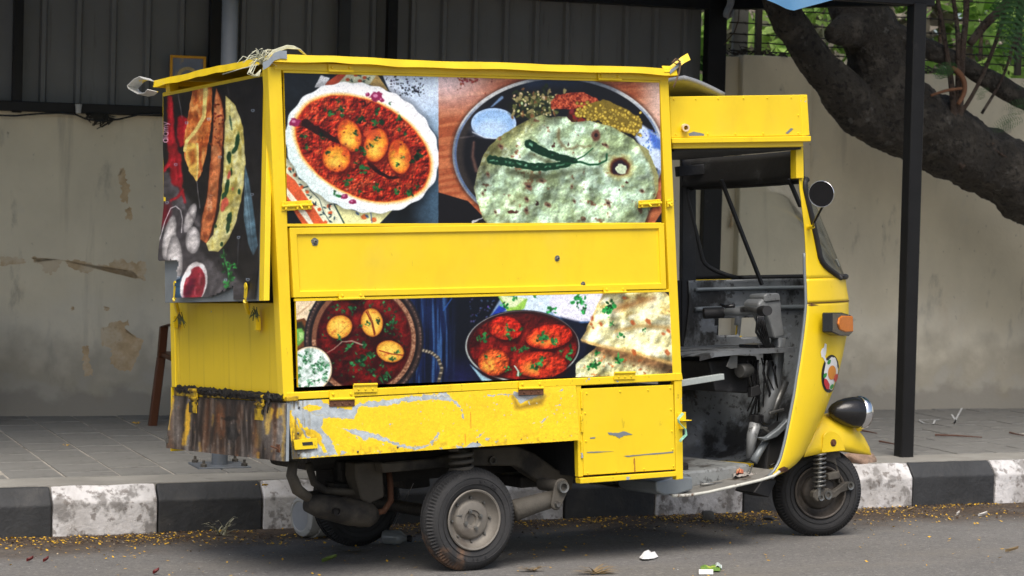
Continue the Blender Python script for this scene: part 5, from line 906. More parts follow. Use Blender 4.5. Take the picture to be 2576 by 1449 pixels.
# raised lettering on the near tyre
def ring_text(txt, ang0, rad, size, step, flip=False):
    mb = MB()
    for i, ch in enumerate(txt):
        if ch == ' ': continue
        cu = bpy.data.curves.new('t', 'FONT'); cu.body = ch; cu.size = size; cu.extrude = .001; cu.align_x = 'CENTER'
        ob = bpy.data.objects.new('t', cu); COL.objects.link(ob); dg = bpy.context.evaluated_depsgraph_get(); me = bpy.data.meshes.new_from_object(ob.evaluated_get(dg))
        a = math.radians(ang0 - i * step) if not flip else math.radians(ang0 + i * step); er = Vector((math.cos(a), 0, math.sin(a))); et = Vector((math.sin(a), 0, -math.cos(a)))
        if flip: up, rt = -er, -et
        else: up, rt = er, et
        mb.add([hub_n + er * rad + rt * v.co.x + up * v.co.y + Vector((0, -.0055 - v.co.z, 0)) for v in me.vertices], [tuple(p.vertices) for p in me.polygons])
        bpy.data.objects.remove(ob); bpy.data.curves.remove(cu); bpy.data.meshes.remove(me)
    tyre = [c for c in nearw.children if c.name.startswith('tyre')][0]
    o = mb.build('lettering', M('tyre_lettering', (.028, .028, .03), .6, var=.1), nearw); return o
ring_text('NYLON', 78, .152, .020, 7); ring_text('4.00-8', 252, .172, .020, 7, True)
# front wheel and its fork
fz = S(2064, 1238, .342); FR = .207
hub_f = Vector((fz.x, .342, fz.z)); gz = loc(RD(2062, 1350)).z; FR = (hub_f.z - gz) + .004
fwl = wheel('front_wheel', hub_f, FR, .112, .12, Mt['tyre'], Mt['rimdark'], nuts=0); STEER = math.radians(-21); fwl.rotation_euler = (0, 0, STEER)
def coil(p0, p1, r, turns, wire, name, mat):
    p0, p1 = Vector(p0), Vector(p1); ax = (p1 - p0); L = ax.length; ax.normalize(); X = ax.orthogonal().normalized(); Y = ax.cross(X); n = int(turns * 16)
    return MB().tube([p0 + ax * L * k / n + (X * math.cos(k * math.pi / 8) + Y * math.sin(k * math.pi / 8)) * r for k in range(n + 1)], wire, 7).build(name, mat, cart, smooth='all')
FV = .29
coil(S(2061, 1228, FV), S(2062, 1138, FV), .027, 8, .0055, 'front_spring', Mt['steel'])
MB().tube([S(2058, 1252, FV), S(2063, 1130, FV)], [.014, .012], 10).build('damper_rod', Mt['steel'], cart, smooth=True)
mb = MB(); mb.prism([S(x, y, FV - .01) for x, y in blob([(2047, 1238), (2062, 1226), (2072, 1232), (2084, 1228), (2098, 1236), (2112, 1226), (2130, 1212), (2142, 1212), (2146, 1222), (2138, 1232), (2116, 1240), (2104, 1252), (2080, 1258), (2056, 1262), (2047, 1252)], 2, .8)], V(.03)); mb.build('swing_link', Mt['under'], cart, .004)
for x, y, r in ((2083, 1245, .022), (2139, 1222, .020), (2065, 1252, .015)): MB().lathe([(0, .004), (r * .55, .004), (r * .6, -.004), (r, -.006), (r, .03)], S(x, y, FV - .012), (0, 1, 0), 18).build('link_boss', Mt['steel'], cart, smooth=True)
solid('fork_leg', [S(x, y, FV + .02) for x, y in ((2078, 1128), (2112, 1126), (2122, 1180), (2128, 1215), (2112, 1218), (2106, 1180), (2100, 1165), (2078, 1160))], V(.03), Mt['under'], cart, .004)
solid('fork_bracket', [S(x, y, FV) for x, y in ((2084, 1192), (2112, 1185), (2114, 1204), (2086, 1208))], V(.03), Mt['under'], cart, .003)
# mudguard: domed top and near-side skirt
crest = [(2024, 1092), (2036, 1062), (2056, 1045), (2082, 1040), (2112, 1046), (2144, 1066), (2171, 1098), (2185, 1124), (2190, 1143)]
hem = [(2022, 1150), (2036, 1147), (2056, 1143), (2082, 1138), (2112, 1134), (2138, 1136), (2164, 1141), (2180, 1144), (2191, 1145)]
gn = len(crest); gv0 = [.27, .27, .27, .27, .272, .285, .31, .335, .36]; gvc = .375
def guard(a, b):
    i = min(int(a * (gn - 1)), gn - 2); t = a * (gn - 1) - i; lp = lambda L: L[i] + (L[i + 1] - L[i]) * t; lq = lambda L: tuple(L[i][k] + (L[i + 1][k] - L[i][k]) * t for k in (0, 1))
    v0 = lp(gv0); e = S(*lq(hem), v0); c = S(*lq(crest), gvc); c0 = Vector((c.x - (gvc - v0) * .35, v0, c.z)); ph = min(b, 1 - b) * 2 * math.pi / 2; h = math.sin(ph) ** .75; l = 1 - math.cos(ph)
    p = e + (c0 - e) * h + (c - c0) * l
    if b > .5: p = Vector((p.x, 2 * gvc - p.y, p.z))
    return p
guard_o = MB().grid(guard, 32, 24).build('mudguard', Yv, cart, smooth='all', thick=.003)
solid('mudguard_skirt', [S(x, y, .266) for x, y in round_poly([(2068, 1139), (2072, 1092), (2092, 1082), (2114, 1094), (2127, 1133)], [2, 10, 12, 12, 3])], V(.005), Yv, guard_o, .003)
MB().lathe([(0, -.006), (.011, -.006), (.011, 0), (.018, 0), (.018, .004)], S(2097, 1114, .264), (0, 1, 0), 12).build('skirt_bolt', Mt['rust'], guard_o)

# ------------------------------------------------------------------ front cowl: horizontal arcs from the near edge round the nose to the far edge
VE, BV = .06, .46; VC = VE + BV
levels = [(448, 2010, 2027), (480, 2012, 2040), (520, 2017, 2055), (560, 2022, 2071), (600, 2025, 2087), (640, 2027, 2103), (665, 2027, 2113), (690, 2028, 2122), (705, 2029, 2126), (730, 2030, 2129), (765, 2031, 2135), (800, 2028, 2135), (850, 2022, 2131), (907, 2014, 2120), (950, 2007, 2110), (992, 2001, 2097), (1055, 1989, 2073), (1100, 1980, 2050), (1130, 1973, 2036), (1155, 1966, 2024), (1175, 1957, 2006), (1190, 1946, 1985), (1199, 1936, 1962)]
rows = []
for y, xl, xr in levels:
    e = S(xl, y, VE); lo, hi = .01, .8
    for it in range(26):
        A = (lo + hi) / 2; mx = max(proj(cw((e.x + A * math.sin(t), VC - BV * math.cos(t), e.z)))[0] for t in np.linspace(0, math.pi * .62, 24))
        if mx < xr: lo = A
        else: hi = A
    rows.append((e.z, e.x, A))
rz = [r[0] for r in rows][::-1]; ru = [r[1] for r in rows][::-1]; rA = [r[2] for r in rows][::-1]
def cowl(th, w, out=0.):
    u = np.interp(w, rz, ru); A = np.interp(w, rz, rA) + out; return Vector((u + A * math.sin(th), VC - (BV + out) * math.cos(th), w))
w_glass = S(2060, 700, VE + .1)[2]; w_top = rz[-1]; w_bot = rz[0]; w_seam = S(2031, 763, VE)[2]
def th_p(w):      # where the pillar ends and the screen begins
    t = (w - w_glass) / (w_top - w_glass); t = max(0, min(1, t)); return .11 + .34 * max(0, 1 - t / .22) ** 2 + .10 * (1 - t) + .12 * max(0, (t - .9) / .1) ** 2
NT = 88
def is_vent(th, w, g=0):
    if th < math.pi * .5: return False
    x, y = proj(cw(cowl(th, w))); return 799 - g < y < 845 + g and (1798 - g < x < 1850 or 1862 < x < 1906 + g)
def cowl_sheet(ws_, out, name, mat, par, t0=0., t1=math.pi, thick=.004):
    mb = MB(); n = len(ws_); vs = [cowl(t0 + (t1 - t0) * i / NT, w, out) for w in ws_ for i in range(NT + 1)]
    fs = [(j * (NT + 1) + i, j * (NT + 1) + i + 1, (j + 1) * (NT + 1) + i + 1, (j + 1) * (NT + 1) + i) for j in range(n - 1) for i in range(NT) if not is_vent(t0 + (t1 - t0) * (i + .5) / NT, (ws_[j] + ws_[j + 1]) / 2, 0 if out < 0 else 12)]
    return mb.add(vs, fs).build(name, mat, par, smooth='all', thick=thick)
lower = cowl_sheet(list(np.linspace(w_bot, w_seam - .002, 64)), 0, 'front_cowl', Yv, cart)
cowl_sheet(list(np.linspace(w_seam + .002, w_glass, 10)), .002, 'upper_cowl', Yv, cart)
cowl_sheet(list(np.linspace(w_bot + .01, w_glass - .004, 74)), -.016, 'cowl_lining', Mt['cabgrey'], cart, .05, math.pi + .02, .003)
w_head = S(2012, 372, VE)[2]
cowl_sheet(list(np.linspace(w_top - .004, w_head, 6)), -.006, 'screen_header', Mt['cabdark'], cart, .12, math.pi, .01)
for wv_, r_ in ((w_glass - .05, .010), (w_seam - .035, .012)): MB().tube([cowl(t, wv_, -.026) for t in np.linspace(.5, math.pi - .05, 40)], r_, 8).build('dash_rail', Mt['galv'], cart, smooth='all')
MB().tube([cowl(t, w_seam, .001) for t in np.linspace(0, math.pi, 60)], .0022, 5).build('cowl_seam', Mt['rust'], cart)
for sgn in (0, 1):
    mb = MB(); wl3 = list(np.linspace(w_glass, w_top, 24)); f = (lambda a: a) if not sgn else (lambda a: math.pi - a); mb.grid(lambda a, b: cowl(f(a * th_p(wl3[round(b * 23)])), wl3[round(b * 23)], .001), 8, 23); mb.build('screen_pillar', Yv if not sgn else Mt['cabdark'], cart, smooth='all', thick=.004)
wg = np.linspace(w_glass, w_top - .002, 24)
mb = MB(); mb.grid(lambda a, b: cowl(th_p(wg[round(b * 23)]) + a * (math.pi - 2 * th_p(wg[round(b * 23)])), wg[round(b * 23)]), 24, 23)
def thin_glass(nm, tint, refl):
    m = bpy.data.materials.new(nm); m.use_nodes = True; nt = m.node_tree; N = nt.nodes; N.remove(N['Principled BSDF']); t = N.new('ShaderNodeBsdfTransparent'); t.inputs[0].default_value = (*tint, 1); g = N.new('ShaderNodeBsdfGlossy'); g.inputs['Roughness'].default_value = .06; lw = N.new('ShaderNodeLayerWeight'); lw.inputs[0].default_value = refl; mx = N.new('ShaderNodeMixShader')
    ns = N.new('ShaderNodeTexNoise'); ns.inputs['Scale'].default_value = 9; mm = N.new('ShaderNodeMath'); mm.operation = 'MULTIPLY'; nt.links.new(lw.outputs['Fresnel'], mm.inputs[0]); nt.links.new(ns.outputs[0], mm.inputs[1]); nt.links.new(mm.outputs[0], mx.inputs[0]); nt.links.new(t.outputs[0], mx.inputs[1]); nt.links.new(g.outputs[0], mx.inputs[2]); nt.links.new(mx.outputs[0], N['Material Output'].inputs[0]); return m
Mt['glass'] = thin_glass('screen_glass', (.90, .92, .91), .12)
screen = mb.build('windscreen', Mt['glass'], cart, smooth='all')
seal = [cowl(th_p(w) + .02, w, .005) for w in wg[::-1]] + [cowl(t, w_glass + .003, .006) for t in np.linspace(th_p(w_glass), math.pi - th_p(w_glass), 24)] + [cowl(math.pi - th_p(w) - .02, w, .005) for w in wg]
seal += [cowl(t, w_top - .006, .004) for t in np.linspace(math.pi - th_p(w_top), th_p(w_top), 20)]
MB().tube(seal, .0135, 8).build('screen_seal', Mt['blackrub'], screen, smooth='all')
lab = S(2080, 655, .2); t0 = math.radians(58); MB().grid(lambda a, b: cowl(t0 + a * .10, w_glass + .05 + b * .035, -.004), 3, 3).build('screen_sticker', M('paper_sticker', (.7, .7, .66), .7, var=.1), screen)
# grey rolled edge along the door side
MB().tube([cowl(0, w) + Vector((-.006, .004, 0)) for w in np.linspace(w_bot, w_glass + .12, 40)], .007, 8).build('door_edge', Mt['galv'], cart, smooth='all')
solid('pillar_sleeve', [S(x, y, VE - .015) for x, y in ((2003, 372), (2022, 370), (2023, 449), (2004, 449))], V(.045), Yv, cart, .003)
# indicator, badge, headlamp, mirror
cowl_bvh = BVHTree.FromPolygons([tuple(cowl(a * math.pi / 60, w)) for w in np.linspace(w_bot, w_seam, 60) for a in range(61)], [(j * 61 + i, j * 61 + i + 1, (j + 1) * 61 + i + 1, (j + 1) * 61 + i) for j in range(59) for i in range(60)])
CMI = CM.inverted(); CAML = CMI @ CAM
def on_cowl(x, y, off):
    d = (CMI.to_3x3() @ ray(x, y)).normalized(); h = cowl_bvh.ray_cast(CAML, d)
    if h[0] is None: return None
    n = h[1] if h[1].dot(d) < 0 else -h[1]; return h[0] + n * off
def on_cowl_in(x, y, off, cx_, cy_):
    for k in range(30):
        p = on_cowl(x + (cx_ - x) * k * .03, y + (cy_ - y) * k * .03, off)
        if p is not None: return p
    return None
ci = on_cowl(2108, 815, .0); nI = Vector((.55, -.83, 0)).normalized(); tI = Vector((.83, .55, 0)).normalized()
def ip(x, y, o): return hit(x, y, cw(ci) + (CM.to_3x3() @ nI) * o, CM.to_3x3() @ nI)
def ipl(x, y, o): return loc(ip(x, y, o))
ind = MB().prism([ipl(x, y, .028) for x, y in ((2094, 786), (2120, 786), (2142, 793), (2147, 800), (2147, 836), (2138, 845), (2112, 844), (2094, 836))], nI * -.05).build('indicator_lamp', Mt['blackpl'], cart, .005)
MB().prism([ipl(x, y, .034) for x, y in blob([(2112, 800), (2120, 794), (2146, 795), (2147, 834), (2130, 836), (2115, 830), (2110, 815)], 3, .4)], nI * -.03).build('lens', M('amber_lens', (.80, .22, .015), .25, var=.1, vs=60, bump=.25, bs=220, trans=.15), ind, .004)
def decal(name, pts, off, mat, par):
    cx_ = sum(p[0] for p in pts) / len(pts); cy_ = sum(p[1] for p in pts) / len(pts); vs = [on_cowl_in(x, y, off, cx_, cy_) for x, y in pts]; vs = [v for v in vs if v is not None]
    c = on_cowl(cx_, cy_, off + .0006); n = len(vs); mid = [on_cowl_in((p[0] + cx_) / 2, (p[1] + cy_) / 2, off + .0003, cx_, cy_) for p in pts]
    if c is None or len(vs) < len(pts) or any(m is None for m in mid): return None
    return MB().add([c] + mid + vs, [(0, 1 + k, 1 + (k + 1) % n) for k in range(n)] + [(1 + k, 1 + n + k, 1 + n + (k + 1) % n, 1 + (k + 1) % n) for k in range(n)]).build(name, mat, par, fix=False)
def el(cx_, cy_, a, b, rot=0, n=26, wob=0., seed=0): return [(cx_ + a * math.cos(t) * math.cos(rot) * (1 + wob * nz(t * 2, seed)) - b * math.sin(t) * math.sin(rot), cy_ + a * math.cos(t) * math.sin(rot) + b * math.sin(t) * math.cos(rot) * (1 + wob * nz(t * 2, seed, 5))) for t in np.linspace(0, 2 * math.pi, n, endpoint=False)]
pm = lambda n, c: M(n, c, .45, var=.03, bump=0)
bad = decal('fried_egg_badge', el(2088, 940, 22, 48, .10), .0015, pm('badge_black', (.015, .015, .015)), cart)
if bad:
    decal('badge_white', el(2089, 938, 17, 41, .1, wob=.3, seed=3), .0026, pm('badge_white', (.8, .8, .78)), bad)
    decal('badge_yolk', el(2091, 937, 10, 18, .1), .0040, pm('badge_orange', (.72, .27, .03)), bad)
    decal('badge_tomato', el(2078, 966, 6, 14, -.3, wob=.3, seed=5), .0040, pm('badge_red', (.55, .03, .04)), bad)
    decal('badge_tomato', el(2101, 950, 5, 10, .2, wob=.3, seed=6), .0040, pm('badge_red2', (.62, .05, .03)), bad)
    for x, y in ((2084, 910), (2074, 944), (2091, 972)): decal('badge_herb', el(x, y, 4, 7, .5, 10, .5, x), .0040, pm('badge_green', (.03, .28, .05)), bad)
    decal('badge_hand', [(2074, 863), (2079, 866), (2078, 880), (2077, 890), (2074, 898), (2066, 899), (2064, 886), (2067, 877), (2072, 874)], .0020, pm('badge_white2', (.8, .8, .78)), bad); decal('badge_hand', [(2068, 897), (2074, 896), (2080, 910), (2077, 914)], .0022, pm('badge_white3', (.8, .8, .78)), bad)
decal('rust_patch', blob([(1957, 1180), (1972, 1173), (1988, 1178), (1992, 1186), (1978, 1192), (1962, 1195)], 3, 2.), .0015, Mt['rust'], cart); decal('rust_patch', blob([(2012, 768), (2040, 764), (2060, 767), (2040, 770)], 2, 1.), .0015, Mt['rust'], cart)
HV = .30; h0 = S(2098, 1034, HV); h1 = S(2160, 1040, HV - .02); hx = Vector((1, -.1, -.10)).normalized()
hl = empty('headlamp', h0, cart); hl['_at'] = tuple(h0); R_ = (S(2170, 1000, HV) - S(2170, 1080, HV)).length / 2; Lh = (h1 - h0).length
MB().lathe([(0, -.03), (R_ * .22, -.024), (R_ * .46, -.006), (R_ * .68, Lh * .18), (R_ * .84, Lh * .40), (R_ * .95, Lh * .68), (R_, Lh * .98), (R_ * .97, Lh)], h0, hx, 36).build('lamp_shell', Mt['blackpl'], hl, smooth='all')
MB().lathe([(R_ * 1.0, Lh * .97), (R_ * 1.05, Lh * 1.0), (R_ * 1.04, Lh * 1.14), (R_ * .96, Lh * 1.27), (R_ * .86, Lh * 1.31)], h0, hx, 36).build('chrome_ring', Mt['chrome'], hl, smooth='all')
MB().lathe([(R_ * .88, Lh * 1.28), (R_ * .5, Lh * 1.36), (0, Lh * 1.39)], h0, hx, 36).build('lamp_glass', M('lamp_glass', (.8, .82, .82), .08, .3, var=.1), hl, smooth='all')
MB().lathe([(0, -.012), (.012, -.008), (.014, .004), (0, .008)], h0 + hx * Lh * 1.03 - Vector((0, 0, R_ * 1.05)), (0, 0, 1), 12).build('ring_clip', Yv, hl)
MVv = VE - .16; mcn = S(2067, 488, MVv); mx_ = (S(2090, 488, MVv) - mcn).length; mz_ = (S(2067, 455, MVv) - mcn).length
mir = empty('mirror', mcn, cart); mir['_at'] = tuple(mcn); vdir = (CAML - mcn).normalized(); mn = (vdir + Vector((-.55, .0, .0))).normalized()
MB().lathe([(0, -.022), (mz_ * .6, -.02), (mz_ * .95, -.010), (mz_ * 1.0, .0), (mz_ * 1.0, .006), (mz_ * .95, .008), (mz_ * .93, .004)], mcn, mn, 36).build('mirror_shell', Mt['blackpl'], mir, smooth='all')
MB().lathe([(mz_ * .94, .0055), (0, .0055)], mcn, mn, 36).build('mirror_glass', M('mirror_dark', (.010, .010, .011), .6, .0, var=.1, spec=.15), mir)
MB().lathe([(mz_ * .96, .005), (mz_ * 1.0, .0085), (mz_ * 1.015, .004)], mcn, mn, 36).build('mirror_rim', Mt['chrome'], mir, smooth='all')
MB().tube([mcn - Vector((0, 0, mz_ * .95)) - mn * .01, S(2048, 560, MVv + .08), S(2046, 570, MVv + .12)], .0055, 8).build('mirror_stem', Mt['blackpl'], mir)
MB().tube([S(2046, 570, MVv + .12), S(2030, 573, VE + .01)], [.009, .011], 8).build('mirror_mount', Yw, mir)

# ------------------------------------------------------------------ roof box over the cab
VB = VE - .06
rb = MB().prism([S(x, y, VB) for x, y in ((1684, 243), (2030, 238), (2035, 341), (1688, 347))], V(.98)).build('cab_roof_box', Yv, cart, .003)
side('roof_box_flange', [(2013, 238), (2031, 238), (2037, 340), (2018, 342)], VB - .003, .02, Yw, rb)
side('roof_lip', [(1690, 347), (2041, 342), (2041, 356), (1692, 361)], VB - .018, .03, Yw, rb, .003)
side('roof_beam', [(1692, 358), (2021, 353), (2022, 369), (1693, 374)], VB + .002, .03, Yv, rb, .003)
rivets(((1695, 250), (1750, 249), (1806, 248), (1870, 247), (1930, 246), (1990, 245), (2024, 244), (1700, 338), (1780, 337), (1850, 337), (1920, 336), (2008, 335), (2008, 290)), lambda x, y: VB, Yv, rb)
solid('bare_scratch', [S(x, y, VB - .0012) for x, y in blob([(1732, 336), (1745, 331), (1770, 336), (1772, 341), (1734, 342)], 3, 1.)], V(.001), Gv, rb, 0); solid('bare_scratch', [S(x, y, VB - .0012) for x, y in blob([(1976, 335), (1990, 322), (1996, 324), (1982, 337)], 3, 1.)], V(.001), Gv, rb, 0)
pp = S(1716, 323, VB); MB().lathe([(.010, -.03), (.0165, -.03), (.018, .04), (.011, .04), (.010, -.03)], pp + Vector((.012, 0, .004)), Vector((.35, .9, .1)), 20).build('pipe_stub', M('ivory_plastic', lin((232, 208, 168)), .5, var=.08), rb, smooth=True)
# grey rexine hood hump behind the box
MB().grid(lambda a, b: S(1672, 216, .3).lerp(S(1775, 240, .3), a) + Vector((0, .5 * (b - .3), .035 * math.sin(math.pi * min(1, a * .5 + .5)) - .01 * b)), 10, 6).build('canopy_hump', M('grey_canopy', lin((120, 124, 130)), .6, var=.1), cart, smooth='all', thick=.02)
# ------------------------------------------------------------------ inside of the cab
VW = VE + 2 * BV - .02                         # far wall of the cab
def ring(name, outer, inner, v0, th, mat, par=cart, bev=.002):
    n = len(outer); O1 = [S(x, y, v0) for x, y in outer]; I1 = [S(x, y, v0) for x, y in inner]; mb = MB(); fs = []
    for i in range(n):
        j = (i + 1) % n; fs += [(i, j, n + j, n + i), (2 * n + j, 2 * n + i, 3 * n + i, 3 * n + j), (n + i, n + j, 3 * n + j, 3 * n + i), (j, i, 2 * n + i, 2 * n + j)]
    return mb.add(O1 + I1 + [p + V(th) for p in O1] + [p + V(th) for p in I1], fs).build(name, mat, par)
def bar(p, q, v, w, t, nm, mat, par=cart): 
    a, b = S(*p, v), S(*q, v if not isinstance(v, tuple) else v[1]); d = (b - a); return MB().box((a + b) / 2, (d.length, t, w), d.normalized(), (0, 1, 0), d.normalized().cross(Vector((0, 1, 0)))).build(nm, mat, par, .003)
bar((1814, 452), (1917, 716), .66, .018, .018, 'window_stay', Mt['blackrub']); bar((1984, 450), (2014, 520), .30, .018, .018, 'window_stay', Mt['blackrub'])
MB().prism([S(x, y, VW + .01) for x, y in ((1718, 385), (1752, 385), (1752, 1190), (1714, 1190))], V(.03)).build('door_pillar', Mt['cabdark'], cart, .004)
MB().prism([S(x, y, VW + .02) for x, y in ((1660, 705), (1722, 705), (1720, 1200), (1660, 1200))], V(.02)).build('door_panel', Mt['cabdark'], cart, .004)
solid('wing_panel', [S(x, y, VW + .0) for x, y in ((1722, 880), (1800, 890), (1850, 1000), (1850, 1195), (1722, 1195))], V(.012), Mt['cabgrey'], cart, .002)
MB().prism([S(x, y, VB + .03) for x, y in ((1695, 372), (2015, 368), (2015, 376), (1696, 381))], V(.9)).build('cab_headlining', Mt['cabdark'], cart)
bar((1702, 432), (1990, 405), VW - .05, .05, .03, 'roof_bow', Mt['cabdark'])
# floor pan: raised tunnel step, near lip
fz0 = S(1850, 1222, VE)[2]
lipx = [(1690, 1247), (1730, 1246), (1780, 1238), (1850, 1222), (1910, 1208), (1945, 1197), (1960, 1186)]
mb = MB(); A1 = [S(x, y, VE) for x, y in lipx]; A2 = [p + Vector((0, .84, .0)) for p in A1]; n = len(A1); mb.add(A1 + A2, [(i, i + 1, n + i + 1, n + i) for i in range(n - 1)])
floor = mb.build('floor_pan', M('floor_grey', lin((128, 126, 120)), .7, .1, var=.2, vs=9, bump=.3, bs=40, layers=[((.06, .04, .025), 7, .5, .62, (1, 1, 1), .85)]), cart, thick=.006)
MB().tube([p - V(.004) for p in A1], .007, 8).build('floor_lip', M('chipped_white_edge', lin((205, 205, 195)), .6, .2, var=.15, vs=20, layers=[((.12, .06, .03), 16, .58, .66, (1, 1, 1), .9)]), floor, smooth='all')
Mt['floorstep'] = M('floor_step_grey', lin((140, 143, 142)), .5, .15, var=.2, vs=8, bump=.3, bs=30, layers=[((.05, .04, .03), 6, .50, .62, (1, 1, 1), .85), ((.02, .018, .016), 22, .56, .64, (1, 1, 1), .7)])
solid('floor_step', [S(x, y, VE + .16) for x, y in ((1668, 1243), (1700, 1188), (1790, 1180), (1885, 1166), (1890, 1180), (1870, 1212), (1760, 1228))], V(.6), Mt['floorstep'], cart, .012)
solid('floor_riser', [S(x, y, VE + .02) for x, y in ((1652, 1236), (1650, 1212), (1708, 1196), (1742, 1200), (1744, 1232), (1700, 1246), (1672, 1246))], V(.3), Mt['galv'], cart, .008)
# dashboard shelf and glove box
mb = MB(); sh_ = [(1760, 896), (1800, 886), (1860, 880), (1930, 877), (2000, 874)]; n = len(sh_); a1 = [S(x, y, .30) for x, y in sh_]; mb.add(a1 + [p - Vector((0, 0, .022)) for p in a1] + [p + Vector((.02, .55, 0)) for p in a1], [(i, i + 1, n + i + 1, n + i) for i in range(n - 1)] + [(i, 2 * n + i, 2 * n + i + 1, i + 1) for i in range(n - 1)]); mb.build('dash_shelf', Mt['cabgrey'], cart, thick=.004)
solid('glove_box', [S(x, y, .42) for x, y in ((1782, 908), (1905, 895), (1915, 975), (1880, 990), (1800, 985))], V(.35), Mt['cabdark'], cart, .01)
MB().lathe([(0, -.03), (.030, -.03), (.034, -.02), (.034, .03), (.026, .05)], S(1870, 932, .36), (1, .25, 0), 18).build('horn', Mt['steel'], cart, smooth=True)
solid('shelf_bracket', [S(x, y, .33) for x, y in ((1842, 885), (1856, 885), (1855, 925), (1840, 928), (1828, 922))], V(.01), Mt['steel'], cart, .001)
# handlebar and steering head
st = empty('steering', S(1948, 800, .45), cart); st['_at'] = tuple(S(1948, 800, .45))
Mt['headgrey'] = M('steering_grey', lin((150, 153, 154)), .4, .3, var=.15, vs=20, bump=.2, bs=40, layers=[((.05, .048, .045), 12, .60, .66, (1, 1, 1), .8)])
solid('steering_head', [S(x, y, .34) for x, y in ((1908, 762), (1918, 752), (1940, 752), (1962, 748), (1966, 764), (1968, 800), (1976, 846), (1950, 852), (1940, 815), (1930, 792), (1910, 780))], V(.12), Mt['headgrey'], st, .010)
solid('speedo', [S(x, y, .33) for x, y in ((1922, 744), (1930, 739), (1958, 737), (1963, 742), (1964, 756), (1926, 760))], V(.12), Mt['headgrey'], st, .005)
ba, bb = S(1915, 782, .16), S(1815, 786, .80); MB().tube([ba, ba.lerp(bb, .35) + Vector((.02, 0, .01)), ba.lerp(bb, .7) + Vector((.01, 0, .01)), bb], .014, 10).build('handlebar', Mt['steel'], st, smooth='all')
MB().tube([ba, ba - (bb - ba).normalized() * .10], .023, 18).build('grip', Mt['blackrub'], st, smooth=True); MB().tube([S(1770, 788, .62), S(1820, 786, .58)], .027, 14).build('grip', Mt['blackrub'], st, smooth=True)
MB().tube([S(1816, 786, .58), S(1870, 782, .5), S(1905, 776, .45)], [.018, .024, .028], 10).build('bar_shroud', Mt['headgrey'], st, smooth='all')
MB().tube([S(1812, 766, .55), S(1824, 771, .52), S(1848, 769, .48)], [.006, .008, .010], 8).build('lever', Mt['blackpl'], st, smooth='all')
mb = MB()
for k in range(5): d = (k - 2) * 5; mb.tube([S(1912 + d * .6, 795, .30), S(1915 + d * 1.3, 825 + abs(d), .32), S(1930 + d * .6, 870, .36), S(1932 + d, 905, .4)], .006, 6)
mb.build('cable_bundle', Mt['blackpl'], st, smooth='all')
MB().tube([S(1958, 850, .42), S(1954, 900, .42), S(1945, 985, .42), S(1918, 1062, .42)], [.036, .034, .034, .032], 16).build('steering_column', Mt['headgrey'], st, smooth='all')
solid('column_collar', [S(x, y, .36) for x, y in ((1908, 868), (1950, 864), (1958, 884), (1914, 886))], V(.16), Mt['blackpl'], st, .006)
# tangle of brackets and wires under the shelf
mb = MB()
for k in range(9):
    x = 1880 + k * 9; y0 = 905 + 6 * math.sin(k); mb.tube([S(x, y0, .36 + .02 * (k % 3)), S(x + 8 * math.sin(k * 2), y0 + 40, .38), S(x + 10 + 8 * math.cos(k), y0 + 90, .40), S(x + 4 * math.sin(k * 5), y0 + 130 + 10 * (k % 3), .42)], .004 + .002 * (k % 2), 5)
mb.build('wiring', Mt['blackpl'], cart, smooth='all')
for i, (px, v) in enumerate((([(1882, 930), (1900, 925), (1915, 965), (1890, 972)], .40), ([(1890, 975), (1910, 968), (1918, 992), (1890, 1000)], .38), ([(1955, 905), (1975, 902), (1960, 960), (1945, 955)], .40))): solid('bracket', [S(x, y, v) for x, y in px], V(.03), Mt['steel'] if i != 1 else Mt['cabdark'], cart, .003)
# brake pedal, master cylinder and struts by the floor
MB().tube([S(1901, 1062, .34), S(1892, 1095, .34), S(1886, 1152, .34)], [.028, .026, .018], 14).build('brake_cylinder', Mt['headgrey'], cart, smooth='all')
MB().lathe([(0, -.02), (.032, -.02), (.034, -.012), (.034, .014), (.028, .018)], S(1903, 1052, .34), (0.05, 0, 1), 18).build('reservoir_cap', Mt['blackpl'], cart, smooth=True)
MB().tube([S(1930, 1105, .30), S(1908, 1140, .30), S(1895, 1162, .30)], [.016, .018, .02], 12).build('pedal_tube', Mt['galv'], cart, smooth='all')
MB().tube([S(1976, 960, .40), S(1955, 1010, .40), S(1938, 1052, .40)], [.018, .02, .016], 12).build('steering_strut', Mt['steel'], cart, smooth='all')
solid('pedal_arm', [S(x, y, .26) for x, y in ((1908, 1100), (1930, 1100), (1960, 1078), (1985, 1052), (1982, 1075), (1955, 1100), (1925, 1110))], V(.03), Mt['galv'], cart, .004)
for p, q in (((1905, 1068), (1952, 1100)), ((1900, 1075), (1930, 1078)), ((1935, 1040), (1972, 1030))): bar(p, q, .33, .014, .014, 'link_rod', Mt['steel'])
MB().tube([S(1940, 1110, .35), S(1958, 1130, .32), S(1950, 1165, .3), S(1935, 1172, .3)], .004, 6).build('brake_hose', Mt['blackpl'], cart, smooth='all')
MB().tube([S(1762, 1219, VE + .1), S(1800, 1217, VE + .1), S(1850, 1210, VE + .12), S(1885, 1195, VE + .12), S(1892, 1170, VE + .14)], [.006, .006, .004, .004, .004], 6).build('loose_cable', Mt['steel'], cart, smooth='all')
solid('mud_flap', [S(x, y, .36) for x, y in ((1918, 1208), (1955, 1206), (1935, 1252), (1896, 1240))], V(.15), Mt['blackrub'], cart, .004)
solid('inner_arch', [S(x, y, .30) for x, y in ((1935, 1100), (1985, 1060), (1990, 1140), (1960, 1180), (1925, 1185))], V(.10), Mt['cabdark'], cart, .01)
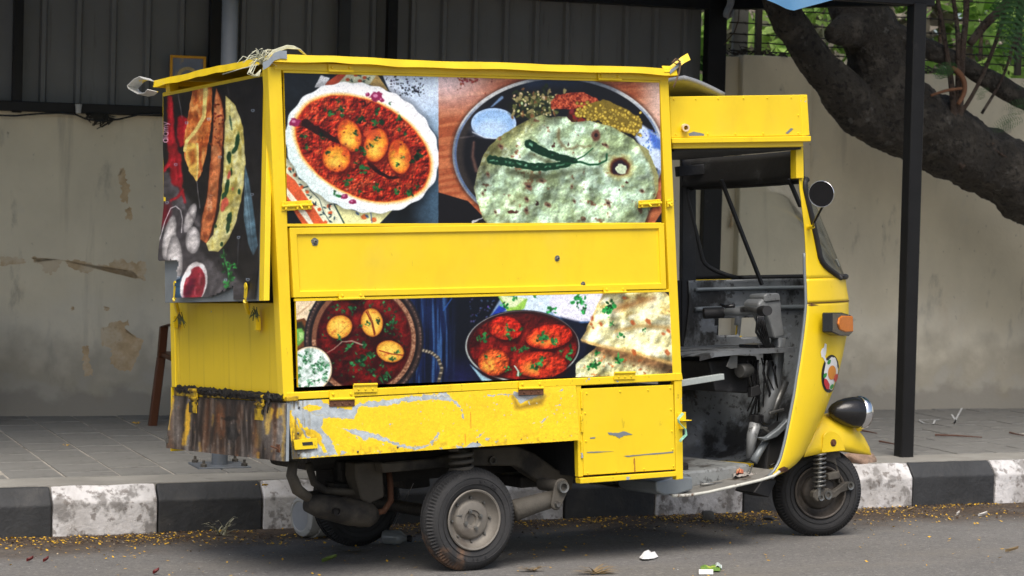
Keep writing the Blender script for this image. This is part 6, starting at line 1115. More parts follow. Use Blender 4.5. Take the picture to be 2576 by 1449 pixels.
# ------------------------------------------------------------------ underside: chassis, engine, exhaust, suspension
solid('chassis_rail', [S(x, y, .16) for x, y in ((960, 1165), (1100, 1152), (1200, 1128), (1300, 1122), (1345, 1140), (1400, 1180), (1445, 1196), (1440, 1232), (1400, 1235), (1340, 1200), (1300, 1172), (1200, 1172), (1100, 1178), (965, 1190))], V(.07), Mt['under2'], cart, .006)
MB().lathe([(.011, -.01), (.018, -.012), (.018, .03), (.011, .03), (.011, -.01)], S(1238, 1158, .158), (0, 1, 0), 20).build('rail_bush', Mt['under'], cart, smooth=True)
coil(S(1160, 1205, .07), S(1160, 1128, .07), .045, 4.5, .009, 'rear_spring', Mt['under'])
MB().tube([S(1290, 1285, .05), S(1350, 1266, .05), S(1402, 1252, .05)], [.046, .04, .036], 16).build('trailing_arm', Mt['under'], cart, smooth='all')
a, b = S(1414, 1225, .0), S(1401, 1268, .0); d = (b - a).normalized(); nrm = d.cross(Vector((0, 1, 0))); pts = []
for k in range(9): t = math.pi * k / 8; pts.append(a + nrm * .036 * math.cos(t) - d * .036 * math.sin(t))
for k in range(9): t = math.pi * k / 8; pts.append(b - nrm * .026 * math.cos(t) + d * .026 * math.sin(t))
MB().prism(pts, V(.014)).build('pivot_link', Mt['under'], cart, .004)
MB().lathe([(.016, .03), (.016, -.016), (.024, -.018), (.026, -.01), (.026, .02)], a, (0, 1, 0), 24).build('pivot_bush', Mt['steel'], cart, smooth=True)
MB().lathe([(.0265, .014), (.0265, .16)], a, (0, 1, 0), 20).build('pivot_tube', Mt['under'], cart, smooth=True)
MB().lathe([(0, -.016), (.012, -.016), (.014, -.006), (.014, .0)], b, (0, 1, 0), 6).build('pivot_bolt', Mt['steel'], cart)
MB().tube([Vector((hub_n.x, .06, hub_n.z)), Vector((hub_n.x, 1.0, hub_n.z))], .028, 12).build('rear_axle', Mt['underdark'], cart, smooth=True)
MB().box(((U0 + .56), .60, wb_ - .19), (.5, .42, .30)).build('engine_block', Mt['underdark'], cart, .03)
MB().tube([S(770, 1268, .26), S(800, 1272, .26), S(880, 1288, .26), S(930, 1296, .26), S(945, 1297, .26)], [.030, .048, .056, .05, .03], 18).build('muffler', Mt['under2'], cart, smooth='all')
MB().lathe([(0, 0), (.012, 0), (.013, -.01), (.016, -.012), (.016, .02)], S(846, 1287, .20), (0, 1, 0), 14).build('tail_pipe', Mt['underdark'], cart)
MB().tube([S(935, 1292, .27), S(965, 1286, .27), S(983, 1260, .28), S(982, 1215, .3), S(975, 1170, .34)], .013, 12).build('exhaust_pipe', Mt['rust'], cart, smooth='all')
solid('engine_hanger', [S(x, y, .24) for x, y in ((895, 1165), (962, 1160), (968, 1250), (930, 1268), (910, 1258), (895, 1200))], V(.10), Mt['under2'], cart, .006)
MB().tube([S(738, 1160, .05), S(733, 1195, .05), S(748, 1232, .08), S(775, 1252, .1)], [.018, .022, .024, .02], 10).build('rear_guard', Mt['under2'], cart, smooth='all')
MB().tube([S(775, 1165, .3), S(790, 1215, .3), S(820, 1235, .3), S(900, 1240, .3), S(930, 1210, .3)], .016, 10).build('guard_bar', Mt['under2'], cart, smooth='all')
for px, v in (([(850, 1160), (905, 1158), (930, 1200), (900, 1225), (855, 1215)], .36), ([(840, 1215), (900, 1215), (895, 1240), (850, 1245)], .33), ([(1010, 1185), (1080, 1180), (1085, 1225), (1020, 1232)], .45), ([(790, 1245), (850, 1240), (870, 1262), (820, 1275)], .30)): solid('engine_part', [S(x, y, v) for x, y in px], V(.16), Mt['underdark'], cart, .012)
MB().tube([S(1000, 1178, .6), S(1150, 1185, .62), S(1330, 1200, .6), S(1420, 1215, .6)], .03, 10).build('cross_tube', Mt['underdark'], cart, smooth='all')
MB().box((UF - .15, VC, S(1590, 1225, VS)[2] + .02), (.9, .5, .05)).build('chassis_floor', Mt['underdark'], cart, .01)

MB().prism([Vector((U0, VF, wb_)), Vector((UF - .1, VF, wb_)), Vector((UF - .1, VF + .02, wb_ - .28)), Vector((U0, VF + .02, wb_ - .28))], V(.01)).build('skirt_flap', Yv, cart, .001)
MB().box(((U0 + UF) / 2 + .1, .42, wb_ - .20), (1.35, .01, .42)).build('added_shade_sheet', Mt['underdark'], cart)  # added dark sheet that keeps the space under the box black
# ------------------------------------------------------------------ steel pole with base plate
pz = G(552, 1178, PAVE); ptp = hit(592, 60, pz, KN)
axd = (ptp - pz).normalized(); pole = thing('steel_pole', pz, 'blue-grey steel pole bolted to the pavement behind the cart', 'pole')
Mt['polepaint'] = M('blue_grey_paint', (.11, .125, .145), .5, .1, var=.2, vs=6, bump=.1, bs=30, layers=[((.06, .06, .06), 5, .55, .7, (1, 1, 1), .6)])
MB().tube([pz + UP * .01, pz + UP * 3.7], .041, 24, cap=False).build('pole_shaft', Mt['polepaint'], pole, smooth='all')
MB().box(pz + UP * .014, (.27, .24, .014), KT, KN).build('base_plate', Mt['polepaint'], pole, .003)
for a in (-1, 1):
    for b in (-1, 1): MB().lathe([(.016, .0), (.016, .014), (.012, .016), (.007, .018), (.007, .034), (0, .034)], pz + KT * a * .105 + KN * b * .09 + UP * .02, UP, 6).build('anchor_bolt', Mt['under'], pole)
# ------------------------------------------------------------------ brown plastic chair behind the cart
Mt['brownpl'] = M('brown_plastic', (.085, .028, .010), .45, var=.15, vs=5, bump=.05, bs=40)
def chair(name, foot, label, ang):
    c = thing(name, foot, label, 'chair'); X = KT * math.cos(ang) + KN * math.sin(ang); Y = -KT * math.sin(ang) + KN * math.cos(ang)
    def p(x, y, z): return Vector(foot) + X * x + Y * y + UP * z
    def leg(pts, w=.05, nm='leg'):
        mb = MB(); vs = []
        for q in pts: vs += [p(*q) - X * w / 2 - Y * .018, p(*q) + X * w / 2 - Y * .018, p(*q) + X * w / 2 + Y * .018, p(*q) - X * w / 2 + Y * .018]
        n = len(pts); mb.add(vs, [(4 * i + k, 4 * i + (k + 1) % 4, 4 * i + 4 + (k + 1) % 4, 4 * i + 4 + k) for i in range(n - 1) for k in range(4)] + [(0, 1, 2, 3), tuple(4 * n - 4 + k for k in range(4))]); return mb.build(nm, Mt['brownpl'], c, .006)
    leg([(0, 0, 0), (.035, .01, .22), (.06, .0, .42), (.075, -.01, .60)]); leg([(.52, 0, 0), (.485, .01, .22), (.46, .0, .42), (.445, -.01, .60)]); leg([(.0, .46, 0), (.04, .44, .42)]); leg([(.52, .46, 0), (.48, .44, .42)])
    leg([(.07, .0, .56), (.10, -.05, .70), (.13, -.08, .80)], nm='back_rail'); leg([(.45, .0, .56), (.42, -.05, .70), (.39, -.08, .80)], nm='back_rail')
    MB().prism([p(.03, -.01, .40), p(.49, -.01, .40), p(.49, .47, .42), p(.03, .47, .42)], UP * .03).build('seat', Mt['brownpl'], c, .01)
    MB().prism([p(.05, -.012, .12), p(.48, -.012, .12), p(.46, -.005, .20), p(.065, -.005, .20)], Y * .02).build('back_apron', Mt['brownpl'], c, .004)
    for k in range(5): x = .14 + k * .06; leg([(x, -.01, .44), (x, -.06, .66), (x, -.085, .79)], .03, 'back_slat')
    leg([(.13, -.08, .78), (.39, -.08, .78)], .05, 'top_rail')
    for x in (.04, .48): leg([(x, .44, .42), (x, .40, .60), (x, .20, .63), (x, .0, .62)], .045, 'armrest')
    return c
fp_ = G(438, 1097, PAVE); chair('plastic_chair', fp_, 'brown plastic chair half hidden behind the tail of the cart', .05)
fq = G(-62, 1078, PAVE); chair('plastic_chair', fq - KT * .40, 'dark brown plastic chair at the left edge of the picture', .1)
# ------------------------------------------------------------------ framed picture on the cladding
fr = [WL(x, y, -.03) for x, y in ((427, 139), (517, 143), (517, 236), (427, 236))]; fb = fr[3].copy()
pic = thing('framed_picture', fb, 'small picture in a golden yellow frame hung on the dark cladding', 'picture'); ct = sum(fr, Vector()) / 4; FWd, FHt = (fr[1] - fr[0]).length, (fr[0] - fr[3]).length
gold = M('gold_frame', (.75, .36, .02), .45, .1, var=.15, vs=20)
for nm, c, d in (('frame_bar', ct + UP * (FHt / 2 - .008), (FWd, .02, .016)), ('frame_bar', ct - UP * (FHt / 2 - .008), (FWd, .02, .016)), ('frame_bar', ct - WT * (FWd / 2 - .008), (.016, .02, FHt - .032)), ('frame_bar', ct + WT * (FWd / 2 - .008), (.016, .02, FHt - .032))): MB().box(c, d, WT, WN).build(nm, gold, pic, .002)
prn = M('blurry_print', (.16, .19, .26), .35, var=.2, vs=12, bump=0, layers=[((.42, .34, .18), 9, .5, .62, (1, 1, 1), .8), ((.12, .20, .34), 7, .55, .66, (1, 1, 1), .8), ((.35, .12, .06), 14, .64, .7, (1, 1, 1), .7)])
MB().box(ct + WN * .004, (FWd - .03, .008, FHt - .03), WT, WN).build('print', prn, pic)
MB().lathe([(.05, -.002), (.062, -.003), (.07, -.002)], ct - UP * .02, WN, 20).build('print_arch', M('print_ochre', (.55, .42, .2), .5, var=.3, vs=40), pic)
MB().add([ct + WT * .03 * math.cos(t) - UP * .035 + UP * .045 * math.sin(t) - WN * .0025 for t in np.linspace(0, 6.28, 14, endpoint=False)], [tuple(range(14))]).build('print_figure', M('print_figure', (.36, .22, .14), .5, var=.4, vs=50), pic)
# ------------------------------------------------------------------ straw bundle tied to the roof corner, rope at the front corner
straw = M('dry_straw', lin((205, 205, 180)), .8, var=.25, vs=30)
cst = cw(S(640, 168, VS + .02)); sb = MB(); r2 = random.Random(5)
for k in range(34):
    a = r2.uniform(-.5, 3.4); L = r2.uniform(.05, .15); x0, y0 = 655 + r2.uniform(-6, 8), 152 + r2.uniform(-6, 10); x1 = x0 - math.cos(a) * L * 430; y1 = y0 - math.sin(a) * L * 300; vv = VS - .02 + r2.uniform(-.04, .05)
    sb.tube([cw(S(x0, y0, VS - .01)), cw(S((x0 + x1) / 2 + r2.uniform(-12, 12), (y0 + y1) / 2 - 12, vv)), cw(S(x1, y1 + 10 * r2.random(), vv))], [.0022, .0018, .0008], 4)
for k in range(9):
    q = r2.uniform(-4, 4); sb.tube([cw(S(660, 160 + q, VS - .01)), cw(S(692 + q, 128 + q * .5, VS - .02)), cw(S(722, 118 + q, VS)), cw(S(748 + q * 2, 120 + q, VS)), cw(S(768 + q, 138 + q * .4, VS + .01))], .0018, 4)
for k in range(6): q = r2.uniform(-8, 8); sb.tube([cw(S(640 + q, 160, VS - .03)), cw(S(628 + q, 180 + abs(q), VS - .04)), cw(S(645 + q, 192, VS - .04)), cw(S(656, 175, VS - .03))], .0016, 4)
sb.tube([cw(S(560, 187, VS + .25)), cw(S(610, 172, VS + .1)), cw(S(650, 163, VS))], .0018, 4)
tag(sb.build('straw_bundle', straw, base=cst, smooth='all'), 'pale dry straw tied in a tuft to the rear roof corner of the cart', 'straw')
rp_ = MB(); rp_.tube([cw(S(x, y, VS - .05)) for x, y in ((1690, 158), (1700, 148), (1712, 154), (1702, 162), (1692, 156), (1706, 150), (1712, 160), (1708, 185), (1702, 200), (1694, 220))], .004, 7)
tag(rp_.build('brown_rope', M('jute_rope', (.16, .10, .055), .9, var=.3, vs=80, bump=.6, bs=300), base=cw(S(1694, 220, VS - .05)), smooth='all'), 'short brown rope knotted round the upturned front end of the cart roof', 'rope')
grs = MB(); gc = cw(S(1708, 1075, VS - .03))
for k in range(4): q = k * 1.5; grs.tube([cw(S(x + q, y + q * .6, VS - .035 - .004 * k)) for x, y in ((1716, 1038), (1704, 1052), (1706, 1062), (1722, 1078), (1724, 1092), (1712, 1104), (1708, 1110))], .0016, 4)
tag(grs.build('green_string', M('green_string', (.30, .62, .48), .7, var=.1), base=gc, smooth='all'), 'pale green plastic string tied round the cabinet hasp of the cart', 'string')
herb_m = M('dried_herb', (.085, .095, .035), .9, var=.4, vs=30)
for cx_, cy_, lb in ((452, 815, 'dry herb sprig stuck in the far hasp at the back of the cart'), (640, 800, 'dry herb sprig stuck in the near hasp at the back of the cart')):
    hb = MB(); base = cw(Q(cx_, cy_, U0 - .05))
    for k in range(14):
        a = r2.uniform(-.9, 3.6); L = r2.uniform(8, 26); hb.tube([cw(Q(cx_ + r2.uniform(-7, 7), cy_ - 22 + r2.uniform(-8, 8), U0 - .045)), cw(Q(cx_ + math.cos(a) * L * .5, cy_ - 8 + abs(math.sin(a)) * L * .3, U0 - .05)), cw(Q(cx_ + math.cos(a) * L * .7, cy_ - 8 + abs(math.sin(a)) * L, U0 - .05))], [.0016, .0022, .0008], 4)
    tag(hb.build('herb_sprig', herb_m, base=base, smooth='all'), lb, 'herb', 'dry sprigs on the cart')
# ------------------------------------------------------------------ litter under and round the cart
def scrap(name, px, label, cat, mat, h, seed, lift=.0, kind='leaf', grp=None):
    """a creased sheet lying on the road"""
    c0 = RD(sum(p[0] for p in px) / len(px), max(p[1] for p in px)); n = len(px); pts = [RD(*p) for p in px]; cc = sum(pts, Vector()) / n; mb = MB(); rr = random.Random(seed)
    ring1 = [cc.lerp(p, .55) + UP * (h * rr.uniform(.4, 1.) + .006) for p in pts]; ring2 = [p + UP * (.003 + h * .3 * rr.random()) for p in pts]
    mb.add([cc + UP * (h * .7 + .006)] + ring1 + ring2, [(0, 1 + k, 1 + (k + 1) % n) for k in range(n)] + [(1 + k, 1 + n + k, 1 + n + (k + 1) % n, 1 + (k + 1) % n) for k in range(n)])
    return tag(mb.build(name, mat, base=cc, thick=.001), label, cat, grp)
white = M('white_paper', (.78, .78, .77), .8, var=.06, vs=30)
scrap('crumpled_paper', [(1608, 1407), (1628, 1398), (1640, 1395), (1652, 1397), (1656, 1404), (1645, 1408), (1632, 1411), (1615, 1412)], 'crumpled white paper lying on the road in front of the cabinet door', 'paper', white, .026, 2)
def stone(name, px, label, R, seed, mat, sq=(1, 1, .8), base=None):
    b = base or RD(*px); bm = bmesh.new(); bmesh.ops.create_icosphere(bm, subdivisions=3, radius=1)
    for v in bm.verts:
        d = v.co.normalized(); k = 1 + .30 * nz(d.x * 1.3 + seed, d.y * 1.3, d.z * 1.3) + .08 * nz(d.x * 4, d.y * 4 + seed, d.z * 4); q = Vector((max(-.78, min(.78, d.x)), max(-.78, min(.78, d.y)), max(-.7, min(.7, d.z)))) * k; v.co = Vector((q.x * R * sq[0], q.y * R * sq[1], q.z * R * sq[2] + R * sq[2] * .62))
    me = bpy.data.meshes.new(name); bm.to_mesh(me); bm.free(); me.materials.append(mat); me.polygons.foreach_set('use_smooth', [True] * len(me.polygons)); o = bpy.data.objects.new(name, me); COL.objects.link(o); o.location = b; o.rotation_euler.z = seed
    return tag(o, label, 'stone')
gst = M('grey_stone', (.15, .14, .12), .9, var=.3, vs=30, bump=.5, bs=60); rst = M('reddish_stone', (.30, .20, .145), .9, var=.3, vs=12, bump=.6, bs=40, layers=[((.16, .12, .09), 14, .5, .66)])
stone('stone_block', (1782, 1309), 'squarish grey stone under the floor of the cab', .036, 1.3, gst, (1, 1, 1)); stone('dark_pebble', (1935, 1308), 'flat dark pebble on the road behind the front wheel', .03, 2.1, M('dark_stone', (.05, .05, .05), .85, var=.3, vs=30), (1.3, .8, .45)); stone('dark_pebble', (2274, 1399), 'tiny black pebble', .01, 2.7, gst) if False else None
stone('reddish_stone', (0, 0), 'long reddish stone lying on the pavement edge behind the front wheel', .085, .25, rst, (1.45, .8, .5), G(2165, 1166, PAVE))
# green and white packet
pk = RD(1790, 1444); pgr = M('green_packet', (.16, .30, .06), .35, var=.2, vs=30, layers=[((.6, .66, .1), 25, .55, .6)]); packet = thing('snack_packet', pk, 'torn green and white packet lying on the road near the bottom edge', 'packet')
def pkf(a, b): return RD(1762 + 50 * a, 1440 - 9 * b) + UP * (.006 + .007 * math.sin(a * 7) ** 2 * b + .004 * b)
MB().grid(pkf, 10, 4).build('packet_film', pgr, packet, thick=.001); MB().grid(lambda a, b: RD(1758 + 36 * a, 1446 - 6 * b) + UP * (.003 + .010 * b), 6, 2).build('packet_lining', white, packet, thick=.001)
MB().grid(lambda a, b: RD(1800 + 16 * a, 1434 - 8 * b) + UP * (.014 + .006 * math.sin(a * 5)), 5, 3).build('packet_fold', M('pale_packet', (.62, .7, .68), .4, var=.3, vs=40), packet, thick=.001)
# white bucket tipped on its side, plastic bottle hung on a thread
bk = RD(752, 1354); ax_ = (Vector((FW.x, FW.y, 0)).normalized() * .62 + Vector((RT.x, RT.y, 0)).normalized() * .78).normalized(); bc = bk + UP * .103; bpl = M('white_bucket_plastic', (.55, .54, .50), .45, var=.15, vs=8, layers=[((.16, .12, .08), 9, .60, .68, (1, 1, 1), .8)]); bu = thing('plastic_bucket', bk, 'grubby white plastic bucket lying on its side behind the rear of the cart', 'bucket')
MB().lathe([(0, .004), (.068, .004), (.072, .0), (.078, .001), (.094, .012), (.098, .03), (.099, .06), (.106, .062), (.108, .18), (.112, .20), (.116, .20), (.116, .18)], bc, ax_, 40).build('bucket_body', bpl, bu, smooth=True)
MB().lathe([(0, .0025), (.066, .0025)], bc, ax_, 30).build('bucket_base', M('bucket_base', (.42, .43, .44), .4, var=.15, vs=10), bu, smooth=True)
bt = RD(990, 1372); bot = thing('plastic_bottle', bt, 'small clear plastic bottle lying in the shadow under the cart', 'bottle'); bm_ = M('clear_plastic', (.30, .32, .32), .15, trans=.4, var=.1)
MB().lathe([(0, -.05), (.030, -.05), (.034, -.04), (.034, .02), (.030, .035), (.014, .055), (.013, .07), (0, .07)], bt + UP * .036, (KT * .8 - KN * .6).normalized(), 20).build('bottle_body', bm_, bot, smooth=True); MB().lathe([(0, .085), (.016, .084), (.016, .066), (.014, .066)], bt + UP * .036, (KT * .8 - KN * .6).normalized(), 14).build('bottle_cap', Mt['blackpl'], bot)
tag(MB().tube([cw(S(1040, 1216, .3)), RD(990, 1350) + UP * .05], .0012, 5).build('hanging_thread', M('grey_thread', (.35, .34, .33), .8, var=.1), base=RD(990, 1350)), 'thin grey thread hanging from under the cart to the bottle', 'thread')
# leaves, palm twig and grass tufts: one object each
leafg = M('fresh_leaf', (.17, .24, .05), .6, var=.2, vs=30); leafd = M('dry_leaf', (.24, .17, .085), .8, var=.3, vs=30); leafw = M('pale_leaf', (.6, .58, .54), .7, var=.1)
def leaf(px, L, W, ang, mat, label, z=None, name='fallen_leaf', grp='fallen leaves'):
    c = RD(*px) if z is None else G(*px, z); d = KT * math.cos(ang) + KN * math.sin(ang); e = UP.cross(d); mb = MB()
    mb.grid(lambda a, b: c + d * L * (a - .5) + e * W * (b - .5) * math.sin(math.pi * min(.97, max(.03, a))) ** .8 + UP * (.005 + .012 * abs(b - .5) * 2 + .012 * a * a), 8, 2); return tag(mb.build(name, mat, base=c), label, 'leaf', grp)
leaf((828, 1414), .09, .034, .5, leafg, 'green fallen leaf on the road left of the rear wheel'); leaf((2472, 1300), .06, .016, .1, leafw, 'white sliver of leaf on the road far right, by the kerb'); leaf((2410, 1298), .03, .01, .4, leafw, 'smaller white sliver on the road beside the right kerb'); leaf((2545, 1390), .07, .012, .0, leafd, 'dry curled leaf on the road at the right edge'); leaf((2290, 1288), .06, .02, .2, leafd, 'brown leaf on the road under the right kerb')
leaf((75, 1415), .03, .02, .1, M('red_scrap', (.13, .012, .012), .6, var=.1), 'larger red scrap on the road at the lower left', name='red_scrap', grp='red scraps'); leaf((115, 1416), .028, .014, .4, bpy.data.materials['red_scrap'], 'smaller red scrap on the road at the lower left, just right of the larger one', name='red_scrap', grp='red scraps'); leaf((392, 1446), .03, .02, .4, bpy.data.materials['red_scrap'], 'red scrap on the road at the bottom edge', name='red_scrap', grp='red scraps')
def tuft(px, label, name, mat, n, L, spread, up_, seed):
    c = RD(*px); mb = MB(); r3 = random.Random(seed)
    for k in range(n):
        a = r3.uniform(-.5, .5) * spread + (math.pi if r3.random() < .4 else 0); d = KT * math.cos(a) + KN * math.sin(a) * .8; l = L * r3.uniform(.5, 1.1); e = UP.cross(d).normalized(); w = r3.uniform(.003, .008); o = c + KT * r3.uniform(-.4, .4) * L * .5 + KN * r3.uniform(-.02, .02); h = up_ * r3.random()
        vs = []
        for t in (0, .33, .66, 1): p_ = o + d * l * t + UP * (.006 + h * math.sin(t * 2)); ww = w * (1 - t) ** .6; vs += [p_ - e * ww, p_ + e * ww]
        mb.add(vs, [(0, 1, 3, 2), (2, 3, 5, 4), (4, 5, 7, 6)])
    return tag(mb.build(name, mat, base=c), label, 'twig')
tuft((555, 1348), 'pale dry palm sprig standing against the black kerb block', 'palm_sprig', M('pale_palm', (.42, .40, .27), .7, var=.2), 18, .10, 1.6, .09, 3)
tuft((1500, 1444), 'dry yellow grass heap on the road at the bottom edge, right of the wheel', 'grass_heap', leafd, 34, .10, 1.2, .03, 4); tuft((1338, 1438), 'small dry grass heap on the road by the rear wheel', 'grass_heap', leafd, 18, .07, 1.2, .02, 6); tuft((880, 1392), 'dark dry palm sprig in the shadow of the cart', 'palm_sprig', M('dark_palm', (.10, .085, .05), .8, var=.3), 16, .14, 1., .02, 8); tuft((1270, 1395), 'short dry twig on the road in the shadow of the rear wheel', 'twig', leafd, 3, .07, .6, .01, 9) if False else None
# crumpled wrapper and rag on the cab floor
cf_ = cw(S(1868, 1205, VE + .15)); mb = MB(); r4 = random.Random(12)
mb.grid(lambda a, b: cw(S(1845 + 60 * a, 1206 - 14 * b - 6 * a, VE + .10 + .12 * b)) + UP * (.012 + .02 * nz(a * 6, b * 5, 3)), 12, 6); tag(mb.build('grey_rag', M('grey_rag', (.34, .31, .28), .9, var=.25, vs=40), base=cf_, thick=.002), 'crumpled grey rag on the floor of the cab', 'rag')
mb = MB(); mb.grid(lambda a, b: cw(S(1852 + 18 * a, 1197 - 10 * b, VE + .12 + .05 * b)) + UP * (.012 + .03 * abs(nz(a * 6, b * 5, 8))), 7, 5); tag(mb.build('red_wrapper', M('red_wrapper', (.50, .16, .09), .5, var=.4, vs=60, layers=[((.6, .42, .2), 40, .55, .6)]), base=cw(S(1860, 1197, VE + .12)), thick=.002), 'crumpled orange-red wrapper on the floor of the cab', 'wrapper')
# chalk scrawl on the pavement at the right
chalk = M('chalk', (.55, .56, .56), .9, var=.3, vs=60); 
def mark(pts, label):
    mb = MB(); P = [G(x, y, PAVE + .0165) for x, y in pts]
    for a, b in zip(P, P[1:]):
        d = (b - a).normalized(); e = UP.cross(d) * .006; mb.add([a - e, b - e, b + e, a + e], [(0, 1, 2, 3)])
    return tag(mb.build('chalk_scrawl', chalk, base=P[0]), label, 'chalk mark', 'chalk scrawls')
mark([(2312, 1056), (2368, 1055), (2352, 1057), (2348, 1066), (2325, 1064), (2312, 1057)], 'white chalk scrawl like a flag on the pavement right of the black post'); mark([(2394, 1042), (2404, 1058), (2400, 1066), (2406, 1052), (2428, 1012)], 'white chalk scrawl like a letter y on the pavement at right')
for px, L, lb in ((2440, 0, 'long brown twig on the pavement right of the black post'), (2160, 1, 'brown twig on the pavement behind the headlamp'), (2552, 2, 'brown twig on the pavement at the right edge'), (2225, 3, 'short brown twig on the pavement left of the black post')):
    q = {0: ((2352, 1094), (2470, 1100)), 1: ((2162, 1082), (2206, 1090)), 2: ((2540, 1088), (2576, 1096)), 3: ((2212, 1110), (2256, 1118))}[L]; a = G(*q[0], PAVE + .022); b = G(*q[1], PAVE + .022); tag(MB().tube([a, a.lerp(b, .5) + KN * .03, b], [.006, .005, .003], 6).build('brown_twig', M('twig_bark', (.10, .045, .03), .8, var=.3), base=a), lb, 'twig', 'twigs on the pavement')
# blossom on the pavement
ylw = M('yellow_petal', (.62, .36, .02), .7, var=.35, vs=40)
for px, lb in (((345, 1066), 'yellow blossom on the pavement tiles left of the chair'), ((655, 1222), 'yellow blossom on the pavement edge beside the base plate'), ((167, 1122), 'tiny yellow petal on the pavement tiles at left')):
    c = G(*px, PAVE + .016); mb = MB(); r3 = random.Random(px[0])
    for k in range(7): a = r3.uniform(0, 6.28); l = r3.uniform(.008, .02) * (.4 if px[0] == 167 else 1); d = KT * math.cos(a) + KN * math.sin(a); e = UP.cross(d) * l * .5; o = c + d * .008; mb.add([o, o + d * l + e + UP * .008, o + d * l * 1.7 + UP * .004, o + d * l - e + UP * .01], [(0, 1, 2, 3)])
    tag(mb.build('yellow_blossom', ylw, base=c), lb, 'blossom', 'blossoms on the pavement')
# petals and crumbs scattered on the road: uncountable
def scatter(name, label, n, mat, size, fn, seed, flat=.3):
    r3 = random.Random(seed); mb = MB(); k = 0
    while k < n:
        p_ = fn(r3)
        if p_ is None: continue
        k += 1; a = r3.uniform(0, 6.28); l = size * r3.uniform(.4, 1.3); d = Vector((math.cos(a), math.sin(a), r3.uniform(-flat, flat))); e = Vector((-math.sin(a), math.cos(a), r3.uniform(-flat, flat))) * l * r3.uniform(.3, .8); p_ = p_ + UP * .004
        mb.add([p_ - d * l * .5, p_ + e * .5, p_ + d * l * .5 + UP * l * .2, p_ - e * .5 + UP * l * .1], [(0, 1, 2, 3)])
    return tag(mb.build(name, mat, base=(4, 9, 0), fix=False), label, None, None, 'stuff')
def near_kerb(r, sd):
    x = r.uniform(-.5, 9); y = 10.08 + .025 * x - abs(r.gauss(0, sd)) - .06
    if nz(x * 1.7, y * 2.5, 3) + .5 * nz(x * 5, y * 6, 8) < r.uniform(-.55, .45): return None
    return None if y < 7.7 else Vector((x, y, road_z(y)))
def anywhere(r): x = r.uniform(0, 9); y = r.uniform(7.7, 10.); return Vector((x, y, road_z(y)))
scatter('petal_litter', 'yellow petals littered thickly along the gutter', 4200, ylw, .016, lambda r: near_kerb(r, .36), 1)
scatter('petal_specks', 'yellow petals sprinkled over the road', 620, ylw, .017, anywhere, 2)
scatter('pale_crumbs', 'pale crumbs of straw and leaf along the gutter', 1500, M('straw_crumb', (.40, .33, .22), .9, var=.4, vs=60), .011, lambda r: near_kerb(r, .42), 3)
scatter('brown_crumbs', 'dark brown crumbs of leaf along the gutter', 5200, M('brown_crumb', (.06, .035, .02), .95, var=.5, vs=60), .017, lambda r: near_kerb(r, .30), 4)
scatter('white_specks', 'white specks of grit on the road', 260, white, .005, anywhere, 5)
# ------------------------------------------------------------------ bits on the shelter rail
wire = MB(); pts = [(-10, 290), (40, 291), (100, 286), (150, 284), (190, 288), (215, 299), (250, 305), (300, 300), (350, 288), (410, 286)]; wire.tube([WL(x, y, -.075) for x, y in pts], .006, 6)
tag(wire.build('black_cable', Mt['blackpl'], base=WL(200, 290, -.075), smooth='all'), 'black cable sagging along the underside of the shelter rail', 'cable')
cup = WL(197, 285, -.09); tag(MB().lathe([(0, 0), (.016, 0), (.019, .04), (.021, .055), (.018, .055)], cup, UP, 16).build('white_cup', M('white_plastic', (.42, .42, .41), .5, var=.1), base=cup, smooth=True), 'small white plastic cup perched on the shelter rail at left', 'cup')
dry = MB(); r5 = random.Random(2); dc = WL(240, 285, -.07)
for k in range(26): a = r5.uniform(-2.6, -.4); L = r5.uniform(.03, .10); dry.tube([dc + WT * r5.uniform(-.06, .10), dc + WT * (r5.uniform(-.06, .12)) + UP * math.sin(a) * L * .5, dc + WT * (r5.uniform(-.02, .06) + math.cos(a) * L * .4) + UP * math.sin(a) * L], [.006, .008, .003], 5)
tag(dry.build('dry_creeper', M('dry_creeper', (.02, .018, .014), .9, var=.3), base=dc, smooth='all'), 'dark dry creeper dangling from the shelter rail left of the cart', 'creeper')
rag = MB(); rag.grid(lambda a, b: hit(1826 + 22 * a + 6 * math.sin(b * 5), -14 + 66 * b * (1 - .3 * abs(a - .5)), WP(s_end, -.2, 0), WN) + WN * .02 * math.sin(a * 7 + b * 3), 6, 10); tag(rag.build('hanging_rag', M('white_rag', (.35, .35, .36), .9, var=.3, vs=30), base=hit(1836, 50, WP(s_end, -.2, 0), WN), thick=.002), 'small torn white rag hanging from the corner of the shelter frame', 'rag')
tag(MB().tube([hit(x, y, WP(s_end, -.2, 0), WN) for x, y in ((1860, 10), (1858, 50), (1848, 80), (1832, 98), (1822, 112))], .004, 5).build('brown_wire', M('brown_wire', (.06, .035, .02), .8, var=.2), base=hit(1822, 112, WP(s_end, -.2, 0), WN), smooth='all'), 'thin brown wire dangling beside the white rag', 'wire')
